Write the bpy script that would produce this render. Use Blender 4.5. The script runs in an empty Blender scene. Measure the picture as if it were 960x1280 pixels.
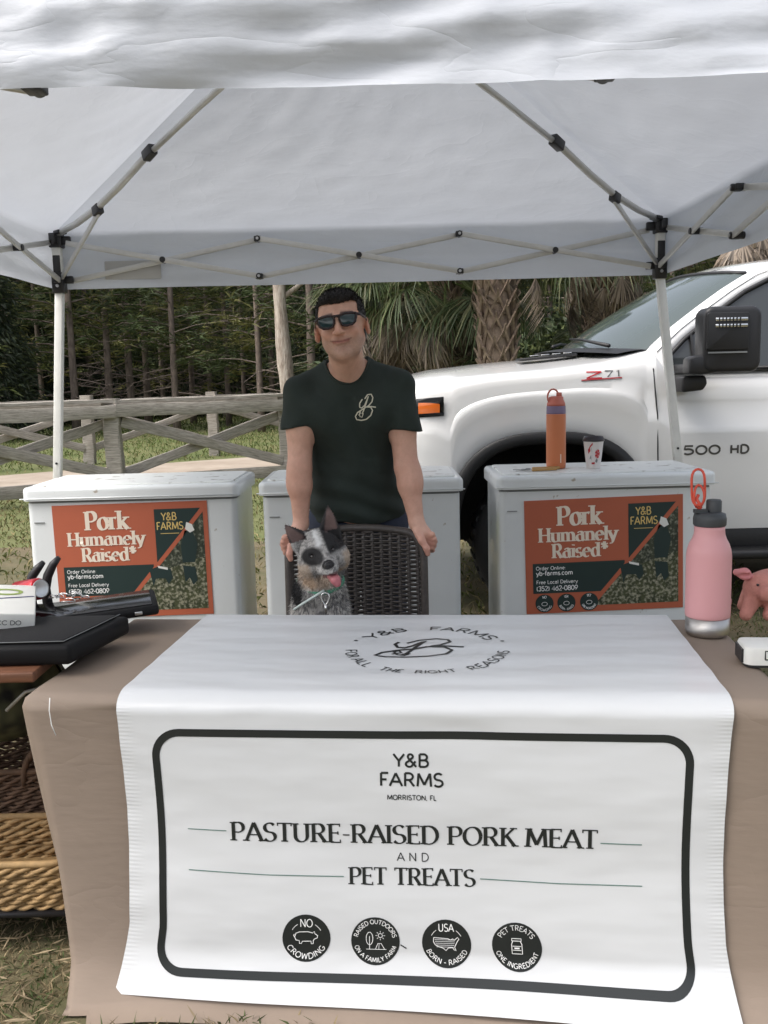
import bpy, bmesh, math, random
import numpy as np
from mathutils import Vector, Matrix, Euler
C = bpy.context; S = C.scene; COL = S.collection
random.seed(7); RNG = np.random.default_rng(7)
R = math.radians

# ------------------------------------------------------------------ camera, world, sun, exposure
cam_d = bpy.data.cameras.new('camera'); cam = bpy.data.objects.new('camera', cam_d); COL.objects.link(cam)
cam_d.sensor_fit = 'VERTICAL'; cam_d.sensor_height = 32.0; cam_d.sensor_width = 24.0
cam_d.lens = 1172.0 / 1280.0 * 32.0
cam_d.clip_start = 0.05; cam_d.clip_end = 2000
p_, r_ = R(8.06), R(1.4)
F_ = Vector((0, math.cos(p_), -math.sin(p_))); R0 = Vector((1, 0, 0)); U0 = R0.cross(F_)
RR = math.cos(r_) * R0 - math.sin(r_) * U0; UU = math.sin(r_) * R0 + math.cos(r_) * U0
M = Matrix((RR, UU, -F_)).transposed().to_4x4(); M.translation = Vector((0, 0, 1.484))
cam.matrix_world = M
S.camera = cam
W = bpy.data.worlds.new('World'); S.world = W; W.use_nodes = True
nt = W.node_tree; bg = nt.nodes['Background']
sky = nt.nodes.new('ShaderNodeTexSky'); sky.sky_type = 'NISHITA'; sky.sun_disc = False
SUN_EL, SUN_AZ = R(57), R(243)          # high, behind and left of the camera (azimuth clockwise from +Y)
sky.sun_elevation = SUN_EL; sky.sun_rotation = SUN_AZ
sky.air_density = 1.0; sky.dust_density = 6.0; sky.ozone_density = 1.0
hs = nt.nodes.new('ShaderNodeHueSaturation'); hs.inputs['Saturation'].default_value = 0.45
nt.links.new(sky.outputs[0], hs.inputs['Color']); nt.links.new(hs.outputs[0], bg.inputs['Color'])
bg.inputs['Strength'].default_value = 0.15
sun_d = bpy.data.lights.new('sun', 'SUN'); sun = bpy.data.objects.new('sun', sun_d); COL.objects.link(sun)
sun_d.energy = .5; sun_d.angle = R(35); sun_d.color = (1.0, 0.98, 0.95)
sv = Vector((math.sin(SUN_AZ) * math.cos(SUN_EL), math.cos(SUN_AZ) * math.cos(SUN_EL), math.sin(SUN_EL)))
sun.rotation_euler = sv.to_track_quat('Z', 'Y').to_euler(); sun.location = (0, 0, 30)
S.view_settings.view_transform = 'Standard'; S.view_settings.look = 'None'
S.view_settings.exposure = 1.08; S.view_settings.gamma = 1.0
S.render.engine = 'CYCLES'
S.cycles.use_denoising = True
S.cycles.max_bounces = 8; S.cycles.transparent_max_bounces = 8
S.cycles.sample_clamp_indirect = 6.0

# ------------------------------------------------------------------ materials
def mat(name, col=(.5, .5, .5), rough=.6, metal=0., var=0., vscale=8., col2=None, bump=0., bscale=40., coat=0.,
        spec=None, attr=None, transl=0., wear=None, stretch=None, detail=6., ridge=None):
    m = bpy.data.materials.new(name); m.use_nodes = True; t = m.node_tree; N = t.nodes; L = t.links
    b = N['Principled BSDF']
    b.inputs['Roughness'].default_value = rough; b.inputs['Metallic'].default_value = metal
    if coat: b.inputs['Coat Weight'].default_value = coat; b.inputs['Coat Roughness'].default_value = .06
    if spec is not None: b.inputs['Specular IOR Level'].default_value = spec
    tc = N.new('ShaderNodeTexCoord'); vec = tc.outputs['Object']
    if stretch:
        mp = N.new('ShaderNodeMapping'); mp.inputs['Scale'].default_value = stretch
        L.new(vec, mp.inputs['Vector']); vec = mp.outputs[0]
    out = None
    if attr:
        a = N.new('ShaderNodeAttribute'); a.attribute_name = attr; out = a.outputs['Color']
    else:
        rgb = N.new('ShaderNodeRGB'); rgb.outputs[0].default_value = (*col, 1); out = rgb.outputs[0]
    if var or col2:
        n = N.new('ShaderNodeTexNoise'); n.inputs['Scale'].default_value = vscale; n.inputs['Detail'].default_value = detail
        n.inputs['Roughness'].default_value = .65
        L.new(vec, n.inputs['Vector'])
        rp = N.new('ShaderNodeMapRange'); rp.inputs['From Min'].default_value = .33; rp.inputs['From Max'].default_value = .67
        L.new(n.outputs['Fac'], rp.inputs['Value'])
        mx = N.new('ShaderNodeMix'); mx.data_type = 'RGBA'
        L.new(rp.outputs[0], mx.inputs['Factor']); L.new(out, mx.inputs['A'])
        if col2: mx.inputs['B'].default_value = (*col2, 1)
        else:
            hv = N.new('ShaderNodeHueSaturation'); hv.inputs['Value'].default_value = 1 - var
            L.new(out, hv.inputs['Color']); L.new(hv.outputs[0], mx.inputs['B'])
        out = mx.outputs['Result']
    if wear:   # (colour, scale, low, high): worn patches with a shape of their own
        n = N.new('ShaderNodeTexNoise'); n.inputs['Scale'].default_value = wear[1]; n.inputs['Detail'].default_value = 8
        L.new(tc.outputs['Object'], n.inputs['Vector'])
        rp = N.new('ShaderNodeMapRange'); rp.inputs['From Min'].default_value = wear[2]; rp.inputs['From Max'].default_value = wear[3]
        L.new(n.outputs['Fac'], rp.inputs['Value'])
        mx = N.new('ShaderNodeMix'); mx.data_type = 'RGBA'
        L.new(rp.outputs[0], mx.inputs['Factor']); L.new(out, mx.inputs['A']); mx.inputs['B'].default_value = (*wear[0], 1)
        out = mx.outputs['Result']
    L.new(out, b.inputs['Base Color'])
    if bump:
        n = N.new('ShaderNodeTexNoise'); n.inputs['Scale'].default_value = bscale; n.inputs['Detail'].default_value = 5
        L.new(vec, n.inputs['Vector'])
        bp = N.new('ShaderNodeBump'); bp.inputs['Strength'].default_value = min(1, bump); bp.inputs['Distance'].default_value = .004 if bump <= 1 else .004 * bump
        L.new(n.outputs['Fac'], bp.inputs['Height']); L.new(bp.outputs[0], b.inputs['Normal'])
    if ridge:      # crisp crease lines: (scale, strength, stretch)
        mp2 = N.new('ShaderNodeMapping'); mp2.inputs['Scale'].default_value = ridge[2]; L.new(tc.outputs['Object'], mp2.inputs['Vector'])
        n2 = N.new('ShaderNodeTexNoise'); n2.inputs['Scale'].default_value = ridge[0]; n2.inputs['Detail'].default_value = 3; n2.inputs['Distortion'].default_value = .6
        L.new(mp2.outputs[0], n2.inputs['Vector'])
        s2 = N.new('ShaderNodeMath'); s2.operation = 'SUBTRACT'; L.new(n2.outputs['Fac'], s2.inputs[0]); s2.inputs[1].default_value = .5
        a2 = N.new('ShaderNodeMath'); a2.operation = 'ABSOLUTE'; L.new(s2.outputs[0], a2.inputs[0])
        p2 = N.new('ShaderNodeMath'); p2.operation = 'POWER'; L.new(a2.outputs[0], p2.inputs[0]); p2.inputs[1].default_value = .55
        b2 = N.new('ShaderNodeBump'); b2.inputs['Strength'].default_value = ridge[1]; b2.inputs['Distance'].default_value = .012
        L.new(p2.outputs[0], b2.inputs['Height'])
        if bump: L.new(bp.outputs[0], b2.inputs['Normal'])
        L.new(b2.outputs[0], b.inputs['Normal']); bp = b2; bump = 1
    if transl:
        tr = N.new('ShaderNodeBsdfTranslucent'); L.new(out, tr.inputs['Color'])
        ms = N.new('ShaderNodeMixShader'); ms.inputs[0].default_value = transl
        o = N['Material Output']; L.new(b.outputs[0], ms.inputs[1]); L.new(tr.outputs[0], ms.inputs[2]); L.new(ms.outputs[0], o.inputs['Surface'])
        if bump: L.new(bp.outputs[0], tr.inputs['Normal'])
    return m

MT = {}
def mk(k, **kw): MT[k] = mat(k, **kw)
mk('canopy_fabric', col=(.60, .63, .68), rough=.5, var=.05, vscale=3, bump=.4, bscale=18, transl=.27, stretch=(1, 1, 2.5), ridge=(3.0, .28, (1, 1.3, 3.0)))
mk('frame_steel', col=(.62, .62, .60), rough=.38, metal=.35, var=.12, vscale=14)
mk('pole_paint', col=(.74, .74, .70), rough=.4, var=.12, vscale=9, bump=.2, bscale=60)
mk('black_plastic', col=(.018, .018, .02), rough=.42, bump=.2, bscale=200)
mk('bolt_metal', col=(.5, .5, .5), rough=.3, metal=1.)
mk('cloth_taupe', col=(.250, .195, .152), rough=.75, var=.08, vscale=4, bump=.25, bscale=14, stretch=(1, 1, 4), ridge=(2.2, .22, (1, 1, 2.2)))
mk('banner_vinyl', col=(.62, .635, .645), rough=.36, spec=.5)
mk('print_black', col=(.014, .017, .017), rough=.4)
mk('print_green', col=(.10, .19, .16), rough=.4)
mk('print_white', col=(.82, .83, .82), rough=.4)
mk('freezer_paint', col=(.72, .75, .755), rough=.28, var=.06, vscale=4, coat=.3, wear=((.40, .36, .30), 26, .68, .74))
mk('freezer_top', col=(.74, .76, .74), rough=.35, var=.08, vscale=6, wear=((.22, .19, .16), 16, .60, .68))
mk('pocket_grey', col=(.45, .45, .44), rough=.6)
mk('seal_grey', col=(.22, .23, .23), rough=.6)
mk('poster_orange', col=(.45, .115, .058), rough=.5, var=.06, vscale=5)
mk('poster_dark', col=(.012, .030, .028), rough=.5)
mk('poster_cream', col=(.80, .70, .58), rough=.5)
mk('poster_yellow', col=(.66, .48, .17), rough=.5)
mk('truck_paint', col=(.78, .78, .77), rough=.22, coat=1., var=.02, vscale=2)
mk('case_black', col=(.006, .006, .007), rough=.6, spec=.25)
mk('truck_black', col=(.012, .012, .013), rough=.5, bump=.3, bscale=150)
mk('gloss_black', col=(.01, .01, .011), rough=.12)
mk('rubber', col=(.015, .015, .016), rough=.8, bump=.4, bscale=80)
mk('chrome', col=(.7, .7, .7), rough=.12, metal=1.)
mk('amber_lens', col=(.75, .16, .02), rough=.15, coat=.6)
mk('red_print', col=(.5, .02, .03), rough=.35)
mk('tint_glass', col=(.035, .04, .042), rough=.06, coat=.4)
mk('screen_glass', col=(.06, .078, .075), rough=.05, coat=.5)
mk('grey_badge', col=(.10, .10, .10), rough=.3, metal=.5)
mk('skin', attr='Col', rough=.5, var=.10, vscale=45, bump=.25, bscale=220)
mk('shirt', col=(.022, .034, .029), rough=.85, var=.2, vscale=7, bump=.3, bscale=300)
mk('denim', col=(.03, .04, .07), rough=.85, var=.2, vscale=30)
mk('hair', col=(.012, .009, .010), rough=.5, var=.3, vscale=60, bump=.6, bscale=160)
mk('sunglass_frame', col=(.02, .008, .012), rough=.2)
mk('sunglass_lens', col=(.025, .05, .058), rough=.07, coat=.7)
mk('thread_cream', col=(.62, .60, .48), rough=.7)
mk('dog_coat', attr='Col', rough=.75, bump=.5, bscale=160)
mk('dog_nose', col=(.012, .011, .012), rough=.3, bump=.4, bscale=200)
mk('dog_eye', col=(.015, .009, .006), rough=.06, coat=1.)
mk('tongue', col=(.52, .17, .19), rough=.35, var=.1, vscale=60)
mk('leash', col=(.10, .34, .22), rough=.7, var=.2, vscale=90)
mk('leash_white', col=(.62, .70, .66), rough=.6)
mk('wicker', col=(.085, .073, .066), rough=.42, var=.35, vscale=60)
mk('black_foam', col=(.009, .009, .010), rough=.95, bump=.4, bscale=250)
mk('wood_edge', col=(.20, .085, .045), rough=.5, var=.4, vscale=6, stretch=(1, 12, 12))
mk('basket_tan', col=(.42, .27, .12), rough=.75, var=.45, vscale=30)
mk('basket_brown', col=(.15, .085, .05), rough=.8, var=.45, vscale=30)
mk('paper_white', col=(.74, .74, .70), rough=.6, var=.05, vscale=20)
mk('print_blue', col=(.03, .03, .12), rough=.5)
mk('print_lime', col=(.25, .33, .08), rough=.5)
mk('can_red', col=(.45, .02, .03), rough=.3, metal=.4)
mk('aluminium', col=(.6, .6, .6), rough=.3, metal=1.)
mk('silver_wire', col=(.75, .75, .73), rough=.25, metal=.9)
mk('bottle_orange', col=(.62, .20, .085), rough=.4)
mk('bottle_coral', col=(.60, .17, .12), rough=.4)
mk('bottle_violet', col=(.22, .17, .28), rough=.45)
mk('cup_white', col=(.74, .70, .68), rough=.5)
mk('cup_black', col=(.02, .015, .02), rough=.35)
mk('key_brass', col=(.45, .27, .10), rough=.4, metal=.5)
mk('bottle_pink', col=(.72, .36, .37), rough=.42)
mk('brushed_steel', col=(.50, .48, .46), rough=.33, metal=1., bump=.2, bscale=60, stretch=(1, 1, 12))
mk('cap_grey', col=(.055, .06, .065), rough=.5)
mk('strap_coral', col=(.75, .10, .06), rough=.4)
mk('pig_plush', col=(.62, .27, .22), rough=.9, var=.18, vscale=25, bump=.9, bscale=120)
mk('pig_ear', col=(.66, .26, .26), rough=.85)
mk('jar_glass', col=(.60, .33, .33), rough=.2, coat=.5)
mk('camo', col=(.012, .012, .012), col2=(.16, .17, .09), rough=.9, vscale=14, detail=1)
mk('weathered_wood', col=(.42, .385, .335), rough=.85, col2=(.19, .17, .145), vscale=3.0, bump=1., bscale=9, stretch=(2.2, 22, 22))
mk('weathered_post', col=(.42, .385, .335), rough=.85, col2=(.19, .17, .145), vscale=3.0, bump=1., bscale=9, stretch=(22, 22, 2.2))
mk('bark_pine', col=(.23, .18, .15), rough=.95, col2=(.10, .08, .07), vscale=6, bump=1.5, bscale=14, stretch=(3, 3, .8))
mk('bark_pale', col=(.46, .41, .35), rough=.9, col2=(.17, .13, .10), vscale=5, bump=2.5, bscale=14, stretch=(4, 4, .9), ridge=(5, .8, (3, 3, .8)))
mk('needle', attr='Col', rough=.75, transl=.25)
mk('leafy', attr='Col', rough=.7, transl=.2)
mk('palm_green', attr='Col', rough=.55, transl=.2)
mk('palm_boot', col=(.30, .23, .17), rough=.9, col2=(.13, .09, .07), vscale=9, bump=1, bscale=25)
mk('grass_blade', attr='Col', rough=.8, transl=.25)
mk('soil_grass', col=(.075, .078, .032), rough=.95, col2=(.15, .115, .068), vscale=2.2, bump=2, bscale=30)
mk('field_grass', col=(.085, .115, .030), rough=.95, col2=(.14, .14, .055), vscale=.7, bump=2, bscale=12)
mk('sand', col=(.38, .32, .26), rough=.95, col2=(.27, .22, .17), vscale=1.4, bump=1.5, bscale=14)

# banner: scalloped edge ripples and soft shine come from a bump along the edges (UV in metres)
def banner_material():
    m = MT['banner_vinyl']; t = m.node_tree; N = t.nodes; L = t.links; b = N['Principled BSDF']
    uv = N.new('ShaderNodeUVMap'); sx = N.new('ShaderNodeSeparateXYZ'); L.new(uv.outputs[0], sx.inputs[0])
    def math_(op, a, c=None):
        n = N.new('ShaderNodeMath'); n.operation = op
        for i, v in enumerate((a, c)):
            if v is None: continue
            if isinstance(v, (int, float)): n.inputs[i].default_value = v
            else: L.new(v, n.inputs[i])
        return n.outputs[0]
    d = math_('ABSOLUTE', math_('SUBTRACT', sx.outputs[0], .715))
    mask = N.new('ShaderNodeMapRange'); mask.inputs['From Min'].default_value = .672; mask.inputs['From Max'].default_value = .70
    L.new(d, mask.inputs['Value'])
    w = math_('SINE', math_('MULTIPLY', sx.outputs[1], 640))
    h = math_('MULTIPLY', w, mask.outputs[0])
    ns = N.new('ShaderNodeTexNoise'); ns.inputs['Scale'].default_value = 5; ns.inputs['Detail'].default_value = 1.5
    mp = N.new('ShaderNodeMapping'); mp.inputs['Scale'].default_value = (1, 2.6, 1); L.new(uv.outputs[0], mp.inputs[0]); L.new(mp.outputs[0], ns.inputs['Vector'])
    h2 = math_('ADD', math_('MULTIPLY', h, .035), math_('MULTIPLY', ns.outputs['Fac'], 1.1))
    bp = N.new('ShaderNodeBump'); bp.inputs['Strength'].default_value = .6; bp.inputs['Distance'].default_value = .008
    L.new(h2, bp.inputs['Height']); L.new(bp.outputs[0], b.inputs['Normal'])
banner_material()

# ------------------------------------------------------------------ helpers
def wloc(o):
    v = Vector((0, 0, 0))
    while o is not None: v = v + o.location; o = o.parent
    return v
def tagp(o, label=None, cat=None, group=None, kind=None):
    if label: o['label'] = label
    if cat: o['category'] = cat
    if group: o['group'] = group
    if kind: o['kind'] = kind
    return o
def thing(name, loc, label, cat, group=None, rz=0.):
    o = bpy.data.objects.new(name, None); COL.objects.link(o); o.location = loc; o.rotation_euler = (0, 0, rz)
    o.empty_display_size = .1
    return tagp(o, label, cat, group)
def link(name, me, parent=None, kind=None, label=None):
    o = bpy.data.objects.new(name, me); COL.objects.link(o); o.parent = parent
    return tagp(o, label, kind=kind)
def copy_tree(o, parent=None):
    c = o.copy(); COL.objects.link(c); c.parent = parent
    for ch in o.children: copy_tree(ch, c)
    return c

class MB:
    def __init__(s): s.v = []; s.f = []; s.m = []; s.cur = 0
    def add(s, vs, fs):
        n = len(s.v); s.v += [tuple(v) for v in vs]
        for f in fs: s.f.append(tuple(i + n for i in f)); s.m.append(s.cur)
        return s
    def box(s, c, d, rot=None, taper=1.):
        x, y, z = d[0] / 2, d[1] / 2, d[2] / 2
        vs = [Vector((a * x * (taper if k > 0 else 1), b * y * (taper if k > 0 else 1), k * z)) for k in (-1, 1) for b in (-1, 1) for a in (-1, 1)]
        if rot is not None:
            E_ = rot if isinstance(rot, Matrix) else Euler(rot).to_matrix(); vs = [E_ @ v for v in vs]
        c = Vector(c)
        return s.add([v + c for v in vs], [(0, 2, 3, 1), (4, 5, 7, 6), (0, 1, 5, 4), (2, 6, 7, 3), (0, 4, 6, 2), (1, 3, 7, 5)])
    def beam(s, a, b, w, h, up=(0, 0, 1), ends=True):
        a, b = Vector(a), Vector(b); d = (b - a).normalized(); up = Vector(up)
        if abs(d.dot(up)) > .98: up = Vector((0, 1, 0))
        sd = d.cross(up).normalized(); u = sd.cross(d)
        vs = [p + sd * (i * w / 2) + u * (j * h / 2) for p in (a, b) for i, j in ((-1, -1), (1, -1), (1, 1), (-1, 1))]
        return s.add(vs, [(0, 3, 2, 1), (4, 5, 6, 7)] + [(i, (i + 1) % 4, (i + 1) % 4 + 4, i + 4) for i in range(4)])
    def tube(s, pts, r, n=8, cap=True, flat=1., up=(0, 0, 1), closed=False):
        pts = [Vector(p) for p in pts]; k = len(pts)
        rs = [r] * k if isinstance(r, (int, float)) else list(r)
        vs = []; nrm = None
        for i, p in enumerate(pts):
            if closed: d = (pts[(i + 1) % k] - pts[i - 1])
            else: d = pts[min(i + 1, k - 1)] - pts[max(i - 1, 0)]
            if d.length < 1e-9: d = Vector((0, 0, 1))
            d.normalize()
            if nrm is None:
                u = Vector(up)
                if abs(d.dot(u)) > .95: u = Vector((1, 0, 0))
                nrm = (u - d * u.dot(d)).normalized()
            else: nrm = (nrm - d * nrm.dot(d)).normalized()
            b = d.cross(nrm)
            for j in range(n):
                a = 2 * math.pi * j / n
                vs.append(p + (nrm * math.cos(a) * flat + b * math.sin(a)) * rs[i])
        fs = []
        for i in range(k if closed else k - 1):
            i2 = (i + 1) % k
            for j in range(n): fs.append((i * n + j, i * n + (j + 1) % n, i2 * n + (j + 1) % n, i2 * n + j))
        if cap and not closed: fs += [tuple(range(n))[::-1], tuple((k - 1) * n + j for j in range(n))]
        return s.add(vs, fs)
    def lathe(s, prof, c=(0, 0, 0), n=32, cap=True, axis=None):
        c = Vector(c); vs = []
        Q = axis.to_track_quat('Z', 'Y').to_matrix() if axis is not None else None
        for (r, z) in prof:
            for j in range(n):
                a = 2 * math.pi * j / n; p = Vector((r * math.cos(a), r * math.sin(a), z))
                vs.append((Q @ p if Q else p) + c)
        k = len(prof)
        fs = [(i * n + j, i * n + (j + 1) % n, (i + 1) * n + (j + 1) % n, (i + 1) * n + j) for i in range(k - 1) for j in range(n)]
        if cap: fs += [tuple(range(n))[::-1], tuple((k - 1) * n + j for j in range(n))]
        return s.add(vs, fs)
    def grid(s, fn, nu, nv, flip=False):
        vs = [fn(i / nu, j / nv) for j in range(nv + 1) for i in range(nu + 1)]
        fs = []
        for j in range(nv):
            for i in range(nu):
                a = j * (nu + 1) + i; q = (a, a + 1, a + nu + 2, a + nu + 1); fs.append(q[::-1] if flip else q)
        return s.add(vs, fs)
    def prism(s, poly, y0, y1, plane='xz'):
        n = len(poly)
        f = {'xz': lambda a, b, c: (a, c, b), 'xy': lambda a, b, c: (a, b, c), 'yz': lambda a, b, c: (c, a, b)}[plane]
        vs = [f(a, b, y0) for a, b in poly] + [f(a, b, y1) for a, b in poly]
        return s.add(vs, [tuple(range(n)), tuple(range(2 * n - 1, n - 1, -1))] + [(i, i + n, (i + 1) % n + n, (i + 1) % n) for i in range(n)])
    def build(s, name, m, parent=None, smooth=False, bevel=0., local=False, kind=None, label=None, seg=2, solid=0., auto=None, subd=0):
        me = bpy.data.meshes.new(name)
        o0 = wloc(parent) if (parent is not None and not local) else Vector((0, 0, 0))
        me.from_pydata([(v[0] - o0.x, v[1] - o0.y, v[2] - o0.z) for v in s.v], [], s.f)
        for q in (m if isinstance(m, (list, tuple)) else [m]): me.materials.append(MT[q] if isinstance(q, str) else q)
        if isinstance(m, (list, tuple)): me.polygons.foreach_set('material_index', s.m)
        if bevel or auto or not smooth:
            bm = bmesh.new(); bm.from_mesh(me); bmesh.ops.recalc_face_normals(bm, faces=bm.faces)
            if bevel:
                eds = [e for e in bm.edges if len(e.link_faces) == 2 and e.calc_face_angle(0) > .5]
                bmesh.ops.bevel(bm, geom=eds, offset=bevel, segments=seg, affect='EDGES', profile=.5, clamp_overlap=True)
            bm.to_mesh(me); bm.free()
        if smooth or bevel: me.polygons.foreach_set('use_smooth', [True] * len(me.polygons))
        o = link(name, me, parent, kind, label)
        if subd:
            md = o.modifiers.new('sub', 'SUBSURF'); md.levels = md.render_levels = subd
        if solid:
            md = o.modifiers.new('solid', 'SOLIDIFY'); md.thickness = solid; md.offset = 0
        if bevel and smooth is not None:
            try: me.set_sharp_from_angle(angle=R(50))
            except Exception: pass
        elif auto:
            me.polygons.foreach_set('use_smooth', [True] * len(me.polygons)); me.set_sharp_from_angle(angle=R(auto))
        return o

def np_mesh(name, V, Fq, m, col=None, smooth=True, parent=None, kind=None, label=None, nside=4):
    """fast mesh from numpy arrays; col = per-vertex RGB -> attribute 'Col'"""
    me = bpy.data.meshes.new(name); nv, nf = len(V), len(Fq); k = Fq.shape[1]
    me.vertices.add(nv); me.vertices.foreach_set('co', np.asarray(V, np.float32).ravel())
    me.loops.add(nf * k); me.loops.foreach_set('vertex_index', np.asarray(Fq, np.int32).ravel())
    me.polygons.add(nf); me.polygons.foreach_set('loop_start', np.arange(0, nf * k, k, dtype=np.int32))
    me.polygons.foreach_set('use_smooth', np.full(nf, smooth))
    me.update(calc_edges=True)
    if col is not None:
        a = me.color_attributes.new('Col', 'FLOAT_COLOR', 'POINT')
        a.data.foreach_set('color', np.concatenate([col, np.ones((nv, 1))], 1).astype(np.float32).ravel())
    me.materials.append(MT[m] if isinstance(m, str) else m)
    return link(name, me, parent, kind, label)

_LAT = np.random.default_rng(99).uniform(-1, 1, (32, 32, 32))
def cnoise(P, f, seed=0):
    """true lattice noise on (n, 3) points, range -1..1"""
    Q = P * f + seed * 7.31; i = np.floor(Q).astype(int); t = Q - i; t = t * t * (3 - 2 * t); o = 0
    for a in (0, 1):
        for b in (0, 1):
            for c in (0, 1):
                w = (t[:, 0] if a else 1 - t[:, 0]) * (t[:, 1] if b else 1 - t[:, 1]) * (t[:, 2] if c else 1 - t[:, 2])
                o = o + w * _LAT[(i[:, 0] + a) % 32, (i[:, 1] + b) % 32, (i[:, 2] + c) % 32]
    return o
def vnoise(x, y=0., z=0., seed=0):
    """cheap smooth value noise, works on floats or arrays, range about -1..1"""
    s = seed * 1.7
    return (np.sin(x * 1.0 + 1.3 * np.sin(y * 1.1 + s) + s) + np.sin(y * 1.7 + 1.1 * np.sin(z * 1.3 + x * .7 + s * 2) + s * 3)
            + np.sin(z * 1.9 + 1.2 * np.sin(x * 1.5 + y * .6 + s) + s * 5)) / 3

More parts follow.
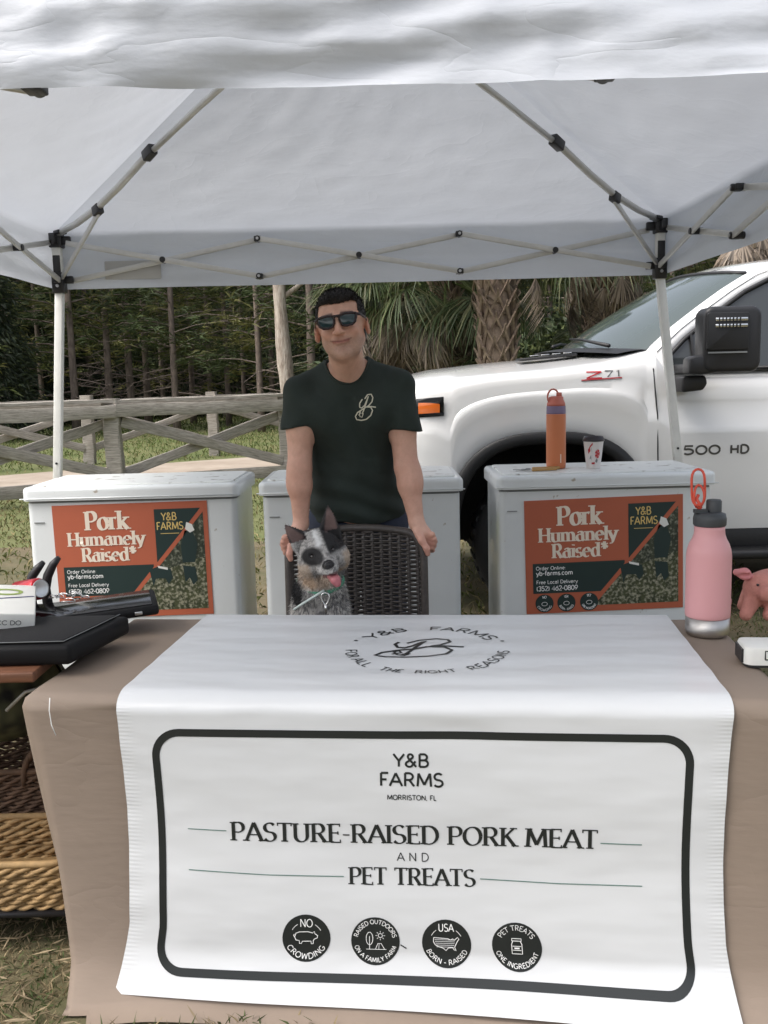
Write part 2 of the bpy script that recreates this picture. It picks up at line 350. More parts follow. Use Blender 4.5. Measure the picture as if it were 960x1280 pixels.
# ------------------------------------------------------------------ stroke lettering
def arc(cx, cy, rx, ry, a0, a1, n=None):
    n = n or max(4, int(abs(a1 - a0) / 18))
    return [(cx + rx * math.cos(R(a0 + (a1 - a0) * i / n)), cy + ry * math.sin(R(a0 + (a1 - a0) * i / n))) for i in range(n + 1)]
def G(w, *st, sf=()): return (w, st, sf)
GL = {
 'A': G(.80, [(.04, 0), (.4, 1)], [(.4, 1), (.76, 0)], [(.17, .34), (.63, .34)], sf=((.04, 0), (.76, 0))),
 'B': G(.72, [(.14, 0), (.14, 1)], [(.14, 1), (.38, 1)] + arc(.38, .76, .20, .24, 80, -80) + [(.14, .52)], [(.38, .52)] + arc(.40, .26, .24, .26, 80, -80) + [(.14, 0)], sf=((.14, 0), (.14, 1))),
 'C': G(.78, arc(.43, .5, .36, .5, 42, 318)),
 'D': G(.82, [(.14, 0), (.14, 1)], [(.14, 1), (.36, 1)] + arc(.36, .5, .38, .5, 85, -85) + [(.14, 0)], sf=((.14, 0), (.14, 1))),
 'E': G(.64, [(.14, 0), (.14, 1)], [(.14, 1), (.56, 1)], [(.14, .52), (.48, .52)], [(.14, 0), (.58, 0)], sf=((.14, 0), (.14, 1), (.56, .95, 'v'), (.58, .06, 'v'), (.48, .52, 'v'))),
 'F': G(.60, [(.14, 0), (.14, 1)], [(.14, 1), (.56, 1)], [(.14, .5), (.46, .5)], sf=((.14, 0), (.14, 1), (.56, .95, 'v'))),
 'G': G(.82, arc(.43, .5, .36, .5, 45, 345), [(.78, .42), (.5, .42)]),
 'H': G(.82, [(.14, 0), (.14, 1)], [(.68, 0), (.68, 1)], [(.14, .5), (.68, .5)], sf=((.14, 0), (.14, 1), (.68, 0), (.68, 1))),
 'I': G(.28, [(.14, 0), (.14, 1)], sf=((.14, 0), (.14, 1))),
 'K': G(.76, [(.14, 0), (.14, 1)], [(.62, 1), (.15, .42)], [(.30, .58), (.66, 0)], sf=((.14, 0), (.14, 1), (.60, 1), (.67, 0))),
 'L': G(.60, [(.14, 0), (.14, 1)], [(.14, 0), (.54, 0)], sf=((.14, 0), (.14, 1), (.54, .06, 'v'))),
 'M': G(.98, [(.10, 0), (.16, 1)], [(.16, 1), (.49, .12)], [(.49, .12), (.82, 1)], [(.82, 1), (.88, 0)], sf=((.10, 0), (.88, 0), (.14, 1), (.84, 1))),
 'N': G(.84, [(.13, 0), (.13, 1)], [(.13, 1), (.70, 0)], [(.70, 0), (.70, 1)], sf=((.13, 0), (.11, 1), (.70, 1))),
 'O': G(.86, arc(.43, .5, .36, .5, 0, 360)),
 'P': G(.68, [(.14, 0), (.14, 1)], [(.14, 1), (.36, 1)] + arc(.36, .73, .24, .27, 85, -85) + [(.14, .46)], sf=((.14, 0), (.14, 1))),
 'R': G(.76, [(.14, 0), (.14, 1)], [(.14, 1), (.36, 1)] + arc(.36, .74, .23, .26, 85, -85) + [(.14, .48)], [(.38, .48), (.66, 0)], sf=((.14, 0), (.14, 1), (.67, 0))),
 'S': G(.64, arc(.33, .75, .23, .25, 35, 262) + arc(.32, .25, .25, .25, 84, -150)),
 'T': G(.72, [(.36, 0), (.36, 1)], [(.05, 1), (.67, 1)], sf=((.36, 0), (.05, .94, 'v'), (.67, .94, 'v'))),
 'U': G(.82, [(.13, 1), (.13, .34)] + arc(.40, .32, .27, .32, 180, 360) + [(.67, 1)], sf=((.13, 1), (.67, 1))),
 'W': G(1.0, [(.04, 1), (.28, 0)], [(.28, 0), (.5, .9)], [(.5, .9), (.72, 0)], [(.72, 0), (.96, 1)]),
 'Y': G(.72, [(.04, 1), (.36, .46)], [(.68, 1), (.36, .46)], [(.36, .46), (.36, 0)]),
 'Z': G(.68, [(.06, 1), (.62, 1)], [(.62, 1), (.06, 0)], [(.06, 0), (.64, 0)]),
 '&': G(.74, [(.68, 0), (.24, .62)] + arc(.33, .80, .15, .19, 205, -20) + [(.20, .42)] + arc(.28, .22, .22, .22, 130, 300) + [(.64, .44)]),
 '-': G(.42, [(.06, .42), (.36, .42)]), '.': G(.24, [(.11, .0), (.13, .06)]), ',': G(.24, [(.13, .06), (.08, -.12)]),
 ':': G(.26, [(.12, .0), (.13, .07)], [(.12, .48), (.13, .55)]), '*': G(.62, [(.31, .50), (.31, 1.06)], [(.07, .64), (.55, .92)], [(.07, .92), (.55, .64)]),
 '(': G(.34, arc(.42, .45, .30, .62, 130, 230)), ')': G(.34, arc(-.08, .45, .30, .62, 50, -50)),
 '0': G(.68, arc(.34, .5, .27, .5, 0, 360)), '1': G(.4, [(.08, .8), (.22, 1), (.22, 0)]),
 '2': G(.64, arc(.32, .73, .24, .27, 160, -30) + [(.08, 0), (.58, 0)]),
 '3': G(.62, arc(.30, .76, .22, .24, 150, -85) + arc(.30, .26, .25, .26, 85, -150)),
 '4': G(.68, [(.48, 0), (.48, 1), (.06, .3), (.62, .3)]), '5': G(.64, [(.54, 1), (.14, 1), (.12, .56)] + arc(.30, .32, .26, .32, 120, -140)),
 '6': G(.66, [(.48, .98)] + arc(.34, .32, .26, .32, 150, 510)), '7': G(.6, [(.06, 1), (.54, 1), (.22, 0)]),
 '8': G(.66, arc(.33, .76, .21, .24, -90, 270), arc(.33, .26, .25, .26, 90, 450)), '9': G(.66, [(.2, .02)] + arc(.32, .68, .26, .32, -30, 330)),
 'a': G(.62, arc(.28, .24, .21, .24, 40, 320), [(.46, .46), (.46, .1), (.54, 0)], [(.12, .58)] + arc(.28, .48, .18, .19, 110, 0)),
 'b': G(.64, [(.12, 1), (.12, 0)], arc(.33, .33, .22, .33, 150, -150), sf=((.08, 1),)), 'c': G(.56, arc(.30, .33, .22, .33, 45, 315)),
 'd': G(.66, [(.52, 1), (.52, 0)], arc(.31, .33, .22, .33, 30, 330), sf=((.48, 1), (.54, 0))),
 'e': G(.60, [(.09, .36), (.51, .36)] + arc(.30, .33, .22, .33, 5, 310)),
 'f': G(.40, arc(.34, .82, .16, .18, 60, 180) + [(.18, 0)], [(.04, .64), (.34, .64)], sf=((.18, 0),)),
 'i': G(.28, [(.13, 0), (.13, .64)], [(.13, .86), (.14, .93)], sf=((.13, 0), (.09, .64))),
 'k': G(.62, [(.12, 0), (.12, 1)], [(.50, .64), (.14, .26)], [(.25, .38), (.54, 0)], sf=((.12, 0), (.08, 1), (.54, 0), (.48, .64))),
 'l': G(.28, [(.13, 0), (.13, 1)], sf=((.13, 0), (.09, 1))),
 'm': G(1.0, [(.13, 0), (.13, .64)], [(.13, .4)] + arc(.31, .42, .18, .22, 150, 0) + [(.49, 0)], [(.49, .4)] + arc(.67, .42, .18, .22, 150, 0) + [(.85, 0)], sf=((.13, 0), (.09, .64), (.49, 0), (.85, 0))),
 'n': G(.66, [(.13, 0), (.13, .64)], [(.13, .4)] + arc(.33, .42, .19, .22, 150, 0) + [(.52, 0)], sf=((.13, 0), (.09, .64), (.52, 0))),
 'o': G(.62, arc(.31, .33, .23, .33, 0, 360)),
 'r': G(.46, [(.13, 0), (.13, .64)], [(.13, .38)] + arc(.31, .42, .18, .22, 150, 55), sf=((.13, 0), (.09, .64))),
 's': G(.50, arc(.26, .49, .17, .17, 40, 262) + arc(.25, .165, .18, .165, 84, -150)),
 'u': G(.66, [(.13, .64), (.13, .22)] + arc(.32, .22, .19, .22, 180, 350) + [(.52, .64)], [(.52, .64), (.52, 0)], sf=((.09, .64), (.48, .64), (.55, 0))),
 'v': G(.56, [(.04, .64), (.28, 0)], [(.28, 0), (.52, .64)]),
 'y': G(.60, [(.05, .64), (.31, 0)], [(.55, .64), (.24, -.26), (.08, -.28)], sf=((.06, .64), (.54, .64))), ' ': G(.36)}
GL['o2'] = GL['o']

class Ink:
    """flat print laid on a surface: strips in (u, v), mapped by fn(u, v, lift)"""
    def __init__(s, fn, lift=.0012, step=.02): s.fn = fn; s.mb = MB(); s.l = lift; s.k = 0; s.step = step
    def _h(s): s.k += 1; return s.l + (s.k % 7) * .00004
    def strip(s, pts, w, wf=None, closed=False):
        P = [pts[0]]
        for q in pts[1:]:
            a = P[-1]; d = math.dist(a, q); n = max(1, int(d / s.step))
            for i in range(1, n + 1): P.append((a[0] + (q[0] - a[0]) * i / n, a[1] + (q[1] - a[1]) * i / n))
        if len(P) < 2 or (len(P) == 2 and math.dist(P[0], P[1]) < 1e-7): return
        h = s._h(); vs = []; k = len(P)
        for i, p in enumerate(P):
            if closed: a, b = P[i - 1 if i else k - 2], P[(i + 1) % k if i < k - 1 else 1]
            else: a, b = P[max(i - 1, 0)], P[min(i + 1, k - 1)]
            dx, dy = b[0] - a[0], b[1] - a[1]; L = math.hypot(dx, dy) or 1; dx /= L; dy /= L
            ww = w * (wf(dx, dy) if wf else 1.) / 2
            vs += [s.fn(p[0] - dy * ww, p[1] + dx * ww, h), s.fn(p[0] + dy * ww, p[1] - dx * ww, h)]
        s.mb.add(vs, [(2 * i, 2 * i + 1, 2 * i + 3, 2 * i + 2) for i in range(k - 1)])
    def disc(s, cx, cy, r, n=36, rings=3):
        h = s._h(); vs = [s.fn(cx, cy, h)]
        for q in range(1, rings + 1):
            vs += [s.fn(cx + r * q / rings * math.cos(2 * math.pi * i / n), cy + r * q / rings * math.sin(2 * math.pi * i / n), h) for i in range(n)]
        fs = [(0, 1 + i, 1 + (i + 1) % n) for i in range(n)]
        for q in range(rings - 1):
            fs += [(1 + q * n + i, 1 + (q + 1) * n + i, 1 + (q + 1) * n + (i + 1) % n, 1 + q * n + (i + 1) % n) for i in range(n)]
        s.mb.add(vs, fs)
    def poly(s, pts):
        h = s._h(); s.mb.add([s.fn(a, b, h) for a, b in pts], [tuple(range(len(pts)))])
    def text(s, txt, x0, y0, x1, cap, style='sans', wt=.12, xf=None, align='fit'):
        """fit txt between x0 and x1, baseline y0, cap height cap; xf maps (x, y) once more (arcs)"""
        adv = sum(GL[c][0] for c in txt); sx = (x1 - x0) / (adv * 1.0)
        x = x0
        if style == 'serif': wf = lambda dx, dy: max(.34, abs(dy * math.cos(R(14)) - dx * math.sin(R(14)))) * 1.3
        else: wf = None
        for c in txt:
            w, st, sf = GL[c]
            T = lambda p: (x + p[0] * sx, y0 + p[1] * cap)
            X = (lambda p: xf(*T(p))) if xf else T
            for q in st: s.strip([X(p) for p in q], wt * cap, wf)
            if style == 'serif':
                for q in sf:
                    if len(q) == 2:
                        hw = .19 * cap; a = T(q); o = .025 * cap if q[1] < .01 else (-.02 * cap if q[1] > .9 else 0)
                        pp = [(a[0] - hw, a[1] + o), (a[0] + hw, a[1] + o)]
                    else:
                        a = T(q); hh = .09 * cap; pp = [(a[0], a[1] - hh), (a[0], a[1] + hh)]
                    if xf: pp = [xf(*p) for p in pp]
                    s.strip(pp, .065 * cap)
            x += w * sx
    def arctext(s, txt, cx, cy, r, a0, a1, cap, wt=.12, inside=False, sy=1.):
        """letters along a circle from angle a0 to a1 (degrees), baseline radius r"""
        adv = sum(GL[c][0] for c in txt); L = abs(R(a1 - a0)) * r
        sgn = -1 if a1 < a0 else 1
        def xf(x, y):
            a = R(a0) + sgn * x / r
            rr = r + y if sgn < 0 else r - y
            return (cx + rr * math.cos(a), cy + rr * math.sin(a) * sy)
        s.text(txt, 0, 0, L, cap, 'sans', wt, xf)
    def build(s, name, m, parent, label=None, kind=None, local=False):
        return s.mb.build(name, m, parent, smooth=True, label=label, kind=kind, local=local)

# ------------------------------------------------------------------ ground, sand road
def gz(x, y):
    t = min(1, max(0, (y - 3.0) / 1.1)); return .12 * t * t * (3 - 2 * t)
def gz_np(x, y):
    t = np.clip((y - 3.0) / 1.1, 0, 1); return .12 * t * t * (3 - 2 * t)
xs = [-400, -150, -60, -30, -16, -9, -5, -3.4, -2.4, -1.6, -1.0, -.5, 0, .5, 1, 1.6, 2.4, 3.4, 5, 9, 16, 30, 60, 150, 400]
ys = [-60, -20, -8, -3, 0, 1, 1.6, 2.2, 2.8, 3.1, 3.3, 3.5, 3.7, 3.9, 4.1, 4.6, 6, 8, 9.5, 11, 14, 20, 30, 45, 70, 120, 250, 600]
g = MB()
g.add([(x, y, gz(x, y)) for y in ys[:18] for x in xs], [(j * 25 + i, j * 25 + i + 1, j * 25 + i + 26, j * 25 + i + 25) for j in range(17) for i in range(24)])
g.build('ground', 'soil_grass', smooth=True, kind='structure')
g = MB()
g.add([(x, y, gz(x, y)) for y in ys[17:] for x in xs], [(j * 25 + i, j * 25 + i + 1, j * 25 + i + 26, j * 25 + i + 25) for j in range(len(ys) - 18) for i in range(24)])
g.build('field', 'field_grass', smooth=True, kind='structure')
# the fence line runs slightly away to the right
FA = Vector((-3.28, 11.5, 0)); FD = Vector((1.93, 1.32, 0)).normalized(); FN = Vector((-FD.y, FD.x, 0))
def fpt(s, off, z): p = FA + FD * s + FN * off; p.z = z; return p
g = MB()
def road(u, v):
    s = -30 + 75 * u; w = 1.7 + 2.6 * v + .12 * vnoise(s * .9, v * 7); p = fpt(s, w, 0); p.z = .124 + .014 * math.sin(v * math.pi) + .006 * vnoise(s * 2, v * 9, 3); return p
g.grid(road, 150, 10); g.build('sand_road', 'sand', smooth=True, kind='structure')

# ------------------------------------------------------------------ leaf clouds (numpy)
def leaves(c, d, l, w, droop=0., rng=RNG):
    """c (n,3) bases, d (n,3) directions, l, w (n,) -> verts (4n,3), quads"""
    n = len(c); d = d / (np.linalg.norm(d, axis=1, keepdims=True) + 1e-9)
    r = rng.normal(size=(n, 3)); s = np.cross(d, r); s /= (np.linalg.norm(s, axis=1, keepdims=True) + 1e-9)
    l = np.broadcast_to(l, (n,))[:, None]; w = np.broadcast_to(w, (n,))[:, None]
    mid = c + d * l * .45; tip = c + d * l; tip[:, 2] -= droop * l[:, 0]
    V = np.stack([c, mid - s * w / 2, tip, mid + s * w / 2], 1).reshape(-1, 3)
    F = np.arange(4 * n).reshape(-1, 4)
    return V, F
def leafcol(n, base, var=.35, alt=None, p=.0, rng=RNG):
    b = np.tile(np.array(base, float), (n, 1))
    if alt is not None: b[rng.random(n) < p] = alt
    b *= (1 + var * rng.uniform(-1, 1, (n, 1))); return np.repeat(b, 4, 0)

def blades(name_rng, n, x, y, h, w, base, alt, p, lean=.5, skip=None):
    rng = np.random.default_rng(name_rng)
    c = np.stack([rng.uniform(*x, n), rng.uniform(*y, n), np.zeros(n)], 1)
    if skip is not None: c = c[~skip(c)]; n = len(c)
    # clumped
    c[:, 2] = gz_np(c[:, 0], c[:, 1]) - .004
    dens = .55 + .45 * vnoise(c[:, 0] * 5, c[:, 1] * 5, 0, 2)
    d = np.stack([rng.normal(0, lean, n), rng.normal(0, lean, n), np.ones(n)], 1)
    L = h * rng.uniform(.4, 1.2, n) * (.6 + .8 * dens)
    V, F = leaves(c, d, L, w, .25, rng)
    al = rng.random(n) < (p * (1.5 - dens)); b = np.where(al[:, None], np.array(alt), np.array(base)) * rng.uniform(.6, 1.4, (n, 1))
    return V, F, np.repeat(b, 4, 0)
def merge(parts):
    V, F, Cc, o = [], [], [], 0
    for v, f, c in parts: V.append(v); F.append(f + o); Cc.append(c); o += len(v)
    return np.concatenate(V), np.concatenate(F), np.concatenate(Cc)
GR, ST = (.065, .092, .026), (.25, .195, .11)
def oncloth(c):
    a = (c[:, 0] + .898) * .995 + (c[:, 1] - 2.189) * -.1015; b = (c[:, 0] + .898) * .1015 + (c[:, 1] - 2.189) * .995; return (a > .10) & (a < 1.9) & (b > -.15 - .04 * np.sin(a * 7)) & (b < .8)
gp = [blades(1, 34000, (-2.3, -.35), (1.2, 3.2), .055, .0040, GR, ST, .55, .9, oncloth),
      blades(2, 9000, (-.5, 2.6), (1.0, 2.1), .05, .0045, GR, ST, .5, .9, oncloth),
      blades(3, 22000, (-4.5, 3.5), (2.9, 5.4), .06, .007, (.080, .10, .026), ST, .45, .7),
      blades(4, 16000, (-7, 2.5), (5.2, 11.5), .09, .014, (.085, .10, .025), (.23, .19, .09), .4, .6)]
V, F, Cc = merge(gp); np_mesh('grass', V, F, 'grass_blade', Cc, False, kind='stuff')
def onroad(c):
    o = (c[:, 0] - FA.x) * FN.x + (c[:, 1] - FA.y) * FN.y; return (o > 1.6) & (o < 4.4)
gp = [blades(5, 26000, (-16, 9), (11.5, 26), .14, .022, (.10, .135, .034), (.24, .215, .10), .22, .5, onroad),
      blades(6, 16000, (-24, 14), (26, 46), .22, .045, (.09, .12, .034), (.21, .19, .09), .15, .5)]
V, F, Cc = merge(gp); np_mesh('meadow_grass', V, F, 'grass_blade', Cc, False, kind='stuff')
# dry leaves and straw lying on the near grass
rng = np.random.default_rng(12); n = 2600
c = np.stack([rng.uniform(-2.3, -.4, n), rng.uniform(1.2, 3.0, n), rng.uniform(.005, .03, n)], 1); c = c[~oncloth(c)]; n = len(c)
V, F = leaves(c, np.stack([rng.normal(size=n), rng.normal(size=n), rng.normal(0, .12, n)], 1), rng.uniform(.03, .09, n), .005, 0, rng)
np_mesh('dry_straw', V, F, 'grass_blade', leafcol(n, (.32, .25, .155), .4), False, kind='stuff')

# ------------------------------------------------------------------ fences
def plank(parent, name, a, b, w, h, m, seed=0, nseg=10, label=None):
    """a rough sawn member from a to b, its length along the object's own X"""
    a, b = Vector(a), Vector(b); L = (b - a).length; rnd = random.Random(seed); mb = MB(); vs = []
    for i in range(nseg + 1):
        x = L * i / nseg; j = .006 * rnd.uniform(-1, 1); k = .006 * rnd.uniform(-1, 1)
        for (p, q) in ((-.5, -.42), (-.42, -.5), (.42, -.5), (.5, -.42), (.5, .42), (.42, .5), (-.42, .5), (-.5, .42)):
            vs.append((x, p * w + j + .004 * rnd.uniform(-1, 1), q * h + k + .004 * rnd.uniform(-1, 1)))
    fs = [(i * 8 + q, i * 8 + (q + 1) % 8, (i + 1) * 8 + (q + 1) % 8, (i + 1) * 8 + q) for i in range(nseg) for q in range(8)]
    fs += [tuple(range(8))[::-1], tuple(nseg * 8 + q for q in range(8))]
    mb.add(vs, fs); o = mb.build(name, m, parent, local=True, auto=40, label=label)
    o.location = a - wloc(parent); d = (b - a)
    o.rotation_euler = Euler((0, -math.atan2(d.z, math.hypot(d.x, d.y)), math.atan2(d.y, d.x)), 'XYZ')
    return o
def fence(off, s0, n, pitch, seed, label, ztop=1.27, zlow=.30, full=True):
    t = thing('timber_fence', fpt(s0, off, .12), label, 'fence'); k = seed
    for i in range(n + 1):
        p = fpt(s0 + i * pitch, off, .10)
        plank(t, 'post', p, p + Vector((.012 * (-1) ** i, 0, ztop - .04)), .17, .19, 'weathered_post', k); k += 1
    for i in range(n):
        a, b = s0 + i * pitch, s0 + (i + 1) * pitch
        plank(t, 'top_rail', fpt(a, off - .11, ztop - .09 + .01 * math.sin(k)), fpt(b, off - .11, ztop - .09 + .012 * math.cos(k)), .06, .155, 'weathered_wood', k); k += 1
        if full: plank(t, 'cap_rail', fpt(a - .0, off, ztop - .005 + .03), fpt(b, off, ztop + .03), .19, .04, 'weathered_wood', k); k += 1
        if full: plank(t, 'bottom_rail', fpt(a, off - .11, zlow), fpt(b, off - .11, zlow - .01), .055, .15, 'weathered_wood', k); k += 1
        plank(t, 'brace', fpt(a + .09, off - .02, ztop - .22), fpt(b - .09, off - .02, zlow + .12), .06, .13, 'weathered_wood', k); k += 1
        plank(t, 'brace', fpt(a + .09, off + .055, zlow + .10), fpt(b - .09, off + .055, ztop - .24), .06, .12, 'weathered_wood', k); k += 1
    return t
fence(0, -2.38 * 3, 6, 2.38, 100, 'weathered grey timber fence with crossed braces in front of the sand road')
fence(5.2, -2.38 * 3 - 1.1, 6, 2.38, 300, 'far weathered timber fence on the other side of the sand road', full=False)

# ------------------------------------------------------------------ pines
def trunk_mesh(mb, h, r0, r1, lean=(0, 0), seed=0, n=9, k=14):
    rnd = random.Random(seed); pts = []; rs = []
    for i in range(k + 1):
        t = i / k; pts.append((lean[0] * t * h + .04 * math.sin(t * 7 + seed) * t, lean[1] * t * h + .04 * math.cos(t * 5 + seed) * t, t * h))
        rs.append((r0 + (r1 - r0) * t) * (1 + .06 * rnd.uniform(-1, 1)) * (1.25 if i == 0 else 1))
    mb.tube(pts, rs, n)
    return pts
def pine(seed, h=11., base=2.2, col=(.052, .074, .024), col2=(.115, .115, .035)):
    rnd = random.Random(seed); rng = np.random.default_rng(seed)
    t = thing('pine_tree', (0, 0, 0), None, 'tree')
    tr = MB(); trunk_mesh(tr, h, .105, .03, (rnd.uniform(-.015, .015), rnd.uniform(-.015, .015)), seed); tr.build('trunk', 'bark_pine', t, smooth=True, local=True)
    br = MB(); P, D, L = [], [], []
    for i in range(46):
        z = base * .45 + (h - base * .45) * (i / 46) ** 1.15; a = rnd.uniform(0, 6.28); f = z / h
        ln = (2.3 if z > base else 1.4) * (1.08 - f) * rnd.uniform(.7, 1.2) + .25
        up = .25 + .3 * f if z > base else -.12
        pts = [(math.cos(a) * ln * q, math.sin(a) * ln * q, z + ln * up * q - .25 * ln * q * q * (1 if z > base else .2)) for q in (0, .33, .66, 1)]
        br.tube(pts, [.022, .016, .011, .005], 4, cap=False)
        if z < base and rnd.random() < .75:   # dead lower limbs: bare twigs
            for q in range(5):
                f0 = rnd.uniform(.3, 1); b0 = Vector(pts[0]).lerp(Vector(pts[3]), f0)
                br.tube([b0, b0 + Vector((rnd.uniform(-.4, .4), rnd.uniform(-.4, .4), rnd.uniform(-.35, .1)))], [.007, .003], 3, cap=False)
            continue
        for q in range(int(9 + 5 * rnd.random())):
            f0 = rnd.uniform(.25, 1.05); c0 = np.array(Vector(pts[0]).lerp(Vector(pts[3]), f0)) + rng.normal(0, .16, 3)
            c0[2] += ln * up * 0
            n = 9; dd = rng.normal(size=(n, 3)); dd[:, 2] = np.abs(dd[:, 2]) * .6 - .25
            P.append(np.tile(c0, (n, 1)) + rng.normal(0, .04, (n, 3))); D.append(dd); L.append(rng.uniform(.22, .42, n))
    br.build('branches', 'bark_pine', t, smooth=True, local=True)
    P, D, L = map(np.concatenate, (P, D, L)); V, F = leaves(P, D, L, .038, .18, rng)
    cl = np.repeat(np.where((vnoise(P[:, 0] * 2, P[:, 1] * 2, P[:, 2] * 1.5, seed) > .15)[:, None], col2, col) * rng.uniform(.55, 1.4, (len(P), 1)), 4, 0)
    np_mesh('crown', V, F, 'needle', cl, False, t)
    return t
def cedar(seed, h=7.):
    rng = np.random.default_rng(seed); t = thing('cedar_tree', (0, 0, 0), None, 'tree')
    tr = MB(); trunk_mesh(tr, h * .9, .14, .03, (0, 0), seed); tr.build('trunk', 'bark_pine', t, smooth=True, local=True)
    n = 19000; z = h * rng.random(n) ** 1.1; r = (1.75 * (1 - z / h) ** .7 + .15) * (1 + .3 * vnoise(z * 3, rng.uniform(0, 6, n), 0, seed)) * rng.uniform(.45, 1, n) ** .6
    a = rng.uniform(0, 6.283, n); P = np.stack([r * np.cos(a), r * np.sin(a), z + .25], 1)
    D = np.stack([np.cos(a), np.sin(a), rng.normal(-.25, .5, n)], 1) + rng.normal(0, .4, (n, 3)); V, F = leaves(P, D, rng.uniform(.12, .26, n), .05, .2, rng)
    np_mesh('crown', V, F, 'leafy', leafcol(n, (.022, .034, .016), .5, (.045, .06, .022), .3, rng), False, t)
    return t
def shrub(seed, r=1.3, h=2.2, base=(.035, .055, .02), alt=(.08, .10, .03), n=4200, name='shrub'):
    rng = np.random.default_rng(seed); t = thing(name, (0, 0, 0), None, 'shrub')
    st = MB()
    for i in range(7):
        a = i * .9 + seed; st.tube([(0, 0, 0), (math.cos(a) * r * .3, math.sin(a) * r * .3, h * .4), (math.cos(a) * r * .6, math.sin(a) * r * .6, h * .8)], [.035, .025, .01], 5)
    st.build('stems', 'bark_pine', t, smooth=True, local=True)
    u = rng.normal(size=(n, 3)); u /= np.linalg.norm(u, axis=1, keepdims=True)
    q = rng.uniform(.35, 1, n) ** .5 * (1 + .35 * vnoise(u[:, 0] * 4, u[:, 1] * 4, u[:, 2] * 4, seed))
    P = u * q[:, None] * np.array([r, r, h / 2]) + np.array([0, 0, h / 2 + .1]); P[:, 2] = np.abs(P[:, 2])
    V, F = leaves(P, u + rng.normal(0, .7, (n, 3)), rng.uniform(.1, .24, n), .07, .15, rng)
    np_mesh('foliage', V, F, 'leafy', leafcol(n, base, .5, alt, .35, rng), False, t)
    return t
GP = 'trees beyond the fence'
protos = [pine(11, 11, 2.0), pine(12, 9.5, 2.3, (.055, .080, .026), (.12, .13, .04)), pine(13, 12, 1.7, (.09, .11, .03), (.20, .19, .055))]
spots = []; spots0 = []; rnd = random.Random(5)
short = ['tall dull green pine', 'slim bare-limbed pine', 'larger yellowish pine']
ORD = ('', 'second ', 'third ', 'fourth ', 'fifth ', 'sixth ')
_seen = {}
def place_label(kind, px):
    z = ('past the left edge of the photo' if px < -90 else 'near the left edge of the photo' if px < 40 else 'behind the left tent pole' if px < 122 else 'above the nearest fence post' if px < 175
         else 'above the crossed fence braces' if px < 262 else 'left of the pale dead trunk' if px < 350 else 'behind the man' if px < 500 else 'behind the palms right of the man' if px < 640
         else 'behind the truck hood' if px < 770 else 'behind the windshield' if px < 900 else 'behind the truck cab' if px < 1050 else 'past the right edge of the photo')
    k = _seen.get((kind, z), 0); _seen[(kind, z)] = k + 1
    return (ORD[min(k, 5)] + kind + ' ' + z).strip()
for px, Y in [(100, 27), (143, 28), (190, 31), (225, 27), (246, 33), (290, 30), (330, 26), (20, 28), (60, 32), (170, 29), (268, 31), (345, 30), (310, 36), (120, 34), (210, 37), (395, 24), (0, 33), (-60, 24), (-120, 28), (-200, 25), (480, 27), (540, 31), (690, 25), (733, 22), (780, 27), (840, 24), (650, 33), (900, 30), (1000, 26), (1100, 30), (1250, 27), (1400, 24), (-320, 30), (430, 36), (590, 38), (760, 36)]:
    spots.append(((px - 480) / 1172 * Y * 1.0, Y)); spots0.append(px)
for i, (x, y) in enumerate(spots):
    k = i % 3; o = protos[k] if i < 3 else copy_tree(protos[k])
    o.location = (x, y, .1); o.rotation_euler = (0, 0, rnd.uniform(0, 6.28)); s_ = rnd.uniform(.85, 1.15); o.scale = (s_, s_, s_)
    o['label'] = place_label(short[k], spots0[i]); o['group'] = GP; o['category'] = 'tree'
cp = [cedar(31), cedar(32, 8.5)]
for i, (px, Y) in enumerate([(-30, 25), (60, 34), (-130, 24), (135, 38), (-260, 22), (300, 39), (380, 36), (10, 33), (215, 40), (440, 30), (-60, 36), (100, 38), (330, 40), (520, 23), (600, 27), (680, 30), (760, 31), (860, 29), (980, 24), (1120, 22), (1300, 30), (570, 19.5), (800, 34)]):
    o = cp[i % 2] if i < 2 else copy_tree(cp[i % 2])
    o.location = ((px - 480) / 1172 * Y, Y, .1); o.rotation_euler = (0, 0, i * 1.3); o['category'] = 'tree'
    o['label'] = place_label('dark bushy cedar' if i % 2 == 0 else 'tall dark cedar', px); o['group'] = 'cedars in the wood'
sp = [shrub(41), shrub(42, 1.7, 2.8, (.03, .045, .018), (.06, .08, .025))]
for i, (px, Y) in enumerate([(250, 41), (30, 36), (170, 40), (340, 39), (90, 37), (400, 33), (660, 17.5), (700, 21), (745, 19), (790, 17), (840, 20), (560, 21), (500, 18), (620, 24), (900, 18), (960, 21), (1060, 18), (-80, 36), (460, 28), (-200, 20), (1200, 21), (300, 44), (200, 44), (60, 45), (400, 44)]):
    o = sp[i % 2] if i < 2 else copy_tree(sp[i % 2])
    o.location = ((px - 480) / 1172 * Y, Y, .1); o.rotation_euler = (0, 0, i * 2.1); o['category'] = 'shrub'
    o['label'] = place_label('low green shrub' if i % 2 == 0 else 'broad dark shrub', px); o['group'] = 'undergrowth shrubs'
# the closed far wood
rng = np.random.default_rng(77); n = 52000
P = np.stack([rng.uniform(-62, 62, n), rng.uniform(46, 60, n), 20 * rng.random(n) ** 1.15], 1)
keep = P[:, 2] < 14 + 4 * vnoise(P[:, 0] * .35, P[:, 1] * .3, 0, 4); P = P[keep]; n = len(P)
V, F = leaves(P, rng.normal(size=(n, 3)), rng.uniform(.8, 1.7, n), .75, .2, rng)
np_mesh('distant_woods', V, F, 'leafy', leafcol(n, (.026, .036, .016), .5, (.05, .062, .022), .25, rng), False, kind='stuff')

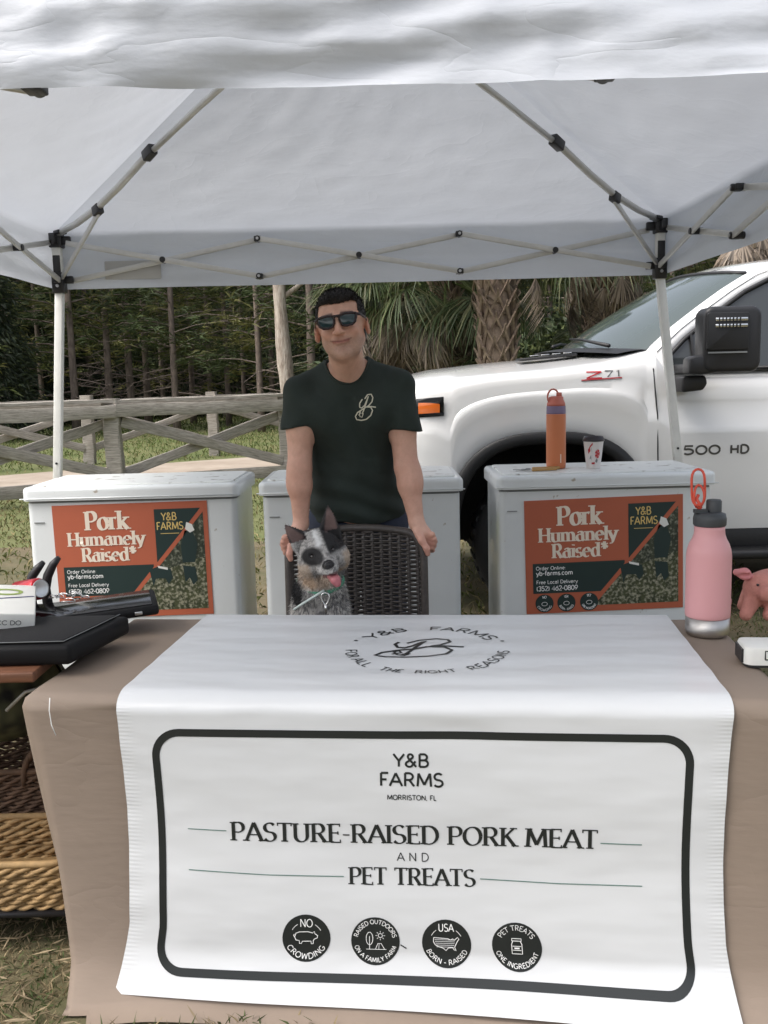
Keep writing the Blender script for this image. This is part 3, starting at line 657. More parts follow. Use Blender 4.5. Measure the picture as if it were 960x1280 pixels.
# unseen foliage added behind the viewer to dim low sky (shows in reflections)
n = 16000; P = np.stack([rng.uniform(-70, 70, n), rng.uniform(-34, -22, n), 6 * rng.random(n)], 1)
P = P[P[:, 2] < 4.5 + 1.5 * vnoise(P[:, 0] * .4, P[:, 1] * .3, 0, 6)]; n = len(P)
V, F = leaves(P, rng.normal(size=(n, 3)), rng.uniform(.9, 1.8, n), .8, .2, rng)
np_mesh('unseen_low_sky_screen', V, F, 'leafy', leafcol(n, (.035, .05, .02), .5, (.06, .075, .025), .3, rng), False, kind='stuff')

# the pale bare trunk behind the man
t = thing('dead_tree', (-1.37, 14, .1), 'pale bare tree trunk rising behind the man', 'tree')
mb = MB(); trunk_mesh(mb, 6.5, .115, .06, (-.016, 0), 3, 12, 40); mb.v = [(x * (1 + .16 * vnoise(z * 3, math.atan2(y, x) * 2, 0, 1)) + .03 * math.sin(z * 1.7), y, z) for x, y, z in mb.v]
mb.build('trunk', 'bark_pale', t, smooth=True, local=True)
for a, z, l in ((.3, 2.6, 1.1), (2.8, 3.3, 1.3), (5.0, 4.2, .9), (1.6, 4.9, 1.2)):
    mb = MB(); d = Vector((math.cos(a), math.sin(a), .7)); b = Vector((-.012 * z, 0, z)); mb.tube([b, b + d * l * .5, b + d * l + Vector((0, 0, .2))], [.04, .025, .008], 6); mb.build('limb', 'bark_pale', t, smooth=True, local=True)

# ------------------------------------------------------------------ cabbage palms
def frond_mesh(seed, dead):
    rng = np.random.default_rng(seed); rnd = random.Random(seed); V, F, Cc = [], [], []
    def quad(a, b, w0, w1, col, up=(0, 0, 1)):
        d = (b - a); d = d / (np.linalg.norm(d) + 1e-9); s = np.cross(d, np.array(up, float)); s /= (np.linalg.norm(s) + 1e-9); k = len(V)
        V.extend([a - s * w0, a + s * w0, b + s * w1, b - s * w1]); F.append((k, k + 1, k + 2, k + 3)); Cc.extend([col] * 4)
    pl = .55 if dead else .8
    pc = (.20, .15, .09) if dead else (.11, .14, .045); P = [np.array([pl * q, 0, (-.10 if not dead else -.25) * pl * q * q]) for q in (0, .25, .5, .75, 1)]
    for i in range(4): quad(P[i], P[i + 1], .02, .017, pc); quad(P[i], P[i + 1], .02, .017, pc, (0, 1, 0))
    n = 46; c0 = P[-1]
    for i in range(n):
        u = i / (n - 1) * 2 - 1; a = u * R(62 if dead else 105) + rnd.uniform(-.04, .04); L = (.62 if dead else .85) * (1 - .28 * abs(u)) * rnd.uniform(.85, 1.1)
        d = np.array([math.cos(a), math.sin(a), 0]); base = c0 + d * .02
        if dead:
            col = np.array([.27, .215, .165]) * rnd.uniform(.35, 1.3); L *= rnd.uniform(.6, 1.1); dr = (.05, .28, .85); kk = (0, .33, .66, 1)
        else:
            col = np.array([.062, .092, .032] if rnd.random() > .3 else [.13, .135, .06]) * rnd.uniform(.6, 1.3); dr = (0, .03, .18, .55); kk = (0, .33, .66, 1)
        pp = []
        for q in kk:
            r = L * q; z = -(.55 if not dead else .95) * L * q ** (2.2 if not dead else 1.3) * rnd.uniform(.75, 1.2) + .10 * math.sin(i * 2.2) * q * .3
            hr = r * (1 - (.15 if not dead else .45) * q * q); pp.append(base + d * hr + np.array([0, rnd.uniform(-.015, .015) * q, z]))
        ws = (.006, .010, .008, .002) if not dead else (.006, .008, .006, .002)
        for j in range(3): quad(pp[j], pp[j + 1], ws[j], ws[j + 1], col)
    return np.array(V), np.array(F), np.array(Cc)
FM = []
for i, dead in enumerate((False, False, True, True)):
    v, f, c = frond_mesh(60 + i, dead); o = np_mesh('frond', v, f, 'palm_green', c, False); FM.append(o.data); COL.objects.unlink(o); bpy.data.objects.remove(o)
def palm(x, y, h, label, seed, ngreen=20, ndead=18, r=.17, boots=True, spread=1.):
    rnd = random.Random(seed); t = thing('cabbage_palm', (x, y, .1), label, 'palm tree')
    mb = MB(); mb.tube([(0, 0, 0), (0, 0, h * .5), (0, 0, h), (0, 0, h + .35)], [r * .95, r * .9, r, r * .5], 14); mb.build('trunk', 'palm_boot', t, smooth=True, local=True)
    if boots:
        bt = MB(); row = 0; z = .1
        while z < h + .1:      # criss-cross leaf bases
            for k in range(7):
                a = 2 * math.pi * (k + .5 * (row % 2)) / 7 + row * .04; ca, sa = math.cos(a), math.sin(a); tx, ty = -sa, ca
                for sg in (-1, 1):
                    b0 = Vector((ca * r * .92 + tx * sg * .10, sa * r * .92 + ty * sg * .10, z)); b1 = Vector((ca * (r + .055), sa * (r + .055), z + .22)); b2 = b1 + Vector((ca * .05, sa * .05, .07))
                    bt.tube([b0, b1, b2], [.026, .022, .012], 4, flat=.6)
            z += .135; row += 1
        bt.build('leaf_bases', 'palm_boot', t, local=True)
    for i in range(ngreen + ndead):
        dead = i >= ngreen; o = bpy.data.objects.new('frond', FM[(2 if dead else 0) + i % 2]); COL.objects.link(o); o.parent = t
        az = i * 2.399 + rnd.uniform(-.3, .3)
        pitch = R(rnd.uniform(32, 78)) if dead else R(rnd.uniform(-65, 28))
        o.location = (math.cos(az) * r * .7, math.sin(az) * r * .7, h + (rnd.uniform(-.25, .05) if dead else rnd.uniform(0, .3)))
        s_ = rnd.uniform(.85, 1.15) * spread; o.scale = (s_, s_, s_); o.rotation_euler = Euler((rnd.uniform(-.3, .3), pitch, az), 'XYZ')
    return t
palm(1.43, 11.6, 3.15, 'cabbage palm with a thick criss-cross trunk right of the man', 1, 22, 6, .185)
palm(.90, 12.9, 2.62, 'leafy cabbage palm with green fans and a grey skirt behind the hood', 2, 26, 30, .15)
palm(.22, 13.6, 2.65, 'cabbage palm with hanging pale fronds just right of the man\'s head', 3, 22, 20, .15)
palm(2.85, 12.2, 3.0, 'cabbage palm with dead fronds hanging above the truck windshield', 4, 16, 22, .16, spread=.9)
palm(4.15, 10.6, 3.3, 'cabbage palm with a brown skirt of dead fronds over the truck roof', 5, 12, 30, .18)
palm(5.3, 12.0, 3.6, 'cabbage palm farthest right behind the truck cab', 6, 14, 26, .18)
palm(3.4, 14.5, 3.5, 'cabbage palm deep in the wood behind the truck cab', 7, 16, 20, .16)
# saw palmetto clump low behind the hood
for i, (x, y) in enumerate(((1.95, 13.2), (2.35, 12.6), (.6, 14.2), (2.9, 14.0), (-.2, 15.0))):
    t = thing('palmetto', (x, y, .1), 'low green palmetto fans ' + ('between the thick palm trunk and the windshield', 'nearest behind the hood vent', 'left of the thick palm trunk behind the man', 'deep behind the truck windshield', 'low behind the man, farthest back')[i], 'shrub', 'palmettos behind the truck')
    for k in range(14):
        o = bpy.data.objects.new('frond', FM[k % 2]); COL.objects.link(o); o.parent = t; o.rotation_euler = Euler((0, R(-70 + (k * 37) % 60), k * 2.4)); o.location = (0, 0, .2 + .06 * k)

# ------------------------------------------------------------------ canopy tent
CX0, CX1, CY0, CY1 = -1.585, 1.400, 1.72, 4.78
ZE, ZV, ZA = 2.235, 1.968, 2.83
APX = Vector(((CX0 + CX1) / 2, (CY0 + CY1) / 2, ZA))
tent = thing('canopy_tent', (APX.x, APX.y, 0), 'white pop-up canopy tent sheltering the market stall', 'canopy tent')
cor = [Vector((CX0 - .03, CY0 - .05, ZE)), Vector((CX1 + .03, CY0 - .05, ZE)), Vector((CX1 + .03, CY1 + .04, ZE)), Vector((CX0 - .03, CY1 + .04, ZE))]
def side(i):
    a, b = cor[i], cor[(i + 1) % 4]; out = Vector(((b - a).y, -(b - a).x, 0)).normalized(); L = (b - a).length
    mb = MB(); nu = 110; front = i == 0
    def fn(u, v):
        p = a.lerp(b, u); e = math.sin(math.pi * u)
        if v < .30:                       # valance
            t = 1 - v / .30
            drop = (ZE - ZV) * t; q = p.copy(); q.z = ZE - drop
            w = (.020 if not front else .030)
            x = u * L
            if front:
                d = .045 * e ** .5 + .95 * w * (.62 * math.sin(x * 3.4 + 9 * t * .55 + .8) * t + .55 * vnoise(x * 3.2 + 5 * t, t * 7.5 - x * 1.9, 0, 1)
                    + .42 * vnoise(x * 9 + t * 3, t * 13 + x * 3, 0, 4) + .26 * (1 - abs(vnoise(x * 13 - t * 20, t * 17 + x * 8, 0, 6))))
                for x0_, s_ in ((1.19, 1), (1.95, -1)):
                    rx, rz_ = x - x0_, t * .27 + .03; an = math.atan2(rz_, rx); rd = math.hypot(rx, rz_)
                    d += .010 * (1 - abs(math.sin(an * 7 + s_ + rd * 3))) ** 2 * math.exp(-rd / .45) * min(1, rd * 8)
                cn = cnoise(np.array([[x * 2.4 + t * .8, t * 4.5 - x * .35, 3.1], [x * 7 - t * 2, t * 9 + x * 1.1, 8.2]]), 1.)
                d += .009 * (1 - abs(cn[0])) ** 5 + .003 * (1 - abs(cn[1])) ** 4
                d += .050 * t; q.z -= .017 * t
                q.z += .010 * vnoise(x * 2.1, 0, 0, 3) * t - (.004 * t)
            else:
                d = .02 * e + w * (.6 * vnoise(x * 3.5, t * 5 + x, 0, i) + .3 * vnoise(x * 9, t * 12, 0, i + 4))
            d *= min(1, e * 6); q = q + out * d
            return q
        t = (v - .30) / .70; top = APX + Vector((0, 0, .06))
        q = p.lerp(top, t); m = e * math.sin(math.pi * t)
        q.z += -.055 * m * (1 + .4 * math.sin(t * 3)) + .012 * m * vnoise(u * 17, t * 9, 0, i) + .006 * min(1, m * 5) * vnoise(u * 45 + t * 12, t * 34, 0, i + 7)
        if front: q.y -= .045 * e ** .5 * (1 - t) ** 6; q.z += .008 * (1 - t) ** 4 * vnoise(u * 12, t * 30, 0, 3)
        return q
    mb.grid(fn, nu, 64); return mb
for i in range(4): side(i).build('canopy_cover' if i == 0 else 'canopy_cover', 'canopy_fabric', tent, smooth=True)
# hem along every valance
for i in range(4):
    a, b = cor[i].copy(), cor[(i + 1) % 4].copy()
mb = MB(); mb.box((CX0 + .36, CY1 + .035, 2.055), (.28, .006, .09)); mb.build('label_pocket', 'pocket_grey', tent, bevel=.003)

pole_bot = {0: Vector((CX0 - .10, CY0 - .05, 0)), 1: Vector((CX1 + .12, CY0 - .05, 0)), 3: Vector((CX0 - .155, CY1 + .0, .12)), 2: Vector((CX1 + .215, CY1, .12))}
tc_ = {0: Vector((CX0, CY0, 2.20)), 1: Vector((CX1, CY0, 2.20)), 2: Vector((CX1, CY1, 2.20)), 3: Vector((CX0, CY1, 2.20))}
for i in range(4):
    top = tc_[i]; bt = pole_bot[i]
    at_ = lambda z: bt.lerp(Vector((top.x, top.y, 1.97)), (z - bt.z) / (1.97 - bt.z))
    mb = MB(); mb.beam(at_(.9) , Vector((top.x, top.y, 1.97)), .040, .040, (0, 1, 0)); mb.beam(Vector((top.x, top.y, 1.97)), top, .043, .043, (0, 1, 0))
    leg = mb.build('leg', 'pole_paint', tent, bevel=.005)
    mb = MB(); mb.beam(bt + Vector((0, 0, .01)), at_(1.08), .033, .033, (0, 1, 0)); mb.build('lower_leg', 'pole_paint', leg, bevel=.004)
    mb = MB(); mb.box(bt + Vector((0, 0, .008)), (.10, .10, .014)); mb.build('foot_plate', 'frame_steel', leg, bevel=.003)
    mb = MB()
    for k in range(3): p = at_(1.02 + k * .0); p = at_(1.03); 
    mb.lathe([(.006, -.002), (.006, .004)], at_(1.10) + Vector((0, -.021, 0)), 10, axis=Vector((0, -1, 0))); mb.build('lock_button', 'black_plastic', leg)
    # top bracket and slider
    mb = MB(); mb.box(top + Vector((0, 0, -.0)), (.062, .062, .07)); 
    dx = 1 if top.x < 0 else -1; dy = 1 if top.y < 3 else -1
    mb.box(top + Vector((dx * .045, 0, .0)), (.05, .026, .04)); mb.box(top + Vector((0, dy * .045, 0)), (.026, .05, .04)); mb.box(top + Vector((dx * .03, dy * .03, .035)), (.05, .05, .02), (0, 0, R(45)))
    mb.build('corner_bracket', 'black_plastic', tent, bevel=.005)
    mb = MB(); mb.box(top + Vector((0, 0, -.115)), (.036, .052, .085)); mb.build('corner_sticker', 'black_plastic', tent, bevel=.003)
    mb = MB(); mb.box((top.x, top.y, 1.995), (.060, .060, .10)); mb.box((top.x + dx * .045, top.y, 2.01), (.05, .026, .036)); mb.box((top.x, top.y + dy * .045, 2.01), (.026, .05, .036))
    sl = mb.build('leg_slider', 'black_plastic', tent, bevel=.005)
    mb = MB(); mb.lathe([(.008, 0), (.008, .006)], (top.x, top.y - .032, 1.98), 10, axis=Vector((0, -1, 0))); mb.build('slider_pin', 'bolt_metal', sl)
def truss(i, j, inn):
    """three crossing pairs of bars between two corners"""
    A, B = tc_[i], tc_[j]; d = (B - A).normalized(); nx = inn
    zt, zb = 2.185, 2.005; pts = []
    ks = [0, 1 / 3, 2 / 3, 1]; off = .018
    for k in range(3):
        a0 = A.lerp(B, ks[k]) + d * (.05 if k == 0 else 0); a1 = A.lerp(B, ks[k + 1]) - d * (.05 if k == 2 else 0)
        p = a0.copy(); p.z = zt; q = a1.copy(); q.z = zb; s = nx * off
        mb = MB(); mb.beam(p + s, q + s, .012, .026); mb.build('truss_bar', 'frame_steel', tent, bevel=.003)
        p.z = zb; q.z = zt
        mb = MB(); mb.beam(p - s, q - s, .012, .026); mb.build('truss_bar', 'frame_steel', tent, bevel=.003)
        m = (p + q) / 2; mb = MB(); mb.lathe([(.013, -.03), (.015, -.026), (.015, .026), (.013, .03)], m, 12, axis=nx); 
        jt = mb.build('pivot', 'black_plastic', tent, smooth=True, auto=40); 
        if k < 2:
            for z in (zt, zb):
                c = a1.copy(); c.z = z; mb = MB(); mb.box(c, (.036, .046, .026)); mb.lathe([(.015, -.030), (.015, .030)], c, 12, axis=nx)
                jt = mb.build('truss_joint', 'black_plastic', tent, bevel=.004)
                mb = MB(); mb.lathe([(.007, 0), (.007, .004)], c + nx * (.030), 10, axis=nx); mb.build('bolt', 'bolt_metal', jt)
truss(3, 2, Vector((0, -1, 0))); truss(0, 1, Vector((0, 1, 0))); truss(0, 3, Vector((1, 0, 0))); truss(1, 2, Vector((-1, 0, 0)))
for i in range(4):          # hip rafters: outer tube, inner tube, connector, strut
    c = tc_[i] + Vector((0, 0, .03)); pk = APX + Vector((0, 0, -.06)); dv = (pk - c)
    P = lambda t: c + dv * t + Vector((0, 0, -.055 * math.sin(math.pi * min(1, t / .45)) * (1 - t)))
    mb = MB(); mb.tube([P(t) for t in (.015, .1, .2, .3, .43)], .0155, 8); r_1 = mb.build('rafter', 'frame_steel', tent, smooth=True)
    mb = MB(); mb.tube([P(t) for t in (.40, .6, .8, 1)], .0125, 8); mb.build('rafter_extension', 'frame_steel', r_1, smooth=True)
    mb = MB(); mb.beam(P(.408), P(.440), .038, .044); mb.build('rafter_lock', 'black_plastic', r_1, bevel=.006)
    mb = MB(); mb.beam(P(.19) + Vector((0, 0, -.01)), P(.215) + Vector((0, 0, -.01)), .035, .045); mb.build('strut_joint', 'black_plastic', r_1, bevel=.005)
    s0 = Vector((tc_[i].x, tc_[i].y, 2.0)); e = P(.205) + Vector((0, 0, -.025)); mb = MB(); mb.beam(s0.lerp(e, .06), e, .012, .024); mb.build('strut', 'frame_steel', tent, bevel=.003)
mb = MB(); mb.lathe([(.05, -.10), (.06, -.08), (.06, 0), (.03, .03)], APX + Vector((0, 0, -.02)), 16); mb.build('peak_hub', 'black_plastic', tent, smooth=True)

# ------------------------------------------------------------------ front table, cloth, banner
TX = Vector((.995, -.1015, 0)).normalized(); TY = Vector((-TX.y, TX.x, 0)); TO = Vector((-.898, 2.189, 0))
def T(x, y, z): return TO + TX * x + TY * y + Vector((0, 0, z))
TA = math.atan2(TX.y, TX.x)
tb = thing('folding_table', T(.915, .38, 0), 'long folding table hidden under the taupe cloth', 'table', rz=TA)
mb = MB(); mb.box((0, 0, .722), (1.74, .67, .030)); mb.build('tabletop', 'paper_white', tb, bevel=.01, local=True)
for sx in (-1, 1):
    for sy in (-1, 1):
        mb = MB(); mb.tube([(sx * .72, sy * .30, .705), (sx * .74, sy * .31, .004)], .014, 10); mb.build('leg', 'frame_steel', tb, smooth=True, local=True)
    mb = MB(); mb.tube([(sx * .725, -.30, .22), (sx * .725, .30, .22)], .011, 8); mb.build('crossbar', 'frame_steel', tb, smooth=True, local=True)
# tablecloth: rings round the rounded rectangle
TL, TD = 1.83, .757
def rrect(n_side=46, r=.035):
    P = []; seg = [((r, 0), (TL - r, 0), 'f'), ((TL, r), (TL, TD - r), 'r'), ((TL - r, TD), (r, TD), 'b'), ((0, TD - r), (0, r), 'l')]
    cs = [((TL - r, r), -90), ((TL - r, TD - r), 0), ((r, TD - r), 90), ((r, r), 180)]
    for k, (a, b, _) in enumerate(seg):
        n = n_side * 2 if k % 2 == 0 else n_side
        for i in range(n): P.append((a[0] + (b[0] - a[0]) * i / n, a[1] + (b[1] - a[1]) * i / n))
        c, a0 = cs[k]
        for i in range(8): an = R(a0 + 90 * i / 8); P.append((c[0] + r * math.cos(an), c[1] + r * math.sin(an)))
    return P
RP = rrect(); NP = len(RP); vs = []; rings = 0
def outn(i):
    a, b = RP[i - 1], RP[(i + 1) % NP]; d = Vector((b[0] - a[0], b[1] - a[1])); d.normalize(); return (d.y, -d.x)
cx_, cy_ = TL / 2, TD / 2
for f in (0, .2, .4, .6, .75, .86, .915, .94, .96, .975, .987, .996):
    for (x, y) in RP:
        X = cx_ + (x - cx_) * f; Y = cy_ + (y - cy_) * f
        de = min(X, TL - X, Y, TD - Y); rd_ = .034; dz_ = rd_ * (1 - math.sqrt(max(0, 1 - (1 - min(de, rd_) / rd_) ** 2)))
        vs.append(T(X, Y, .7475 - dz_ + .0018 * vnoise(X * 14, Y * 18, 0, 2) + .0012 * vnoise(X * 40, Y * 6, 0, 5)))
    rings += 1
for k, t in enumerate((0, .008, .02, .05, .10, .16, .24, .33, .43, .53, .63, .73, .82, .89, .94, .972, .988, 1.0, 1.03)):
    for i, (x, y) in enumerate(RP):
        nx, ny = outn(i); s = i / NP; per = s * 5.2
        o = .004 + (.035 * t ** 2.0) + t * (.007 * math.sin(per * 9 + 1.0) + .004 * vnoise(per * 12, t * 2, 0, 3)) + .0015 * vnoise(per * 30, t * 25, 0, 9)
        if .0 < y < TD - .0 or y <= 0: pass
        if y < .01: wq = min(1, max(0, (x - .04) / .30)) * min(1, max(0, (1.79 - x) / .30)); wq = wq * wq * (3 - 2 * wq); o = o * (1 - wq) + (-.010 + .030 * t ** 2.2) * wq
        if ny < -.3: o += .03 * max(0, t - .55) ** 2 * 4
        if x < .3: o -= 0
        if nx < -.1: o = .004 - .02 * t + t * .012 * math.sin(y * 22)
        x_t = .095 * t ** 1.15 * max(0, 1 - x / .5) ** 1.5 if y < .3 else .05 * t * max(0, 1 - x / .5)
        z = .7135 - .705 * min(t, 1)
        if t > .9 and not nx < -.1: o += (t - .9) * (.55 + .35 * vnoise(per * 4, 0, 0, 1)) * (1 if y < .4 else .4); z = max(.003 + .006 * (1 + vnoise(per * 7, t * 40, 0, 2)), z)
        if t > 1: z = .008; o += (.05 + .03 * vnoise(per * 5, 0, 0, 8)) * (.2 if nx < -.1 or x < .12 else 1)
        cxn = 0
        if i and (x < .05 and y < .05): cxn = 0
        vs.append(T(x + nx * o + x_t, y + ny * o, z))
    rings += 1
fs = [(j * NP + i, j * NP + (i + 1) % NP, (j + 1) * NP + (i + 1) % NP, (j + 1) * NP + i) for j in range(rings - 1) for i in range(NP)]
mb = MB(); mb.add(vs, fs); clo = mb.build('tablecloth', 'cloth_taupe', None, smooth=True)
tagp(clo, 'taupe cloth draped over the front table down to the grass', 'tablecloth')
mb = MB(); mb.tube([T(.085, -.008, .745), T(.084, -.014, .715), T(.088, -.016, .68), T(.098, -.018, .655)], .0012, 5); mb.build('loose_thread', 'print_white', clo, smooth=True)

BU0 = .25; BW = 1.43
def banner(u, s, lift=0.):
    """u across in metres, s > 0 on the table top (distance behind the front edge), s < 0 hanging"""
    def raw(u, s):
        e = abs(u - BW / 2) / (BW / 2)
        if s >= .045: y, z = s, .7545
        elif s > -.045:
            t = (.045 - s) / .09 * math.pi / 2; y = .045 - .062 * math.sin(t); z = .7095 + .045 * math.cos(t)
        else:
            h = (-s - .045) / .665; y = -.017 - .030 * h ** 1.6 - (.11 + .16 * u / BW) * max(0, h - .86) ** 1.5 * 4; z = max(.7545 + s, .023)
        x = BU0 + u
        if s < 0:
            h = -s / .71
            x += (-.022 * (1 - u / BW) * max(0, h - .8) * 5 + .012 * math.sin(h * 3)) * (1 - u / BW) * 1.0 + (.012 * max(0, h - .8) * 5 - .018 * math.sin(h * 3)) * (u / BW)
            y += (.0032 * vnoise(u * 4.5, s * 13, 0, 2) + .0030 * math.sin(s * 17 + u * 2.2)) * min(1, h * 5) - .006 * h * math.sin(u * 5.1 + .6)
            y -= .010 * e ** 6 * math.sin(h * 3.14) * -1
            if e > .93: y += .0008 * math.sin(s * 62) * (e - .93) / .07
            # dimple under the fold
            y += .004 * math.exp(-((u - .82) / .10) ** 2 - ((s + .08) / .03) ** 2)
        else:
            z += (.0016 * math.sin(s * 46 + 1.5 * math.sin(u * 3)) * (.4 + .6 * math.sin(u * 2.2) ** 2) + .0012 * vnoise(u * 7, s * 24, 0, 5) + .0008) * min(1, s * 12)
        return T(x, y, z)
    p = raw(u, s)
    if lift:
        a = raw(u + .004, s) - raw(u - .004, s); b = raw(u, s + .004) - raw(u, s - .004); n = a.cross(b).normalized(); p = p + n * lift
    return p
mb = MB(); NU, NV = 150, 210; s_lo, s_hi = -.727, .757
SV = [s_lo + (s_hi - s_lo) * j / NV for j in range(NV + 1)]
mb.grid(lambda u, v: banner(u * BW, (s_lo - .006 * u) + (s_hi - s_lo + .006 * u) * v), NU, NV)
ban = mb.build('banner', 'banner_vinyl', None, smooth=True)
tagp(ban, 'white printed vinyl banner laid over the tablecloth and hanging down its front', 'banner')
uvl = ban.data.uv_layers.new(name='UVMap'); vi = np.zeros(len(ban.data.loops), np.int32); ban.data.loops.foreach_get('vertex_index', vi)
uu = (vi % (NU + 1)) / NU * BW; vv = (vi // (NU + 1)) / NV * (s_hi - s_lo + .024 * uu / BW) + s_lo - .006 * uu / BW
uvl.data.foreach_set('uv', np.stack([uu, vv], 1).astype(np.float32).ravel())
FR = lambda u, z, l: banner(u, z - .7545, l)        # hanging part addressed by height
def rr(u0, u1, z0, z1, r):
    P = arc(u1 - r, z1 - r, r, r, 90, 0, 10) + arc(u1 - r, z0 + r, r, r, 0, -90, 10) + arc(u0 + r, z0 + r, r, r, 270, 180, 10) + arc(u0 + r, z1 - r, r, r, 180, 90, 10)
    return P + [P[0]]
ink = Ink(FR); ink.strip(rr(.088, 1.343, .078, .667, .062), .0185, closed=True); ink.build('printed_border', 'print_black', ban)
ink = Ink(FR); ink.text('Y&B', .662, .592, .748, .030, wt=.17); ink.text('FARMS', .628, .5455, .782, .031, wt=.17); ink.build('stall_name_print', 'print_black', ban)
ink = Ink(FR); ink.text('MORRISTON, FL', .647, .512, .765, .0115, wt=.17); ink.build('town_print', 'print_black', ban)
def heading(txt, u0, z0, u1, cap):
    i = Ink(FR, step=.01); i.text(txt, u0, z0, u1, cap, 'serif', wt=.155); i.build('heading_print', 'print_black', ban)
heading('PASTURE-RAISED PORK MEAT', .262, .403, 1.143, .045)
ink = Ink(FR); ink.text('A N D', .667, .360, .745, .020, wt=.11); ink.build('small_print', 'print_black', ban)
heading('PET TREATS', .550, .302, .855, .040)
for a in (((.155, .428), (.252, .426)), ((1.148, .417), (1.243, .416)), ((.155, .328), (.35, .321), (.538, .320)), ((.866, .321), (1.05, .316), (1.244, .317))):
    i = Ink(FR); i.strip(list(a), .0022); i.build('rule_line', 'print_green', ban)
def badge(cx, cz, kind):
    i = Ink(FR, .0010); i.disc(cx, cz, .0585); b = i.build('round_badge', 'print_black', ban)
    i = Ink(FR, .0018, .006)
    def ring(a0, a1): i.strip(arc(cx, cz, .040, .040, a0, a1, 14), .0012)
    if kind == 0:
        i.text('NO', cx - .016, cz + .028, cx + .016, .019, wt=.11); i.arctext('CROWDING', cx, cz, .052, 205, 335, .013, .14, sy=1.)
        ring(150, 122); ring(30, 58)
        P = [(-.030, .002), (-.027, .012), (-.018, .016), (.004, .017), (.016, .014), (.020, .018), (.022, .012), (.029, .007), (.028, .001), (.021, -.002), (.018, -.006), (.018, -.015), (.013, -.015), (.012, -.008), (-.010, -.009), (-.012, -.015), (-.017, -.015), (-.018, -.007), (-.026, -.006), (-.030, .002), (-.033, .006), (-.031, .010)]
        i.strip([(cx + a * .95, cz + c * .95) for a, c in P], .0018)
    elif kind == 1:
        i.arctext('RAISED OUTDOORS', cx, cz, .043, 168, 12, .010, .14); i.arctext('ON A FAMILY FARM', cx, cz, .052, 195, 345, .010, .14)
        i.strip([(cx + a, cz + c) for a, c in arc(-.014, .006, .008, .016, 0, 360)], .0015); i.strip([(cx - .014, cz + .012), (cx - .014, cz - .020)], .0015)
        i.strip([(cx + a, cz + c) for a, c in arc(.012, .014, .005, .005, 0, 360)], .0014)
        for k in range(8):
            a = k * math.pi / 4; i.strip([(cx + .012 + .0075 * math.cos(a), cz + .014 + .0075 * math.sin(a)), (cx + .012 + .0115 * math.cos(a), cz + .014 + .0115 * math.sin(a))], .0012)
        i.strip([(cx - .022, cz - .021), (cx + .026, cz - .021)], .0014); i.strip([(cx + .000, cz - .021), (cx + .006, cz - .006), (cx + .014, cz - .006), (cx + .022, cz - .021)], .0014); i.strip([(cx + .008, cz - .021), (cx + .009, cz - .006)], .0012)
    elif kind == 2:
        i.text('USA', cx - .019, cz + .030, cx + .019, .018, wt=.12); i.arctext('BORN - RAISED', cx, cz, .052, 200, 340, .011, .14); ring(152, 126); ring(28, 54)
        P = [(-.030, .014), (-.012, .013), (.004, .012), (.010, .009), (.015, .012), (.019, .009), (.027, .016), (.030, .012), (.025, .004), (.021, -.004), (.019, -.009), (.022, -.018), (.018, -.016), (.014, -.010), (.004, -.011), (-.002, -.018), (-.008, -.012), (-.020, -.008), (-.027, -.004), (-.031, .004), (-.030, .014)]
        i.strip([(cx + a, cz + c) for a, c in P], .0018)
        for k in range(5): zz = .009 - k * .0045; i.strip([(cx - .028 + k * .001, cz + zz), (cx + .021 - k * .001, cz + zz)], .0011)
    else:
        i.arctext('PET TREATS', cx, cz, .040, 150, 30, .012, .11); i.arctext('ONE INGREDIENT', cx, cz, .052, 196, 344, .0105, .14)
        i.strip([(cx - .011, cz + .014), (cx + .011, cz + .014), (cx + .011, cz + .020), (cx - .011, cz + .020), (cx - .011, cz + .014)], .0017)
        i.strip([(cx - .009, cz + .013), (cx - .012, cz + .006), (cx - .012, cz - .018), (cx + .012, cz - .018), (cx + .012, cz + .006), (cx + .009, cz + .013)], .0017)
        i.strip([(cx - .010, cz + .001), (cx + .010, cz + .001)], .0015); i.strip([(cx - .010, cz - .009), (cx + .010, cz - .009)], .0015)
        i.strip([(cx - .006, cz - .004), (cx + .006, cz - .004)], .004)
    i.build('badge_print', 'print_white', b)
for k, (cx, cz) in enumerate(((.445, .168), (.612, .1645), (.782, .163), (.948, .162))): badge(cx, cz, k)
ink = Ink(FR); ink.strip([(.672, .156), (.686, .147)], .003); ink.build('scuff_mark', 'print_black', ban)
# the round emblem printed on the top
TP = lambda u, y, l: banner(u, y, l)
ink = Ink(TP, .0012, .012); cu, cv = .722, .385
def script_logo(i, cx, cy, s, w):
    q = lambda pts: [(cx + a * s, cy + b * s) for a, b in pts]
    i.strip(q([(-.62, .42), (-.70, .20), (-.62, -.02), (-.45, -.06), (-.25, .10), (-.05, .45), (.02, .52), (-.10, .20), (-.25, -.15), (-.38, -.45), (-.50, -.62)]), w)
    i.strip(q([(-.42, .30), (-.15, .62), (.25, .78), (.55, .70), (.62, .45), (.40, .18), (.10, .04), (.45, .10), (.95, .04)]), w)
    i.strip(q([(.10, .04), (.50, .02), (.68, -.18), (.55, -.48), (.15, -.72), (-.35, -.82), (-.85, -.78), (-1.10, -.62), (-.95, -.38), (-.60, -.22), (-.20, -.12), (.10, .04)]), w)
    i.strip(q([(-.72, -.52), (-.50, -.40), (-.56, -.26), (-.68, -.34), (-.58, -.58), (-.40, -.66), (-.30, -.45)]), w * .8)
script_logo(ink, cu - .01, cv + .01, .115, .0095)
ink.arctext('Y&B', cu, cv, .185, 150, 110, .040, .15); ink.arctext('FARMS', cu, cv, .185, 92, 28, .040, .15)
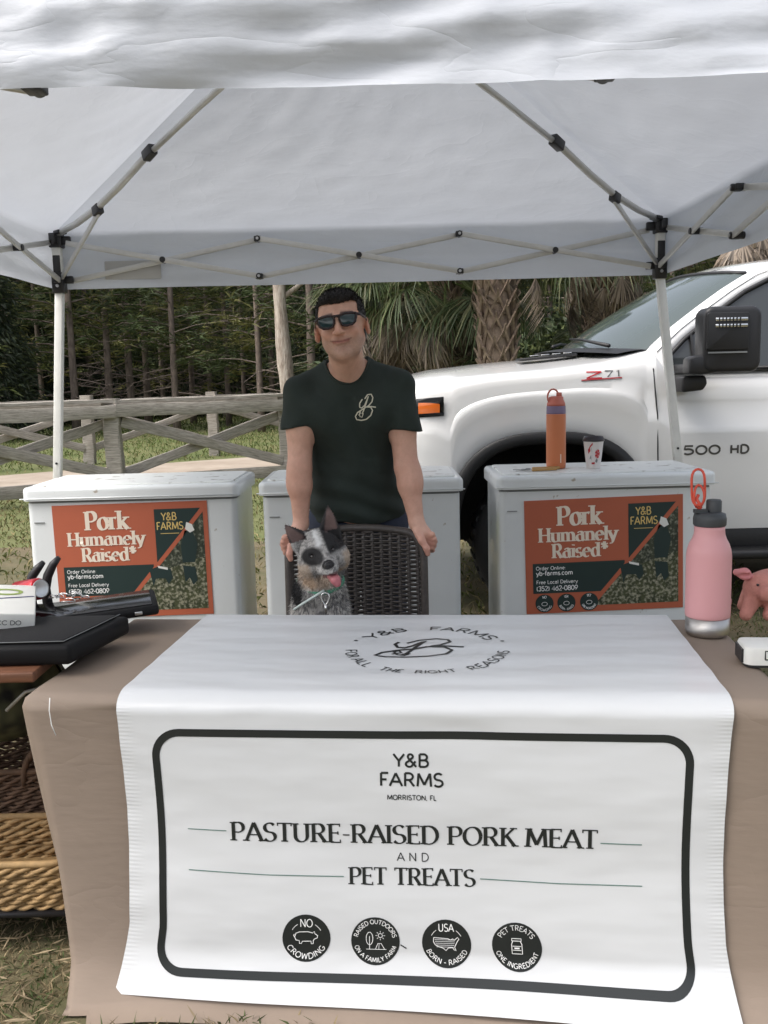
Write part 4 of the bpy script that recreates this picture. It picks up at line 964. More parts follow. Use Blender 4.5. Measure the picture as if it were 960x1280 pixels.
ink.arctext('FOR ALL', cu, cv, .222, 183, 228, .030, .13); ink.arctext('THE', cu, cv, .222, 238, 256, .030, .13); ink.arctext('RIGHT', cu, cv, .222, 264, 294, .030, .13); ink.arctext('REASONS', cu, cv, .222, 303, 356, .030, .13)
ink.disc(cu - .205, cv + .075, .006, 10, 1); ink.disc(cu + .205, cv + .075, .006, 10, 1)
ink.build('emblem_print', 'print_black', ban)

# ------------------------------------------------------------------ chest freezers
def freezer(x0, label, y=4.15, w=.955, d=.56, top=1.048, seed=0, rz=0.):
    g0 = .12; t = thing('chest_freezer', (x0 + w / 2, y + d / 2, g0), label, 'freezer', rz=rz); H = top - g0
    def rbox(hw, hd, z0, z1, r, rt=0., n=6):
        """box with rounded vertical corners and a rolled top edge"""
        mb = MB(); rings = [(0, z0)] + ([(rt * (1 - math.cos(a)), z1 - rt + rt * math.sin(a)) for a in (0, .4, .8, 1.2, 1.5708)] if rt else [(0, z1)])
        vs = []; N_ = 4 * (n + 1)
        for ins, z in rings:
            for k, (sx, sy) in enumerate(((1, -1), (1, 1), (-1, 1), (-1, -1))):
                for i in range(n + 1):
                    a = R(-90 + 90 * k + 90 * i / n); rr_ = r
                    vs.append((sx * (hw - r) + (rr_ - ins) * math.cos(a), sy * (hd - r) + (rr_ - ins) * math.sin(a), z))
        k = len(rings); fs = [(j * N_ + i, j * N_ + (i + 1) % N_, (j + 1) * N_ + (i + 1) % N_, (j + 1) * N_ + i) for j in range(k - 1) for i in range(N_)]
        fs += [tuple(range(N_))[::-1], tuple((k - 1) * N_ + i for i in range(N_))]; mb.add(vs, fs); return mb
    hw, hd = w / 2, d / 2
    rbox(hw - .022, hd - .018, .035, H - .078, .03).build('body', 'freezer_paint', t, local=True, auto=35)
    rbox(hw - .026, hd - .022, H - .078, H - .066, .028).build('gasket', 'seal_grey', t, local=True, auto=35)
    lid = rbox(hw - .006, hd, H - .066, H - .006, .038, .018).build('lid', 'freezer_paint', t, local=True, auto=35)
    rbox(hw - .040, hd - .040, H - .006, H + .0005, .03, .004).build('lid_panel', 'freezer_top', lid, local=True, auto=35)
    mb = MB(); mb.tube([(-hw + .0, -hd - .001, H - .056), (hw - .0, -hd - .001, H - .056)], .0025, 6); mb.build('trim_line', 'freezer_paint', lid, local=True, smooth=True)
    rbox(hw - .05, hd - .05, 0, .036, .02).build('plinth', 'seal_grey', t, local=True, auto=35)
    for sx in (-1, 1):
        mb = MB(); mb.box((sx * hw * .6, hd + .006, H - .075), (.07, .022, .09)); mb.build('hinge', 'seal_grey', t, bevel=.004, local=True)
    mb = MB(); mb.box((-hw + .075, -hd + .0155, H - .165), (.045, .004, .004)); mb.build('scratch_mark', 'seal_grey', t, local=True)
    return t
freezer(-1.622, 'white chest freezer on the left with a poster, its front edge by the black tray', w=.985, rz=R(-.3))
freezer(-.566, 'white chest freezer in the middle behind the man', w=.93)
freezer(.500, 'white chest freezer on the right with the orange bottle and paper cup on its lid', w=.995)

# ------------------------------------------------------------------ posters
MT['poster_photo'] = mat('poster_photo', col=(.018, .026, .012), col2=(.075, .085, .035), vscale=22, rough=.5, detail=10, wear=((.34, .33, .24), 75, .47, .66))
MT['poster_woods'] = mat('poster_woods', col=(.008, .014, .009), col2=(.05, .06, .035), vscale=12, rough=.5, detail=9, stretch=(4, 1, .7), wear=((.22, .23, .17), 60, .50, .68))
def poster(tl, w, h, rot, label):
    y = 4.150 + .018 - .0035
    t = thing('poster', (tl[0], y, tl[1]), label, 'poster'); t.rotation_euler = (0, rot, 0)
    mb = MB(); mb.box((w / 2, 0, -h / 2), (w, .004, h)); mb.build('board', 'poster_orange', t, local=True)
    fn = lambda u, v, l: Vector((u * w, -.002 - l, -v * w))
    k = h / w
    def ink(): return Ink(fn, .0006, .03)
    i = ink(); i.poly([(.655, .045), (.655, .40), (.955, .045)]); i.build('green_panel', 'poster_dark', t, local=True)
    i = ink(); i.poly([(.045, .405), (.045, .60), (.475, .60), (.63, .43), (.63, .405)]); i.build('contact_panel', 'poster_dark', t, local=True)
    i = ink(); i.poly([(.97, .07), (.97, .36), (.62, .47), (.70, .37)]); i.build('picture_woods', 'poster_woods', t, local=True)
    i = ink(); i.poly([(.97, .36), (.97, k - .04), (.42, k - .04), (.42, .67), (.62, .47)]); i.build('picture_field', 'poster_photo', t, local=True)
    i = Ink(fn, .0012, .03)      # walker and two pigs in the picture
    i.poly([(.845, .19), (.895, .19), (.925, .28), (.90, .40), (.82, .40), (.815, .29)]); i.poly([(.60, .44), (.66, .42), (.74, .44), (.75, .50), (.72, .54), (.70, .50), (.64, .50), (.62, .55)]); i.poly([(.82, .42), (.90, .43), (.91, .52), (.88, .55), (.86, .50), (.83, .53)])
    i.build('picture_figures', 'poster_dark', t, local=True)
    i = Ink(fn, .0015, .03); i.poly([(.86, .135), (.895, .15), (.91, .19), (.88, .205), (.85, .18)]); i.build('picture_cap', 'paper_white', t, local=True)
    i = Ink(fn, .0015, .03); i.poly([(.655, .415), (.72, .43), (.72, .445), (.66, .43)]); i.build('picture_highlight', 'paper_white', t, local=True)
    i = Ink(fn, .0012, .03); i.strip([(.975, .045), (.445, .655)], .026); i.build('stripe', 'poster_orange', t, local=True)
    tf = lambda u, v, l: Vector((u * w, -.002 - l, v * w))
    i = Ink(tf, .0016, .01); s_ = dict(style='serif', wt=.185)
    i.text('Pork', .205, -.165, .49, .118, **s_); i.text('Humanely', .085, -.268, .585, .088, **s_); i.text('Raised*', .17, -.372, .53, .088, **s_)
    i.build('title_print', 'poster_cream', t, local=True)
    i = Ink(tf, .0018, .02); i.text('Y&B', .70, -.118, .80, .048, wt=.14); i.text('FARMS', .665, -.180, .84, .048, wt=.14); i.strip([(.69, -.205), (.81, -.205)], .004); i.build('name_print', 'poster_yellow', t, local=True)
    i = Ink(tf, .0018, .02); i.text('Order Online:', .065, -.447, .255, .022, wt=.15); i.text('yb-farms.com', .065, -.482, .30, .028, wt=.17)
    i.text('Free Local Delivery', .065, -.537, .33, .022, wt=.15); i.text('(352) 462-0809', .065, -.582, .33, .029, wt=.17); i.build('contact_print', 'print_white', t, local=True)
    for q, cx in enumerate((.115, .255, .40)):
        i = Ink(tf, .0014, .02); i.disc(cx, -.665, .058); b = i.build('round_badge', 'poster_dark', t, local=True)
        i = Ink(tf, .0022, .01); i.arctext(('CROWDING', 'BORN - RAISED', 'ONE INGREDIENT')[q], cx, -.665, .050, 200, 340, .014, .16); i.arctext(('NO', 'USA', 'PET')[q], cx, -.665, .034, 108, 72, .016, .16)
        i.strip([(cx + a, -.668 + c) for a, c in arc(0, 0, .018, .012, 0, 360)], .003); i.build('badge_print', 'print_white', b, local=True)
    return t
poster((-1.487, .958), .695, .520, R(-.7), 'orange and dark green poster on the left freezer reading Pork Humanely Raised')
poster((.628, .928), .712, .520, R(-1.2), 'orange and dark green poster on the right freezer, two steps from the pink bottle')

# ------------------------------------------------------------------ things on the right freezer
t = thing('water_bottle', (.815, 4.40, 1.0485), 'tall orange water bottle with a violet band on the right freezer', 'bottle')
mb = MB(); mb.lathe([(.036, 0), (.044, .004), (.0455, .02), (.0455, .25), (.0445, .258)], t.location, 32); bd = mb.build('body', 'bottle_orange', t, smooth=True)
mb = MB(); mb.lathe([(.0448, .256), (.0452, .262), (.044, .290), (.0435, .293)], t.location, 32); mb.build('violet_band', 'bottle_violet', t, smooth=True)
mb = MB(); mb.lathe([(.043, .292), (.042, .305), (.034, .322), (.034, .334), (.022, .338)], t.location, 32); lidb = mb.build('lid', 'bottle_coral', t, smooth=True)
mb = MB(); mb.lathe([(.013, .334), (.013, .352), (.010, .355)], t.location + Vector((.014, 0, 0)), 16); mb.build('spout', 'bottle_coral', lidb, smooth=True)
mb = MB(); mb.tube([t.location + Vector((-.016 + .026 * math.cos(R(a)), -.012, .335 + .036 * math.sin(R(a)))) for a in range(-60, 300, 24)], .0042, 8, closed=True); mb.build('carry_loop', 'bottle_coral', lidb, smooth=True)
mb = MB(); mb.box(t.location + Vector((.014, -.0445, .05)), (.004, .003, .04)); mb.build('logo_mark', 'poster_cream', bd)
t = thing('paper_cup', (.982, 4.36, 1.0485), 'paper cup with red flower print and black lid beside the orange bottle', 'cup')
mb = MB(); mb.lathe([(.031, 0), (.032, .004), (.046, .128), (.047, .130)], t.location, 32); cu_ = mb.build('cup', 'cup_white', t, smooth=True)
mb = MB(); mb.lathe([(.0495, .127), (.0505, .131), (.048, .139), (.043, .150), (.040, .150), (.038, .144)], t.location, 32); mb.build('lid', 'cup_black', t, smooth=True)
def cupf(u, v, l):
    a = -math.pi / 2 + u; r = .032 + (.046 - .032) * v / .128 + l; return t.location + Vector((r * math.cos(a), r * math.sin(a), v))
i = Ink(cupf, .0008, .05)
for k in range(5): a = k * 1.256; i.poly([(.25 + .30 * math.cos(a + b), .070 + .016 * math.sin(a + b) * 1.3) if b else (.25, .070) for b in (0, -.5, -.15, .25, .5)])
i.strip([(-.75, .09), (-.55, .105), (-.3, .118)], .009); i.poly([(-.8, .07), (-.55, .085), (-.6, .10), (-.85, .09)]); i.poly([(-.45, .022), (-.05, .022), (-.05, .032), (-.45, .030)])
i.build('red_flower_print', 'red_print', cu_)
i = Ink(cupf, .0008, .05); i.strip([(-.5, .04), (-.35, .07), (-.45, .1)], .006); i.poly([(.0, .035), (.25, .028), (.35, .042), (.15, .05)]); i.poly([(-.7, .045), (-.5, .05), (-.55, .065)]); i.build('leaf_print', 'seal_grey', cu_)
t = thing('key_bunch', (.70, 4.31, 1.0485), 'small bunch of keys with a tan fob on the right freezer', 'keys')
mb = MB(); mb.box(t.location + Vector((.055, .02, .009)), (.13, .022, .014), (0, 0, R(8))); mb.build('fob', 'key_brass', t, bevel=.004)
mb = MB(); mb.box(t.location + Vector((.04, -.025, .007)), (.12, .018, .010), (0, 0, R(14))); mb.build('fob', 'key_brass', t, bevel=.003)
mb = MB(); mb.tube([t.location + Vector((-.03 + .018 * math.cos(a), .01 + .018 * math.sin(a), .006)) for a in [k * .52 for k in range(12)]], .0018, 6, closed=True); mb.build('ring', 'bolt_metal', t, smooth=True)
for k, (a, dx) in enumerate(((200, -.04), (165, -.05), (225, -.03))):
    mb = MB(); d = Vector((math.cos(R(a)), math.sin(R(a)), 0)); b = t.location + Vector((dx, .0, .004 + .003 * k)); mb.lathe([(.012, 0), (.012, .0025)], b, 14); mb.beam(b, b + d * .05, .008, .0024); mb.build('key', 'seal_grey' if k else 'bolt_metal', t)

# ------------------------------------------------------------------ things on the right of the front table
pb = Vector((.905, 2.575, .749)); t = thing('pink_bottle', pb, 'large pale pink bottle with steel base and dark grey cap on the front table', 'bottle')
mb = MB(); mb.lathe([(.052, 0), (.058, .004), (.060, .012), (.060, .052)], pb, 40); mb.build('steel_base', 'brushed_steel', t, smooth=True)
mb = MB(); mb.lathe([(.0595, .0525), (.0612, .056), (.0615, .070), (.0612, .225), (.0590, .243), (.0535, .260), (.046, .274), (.042, .286), (.041, .298), (.041, .312)], pb, 40); mb.build('body', 'bottle_pink', t, smooth=True)
mb = MB(); mb.lathe([(.042, .310), (.0445, .314), (.045, .330), (.042, .344), (.030, .348)], pb, 40); cp_ = mb.build('cap', 'cap_grey', t, smooth=True)
mb = MB(); mb.lathe([(.021, .345), (.021, .378), (.018, .382)], pb + Vector((.012, .004, 0)), 24); mb.box(pb + Vector((-.028, -.004, .352)), (.035, .02, .010)); mb.build('spout_cap', 'cap_grey', cp_, auto=40)
st = thing('strap_loop', pb + Vector((-.025, 0, .352)), 'coral red braided wrist strap standing up from the pink bottle cap', 'strap')
mb = MB(); P = []
for k in range(25):
    a = k / 24 * 2 * math.pi; P.append(pb + Vector((-.030 + .023 * math.sin(a) * (1 + .25 * math.sin(a * 2 + 1)) - .004, -.004 * math.cos(3 * a), .418 - .050 * math.cos(a))))
mb.tube(P[:-1], .0036, 7, closed=True)
mb.tube([pb + Vector((-.032 + .014 * math.sin(a), .004 * math.cos(2 * a), .392 - .032 * math.cos(a))) for a in [k / 16 * 2 * math.pi for k in range(16)]], .0034, 7, closed=True); mb.build('cord', 'strap_coral', st, smooth=True)
mb = MB(); mb.tube([pb + Vector((-.032 + .006 * math.sin(k * 1.6), .006 * math.cos(k * 1.6), .352 + .011 * k)) for k in range(5)], .005, 7); mb.build('braid', 'strap_coral', st, smooth=True)
jp = Vector((1.005, 2.74, .749)); t = thing('small_jar', jp, 'little dusty pink jar half hidden behind the pink bottle', 'jar')
mb = MB(); mb.lathe([(.024, 0), (.027, .004), (.027, .040), (.025, .044)], jp, 24); mb.build('glass', 'jar_glass', t, smooth=True)
mb = MB(); mb.lathe([(.028, .044), (.0285, .047), (.0285, .060), (.026, .062)], jp, 24); mb.build('lid', 'jar_glass', t, smooth=True)
rp = Vector((.975, 2.30, .749)); t = thing('card_reader', rp, 'white card reader with a black square print and black underside on the taupe cloth', 'card reader', rz=R(-8))
def rslab(mb, w, d, z0, z1, r, top_in=.008):
    n = 5; vs = []; rg = [(0, z0), (0, z1 - .008), (.003, z1 - .002), (top_in, z1)]
    for ins, z in rg:
        for k, (sx, sy) in enumerate(((1, -1), (1, 1), (-1, 1), (-1, -1))):
            for i in range(n + 1):
                a = R(-90 + 90 * k + 90 * i / n); vs.append((sx * (w / 2 - r) + (r - ins) * math.cos(a), sy * (d / 2 - r) + (r - ins) * math.sin(a), z))
    N_ = 4 * (n + 1); mb.add(vs, [(j * N_ + i, j * N_ + (i + 1) % N_, (j + 1) * N_ + (i + 1) % N_, (j + 1) * N_ + i) for j in range(3) for i in range(N_)] + [tuple(range(N_))[::-1], tuple(3 * N_ + i for i in range(N_))])
mb = MB(); rslab(mb, .150, .100, 0, .030, .022); mb.box((-.0765, 0, .026), (.012, .07, .034)); mb.build('base', 'black_plastic', t, local=True, auto=40)
mb = MB(); rslab(mb, .156, .106, .007, .052, .022); sh = mb.build('shell', 'paper_white', t, local=True, auto=40)
ff = lambda u, v, l: Vector((u, -.053 - l, v))
i = Ink(ff, .0010, .02); i.strip([(-.030, .022), (-.006, .022), (-.006, .044), (-.030, .044), (-.030, .022), (-.029, .022)], .0036); i.disc(-.018, .033, .0032, 10, 1); i.build('square_print', 'print_black', sh, local=True)

# ------------------------------------------------------------------ left side stand with trays, baskets below
SX0, SX1, SY0, SY1 = -1.95, -.888, 2.27, 3.02
t = thing('side_stand', ((SX0 + SX1) / 2, (SY0 + SY1) / 2, 0), 'dark metal stand with a reddish wooden top left of the front table', 'stand')
mb = MB(); mb.box(((SX0 + SX1) / 2, (SY0 + SY1) / 2, .765), (SX1 - SX0, SY1 - SY0, .026)); mb.build('wooden_top', 'wood_edge', t, bevel=.004)
for x in (SX0 + .03, SX1 - .27):
    for y in (SY0 + .03, SY1 - .03):
        mb = MB(); mb.tube([(x, y, .752), (x, y, .008 + gz(x, y))], .012, 8); mb.build('leg', 'black_plastic', t, smooth=True)
for z in (.112,):
    for y in (SY0 + .03, SY1 - .03):
        mb = MB(); mb.tube([(SX0 + .03, y, z), (SX1 + .05, y, z)], .009, 8); mb.build('rail', 'black_plastic', t, smooth=True)
    mb = MB(); mb.box(((SX0 + SX1) / 2 + .05, (SY0 + SY1) / 2, z + .004), (SX1 - SX0, SY1 - SY0 - .07, .008)); mb.build('lower_shelf', 'black_plastic', t)
# black padded case nearest
def prism_xy(name, m, parent, pts, z0, z1, bevel=.006, label=None):
    mb = MB(); mb.prism(pts, z0, z1, 'xy'); return mb.build(name, m, parent, bevel=bevel, label=label)
t = thing('padded_case', (-1.2, 2.5, .779), 'open black padded display case at the left edge of the photo', 'case')
c1 = [(-1.75, 2.32), (-.810, 2.32), (-.778, 2.44), (-.735, 2.62), (-1.75, 2.62)]
prism_xy('case_body', 'case_black', t, c1, .779, .832, .012)
c2 = [(-1.73, 2.34), (-.835, 2.34), (-.806, 2.44), (-.765, 2.60), (-1.73, 2.60)]
prism_xy('foam_pad', 'black_foam', t, c2, .832, .840, .004)
mb = MB(); mb.tube([(-1.74, 2.334, .8395), (-.829, 2.334, .8395), (-.800, 2.44, .8395), (-.759, 2.605, .8395)], .0013, 6); mb.build('piping', 'seal_grey', t, smooth=True)
# tilted glossy case behind
cc = Vector((-.905, 2.76, .790)); t = thing('glossy_case', cc, 'glossy black case lid mirroring the poster, behind the padded case', 'case'); t.rotation_euler = (R(3.0), R(-3), R(17))
mb = MB(); mb.box((0, 0, .024), (.42, .20, .030)); mb.build('case_body', 'case_black', t, bevel=.01, local=True)
mb = MB(); mb.box((0, 0, .0405), (.385, .165, .003)); mb.build('glass_top', 'gloss_black', t, local=True, bevel=.001)
for x in (-.15, .15):
    mb = MB(); mb.box((x, -.102, .024), (.022, .006, .010)); mb.build('latch', 'aluminium', t, bevel=.002, local=True)
rnd = random.Random(8)
t = thing('wire_ornament', (-.95, 2.75, .852), 'small tangle of silver wire jewellery lying on the glossy case', 'ornament')
mb = MB()
for k in range(9):
    c = Vector((-.95 + rnd.uniform(-.07, .07), 2.75 + rnd.uniform(-.03, .04), .848 + rnd.uniform(-.002, .012))); r = rnd.uniform(.012, .03); a0 = rnd.uniform(0, 6); tl = rnd.uniform(.3, 1.3)
    mb.tube([c + Vector((r * math.cos(a), r * math.sin(a) * math.cos(tl), abs(r * math.sin(a) * math.sin(tl)))) for a in [a0 + q * .5 for q in range(rnd.randint(6, 12))]], .0016, 5)
mb.build('wire', 'silver_wire', t, smooth=True)
# black bent stand
t = thing('display_stand', (-1.075, 2.93, .779), 'black bent plastic stand behind the red can', 'stand')
for k, dx in enumerate((0, .05)):
    mb = MB(); mb.tube([Vector((-1.13 + dx, 2.93, .78)), Vector((-1.135 + dx, 2.93, .85)), Vector((-1.125 + dx, 2.93, .89)), Vector((-1.105 + dx, 2.93, .915 + .012 * k)), Vector((-1.085 + dx, 2.93, .935 + .014 * k))], [.017, .016, .015, .013, .008], 8); mb.build('upright', 'black_plastic', t, smooth=True)
mb = MB(); mb.box((-1.075, 2.93, .785), (.20, .09, .010)); mb.build('foot', 'black_plastic', t, bevel=.003)
# red can lying
kc = Vector((-1.075, 2.77, .805)); t = thing('drink_can', kc - Vector((0, 0, .03)), 'red drink can with silver end behind the white book', 'can')
ax = Vector((.5, -.35, .12)).normalized()
mb = MB(); mb.lathe([(.024, -.062), (.032, -.054), (.033, .045), (.027, .058)], kc + Vector((0, 0, .075)), 24, axis=ax); cb_ = mb.build('can_wall', 'can_red', t, smooth=True)
mb = MB(); mb.lathe([(.0275, .058), (.028, .0605), (.024, .059)], kc + Vector((0, 0, .075)), 24, axis=ax); mb.build('can_end', 'aluminium', t, smooth=True)
# white books
t = thing('book_stack', (-1.165, 2.56, .852), 'white printed box with a lime logo at the far left edge', 'box', rz=R(20)); t.rotation_euler = (R(7), R(7), R(20))
mb = MB(); mb.box((0, 0, .031), (.34, .25, .054)); bx = mb.build('box', 'paper_white', t, bevel=.004, local=True)
i = Ink(lambda u, v, l: Vector((u, v, .058 + l)), .0009, .05); i.strip([(-.17, -.06), (.165, .02)], .007); i.build('blue_stripe', 'print_blue', bx, local=True)
i = Ink(lambda u, v, l: Vector((u, v, .058 + l)), .0011, .05); i.strip(arc(.09, .055, .04, .022, 0, 360), .012); i.build('lime_logo', 'print_lime', bx, local=True)
i = Ink(lambda u, v, l: Vector((u, -.125 - l, v)), .0009, .05); i.text('CC', .07, .026, .10, .012, wt=.16); i.text('DO', .105, .026, .135, .012, wt=.16); i.strip([(-.17, .012), (.169, .012)], .005); i.build('side_print', 'grey_badge', bx, local=True)

# seagrass baskets on the lower shelf
def basket(cx, cy, z0, w, d, h, m, label, seed, handle=True):
    t = thing('woven_basket', (cx, cy, z0), label, 'basket'); rnd = random.Random(seed); L = 2 * (w + d)
    def per(s, off, z, fl):
        s = s % L; r_ = off + fl
        if s < w: return Vector((cx - w / 2 + s, cy - d / 2 - r_, z))
        s -= w
        if s < d: return Vector((cx + w / 2 + r_, cy - d / 2 + s, z))
        s -= d
        if s < w: return Vector((cx + w / 2 - s, cy + d / 2 + r_, z))
        s -= w; return Vector((cx - w / 2 - r_, cy + d / 2 - s, z))
    mb = MB(); n = int(h / .0155)
    for k in range(n):
        z = z0 + .008 + k * .0155
        for st in (0, 1):
            ph = k * 1.9 + st * math.pi; pts = []; rs = []
            m_ = int(L / .011)
            for q in range(m_):
                s = q * L / m_; a = s / .046 * math.pi + ph + .5 * math.sin(s * 7 + k)
                pts.append(per(s, .008 * math.cos(a), z + .0065 * math.sin(a) + .0055 * vnoise(s * 14, k * 2.3, 0, seed) + .002 * vnoise(s * 70, k * 5, 0, seed), .10 * (k / n) * .1)); rs.append(.0062 * (1 + .25 * vnoise(s * 60, k * 3, 0, seed)))
            mb.tube(pts, rs, 5, closed=True)
    mb.build('woven_wall', m, t, smooth=True, kind=None)
    mb = MB(); mb.box((cx, cy, z0 + .006), (w - .01, d - .01, .008)); mb.build('bottom', m, t)
    mb = MB(); mb.tube([per(q * L / 60, .0, z0 + h + .004, .01) for q in range(60)], .010, 7, closed=True); mb.build('rim', m, t, smooth=True)
    if handle:
        for sx in (1,):
            mb = MB(); A = []
            for q in range(22):
                a = math.pi * q / 21; b = Vector((cx + w * .36 - .02 + .055 * math.cos(a), cy - d / 2 - .012, z0 + h - .03 + .10 * math.sin(a))); A.append(b)
            for ph in (0, 2.1, 4.2): mb.tube([p + Vector((0, .006 * math.cos(i_ * 1.0 + ph), .006 * math.sin(i_ * 1.0 + ph))) for i_, p in enumerate(A)], .0085, 6)
            mb.build('rope_handle', m, t, smooth=True)
    return t
basket(-1.17, 2.44, .122, .60, .26, .125, 'basket_tan', 'tan woven seagrass basket on the lower shelf of the stand', 3, handle=False)
basket(-1.21, 2.80, .122, .56, .30, .235, 'basket_brown', 'dark brown woven basket with rope handle behind the tan basket', 5)
t = thing('camo_bag', (-1.28, 2.70, .42), 'black bag with faded green leaf print on top of the baskets under the stand', 'bag')
mb = MB()
def bagf(u, v):
    a = u * 2 * math.pi; r = math.sin(math.pi * min(1, max(0, v))) ** .35
    return Vector((-1.28 + .30 * r * math.cos(a) * (1 + .08 * vnoise(a * 3, v * 6)), 2.76 + .20 * r * math.sin(a) * (1 + .1 * vnoise(a * 4, v * 5, 0, 2)), .415 + .33 * v + .015 * vnoise(a * 3, v * 4, 0, 5)))
mb.grid(bagf, 48, 24); mb.build('bag_body', 'camo', t, smooth=True)
mb = MB(); mb.tube([(-1.06, 2.50, .60), (-1.0, 2.49, .655), (-.97, 2.50, .66), (-.90, 2.52, .69)], .005, 6); mb.build('pale_strap', 'frame_steel', t, smooth=True)

# ------------------------------------------------------------------ wicker chair
CHX, CHY = -.105, 3.30       # centre of the back at seat level
chair = thing('wicker_chair', (CHX, CHY - .22, gz(CHX, CHY) - 0), 'dark brown woven wicker chair the dog sits on', 'chair'); g0 = gz(CHX, CHY - .2)
CW, ZB0, ZB1 = .245, .44, .955
def cb(x, z, off=0.):          # the back leans and is slightly curved
    t = (z - ZB0) / (ZB1 - ZB0); return Vector((CHX + x, CHY + .015 + .055 * t + .02 * (x / CW) ** 2 * -1 + off, z))
def ctop(x):                   # outline of the rounded top
    q = abs(x) / CW; return ZB1 - .004 - .030 * q ** 2 - .055 * max(0, (q - .78) / .22) ** 2
fr = [cb(-CW, z) for z in (ZB0 - .02, .55, .7, .8, .855)] + [cb(x, ctop(x)) for x in [-CW + .012 + (2 * CW - .024) * k / 22 for k in range(23)]] + [cb(CW, z) for z in (.855, .8, .7, .55, ZB0 - .02)]
mb = MB(); mb.tube(fr, .0145, 8); mb.build('back_frame', 'wicker', chair, smooth=True)
mb = MB(); row = 0; z = ZB0 + .004
while z < ZB1 - .008:
    xm = CW - .008
    if z > .86:
        while xm > .02 and ctop(xm) < z + .006: xm -= .006
    pts = []; nseg = int(2 * xm / .0065) + 1; wide = row % 1
    for q in range(nseg + 1):
        x = -xm + 2 * xm * q / nseg; ph = (x / .0325) * math.pi + (math.pi if row % 2 else 0)
        pts.append(cb(x, z + .0006 * math.sin(x * 50 + row), .0065 * math.sin(ph)))
    mb.tube(pts, .0041, 5, flat=1.)
    z += .0082; row += 1
mb.build('woven_back', 'wicker', chair, smooth=True)
mb = MB()
for k in range(15):
    x = -CW + .0325 * (k + .35)
    if abs(x) < CW - .01: mb.tube([cb(x, zz) for zz in (ZB0, .6, .75, min(.9, ctop(x) - .012), ctop(x) - .004)], .0075, 5)
mb.build('uprights', 'wicker', chair, smooth=True)
mb = MB(); mb.box((CHX, CHY - .215, ZB0 - .012), (2 * CW + .02, .46, .045)); mb.build('seat', 'wicker', chair, bevel=.012)
for sx in (-1, 1):
    for yy in (CHY - .41, CHY - .02):
        mb = MB(); mb.tube([(CHX + sx * (CW - .015), yy, ZB0 - .035), (CHX + sx * CW, yy + (.03 if yy > CHY - .1 else -.01), gz(0, yy) + .004)], .017, 8); mb.build('leg', 'wicker', chair, smooth=True)

# ------------------------------------------------------------------ pickup truck (faces left, near side at TY0)
Y0 = 5.2; TWD = 2.03; GT = .12
truck = thing('pickup_truck', (2.6, Y0 + TWD / 2, GT), 'big white pickup truck parked behind the right freezer', 'pickup truck')
AX, AZ = .925, .545       # front axle
def lerp_tab(tab, x):
    if x <= tab[0][0]: return tab[0][1]
    for (a, b), (c, d) in zip(tab, tab[1:]):
        if x <= c: t = (x - a) / (c - a); return b + (d - b) * t
    return tab[-1][1]
TOPE = [(.06, 1.40), (.14, 1.455), (.30, 1.475), (.6, 1.502), (.95, 1.522), (1.25, 1.555), (1.40, 1.590), (1.52, 1.622), (1.57, 1.57), (1.62, 1.505), (1.75, 1.502), (2.2, 1.50), (4.3, 1.50), (4.32, 1.50), (6.3, 1.48)]
TOPC = [(.06, 1.42), (.14, 1.50), (.30, 1.535), (.6, 1.565), (.95, 1.590), (1.25, 1.610), (1.40, 1.615), (1.52, 1.61), (1.75, 1.56), (2.2, 1.50), (4.3, 1.50), (6.3, 1.48)]
def archz(x, cx=AX):       # super-ellipse wheel opening
    dx = abs(x - cx) / .545
    return AZ + .60 * (1 - dx ** 2.7) ** (1 / 2.7) if dx < 1 else None
def botz(x):
    for cx in (AX, 5.0):
        z = archz(x, cx)
        if z: return max(.60, z)
    return .60 if x > .35 else .72
def front_in(x): return .30 * max(0, (.42 - x) / .42) ** 2     # the nose wraps round in plan
XS = sorted(set([.02, .03, .06, .09, .12, .16, .20, .25, .30, .36] + [AX - .545 + 1.09 * k / 40 for k in range(41)] + [AX - .5449, AX + .5449] + [1.50, 1.523, 1.545, 1.57, 1.60, 1.62, 1.7, 1.8, 2.0, 2.2, 2.6, 3.0, 3.4, 3.8, 4.2] + [5 - .545 + 1.09 * k / 24 for k in range(25)] + [5.7, 6.0, 6.3]))
def ring_pts(x):
    b = botz(x); te, tc = lerp_tab(TOPE, x), lerp_tab(TOPC, x); fi = front_in(x); P = []
    def flare(z):
        dx = abs(x - AX); e = 0
        r = (abs(x - AX) / .545) ** 2.7 + (max(0, z - AZ) / .60) ** 2.7
        d = r ** (1 / 2.7) - 1
        if x < 2.2 and d < .55: e = .016 * math.exp(-(max(0, d) / .13) ** 2)
        return e
    prof = [(.035, 0.), (.012, .12), (.002, .3), (-.004, .46), (-.010, .60), (-.004, .645), (.012, .68), (.017, .80), (.022, .87), (.040, .935), (.085, .975), (.15, 1.)]
    for o, t in prof:
        z = b + (te - b) * t; P.append(Vector((x, Y0 + o + fi - flare(z), z)))
    for k in range(1, 8):
        t = k / 8; P.append(Vector((x, Y0 + .15 + fi + (TWD - .30 - 2 * fi) * t, te + (tc - te) * math.sin(math.pi * t) ** .6 * (1 if True else 0) * (1.0))))
    for o, t in prof[::-1]:
        z = b + (te - b) * t; P.append(Vector((x, Y0 + TWD - o - fi + flare(z), z)))
    return P
def shell(xa, xb, name, m='truck_paint', label=None, smooth=45):
    X = [x for x in XS if xa - 1e-6 <= x <= xb + 1e-6]; rows = [ring_pts(x) for x in X]; n = len(rows[0]); mb = MB()
    mb.add([p for r in rows for p in r], [(j * n + i, j * n + i + 1, (j + 1) * n + i + 1, (j + 1) * n + i) for j in range(len(X) - 1) for i in range(n - 1)])
    return mb, rows
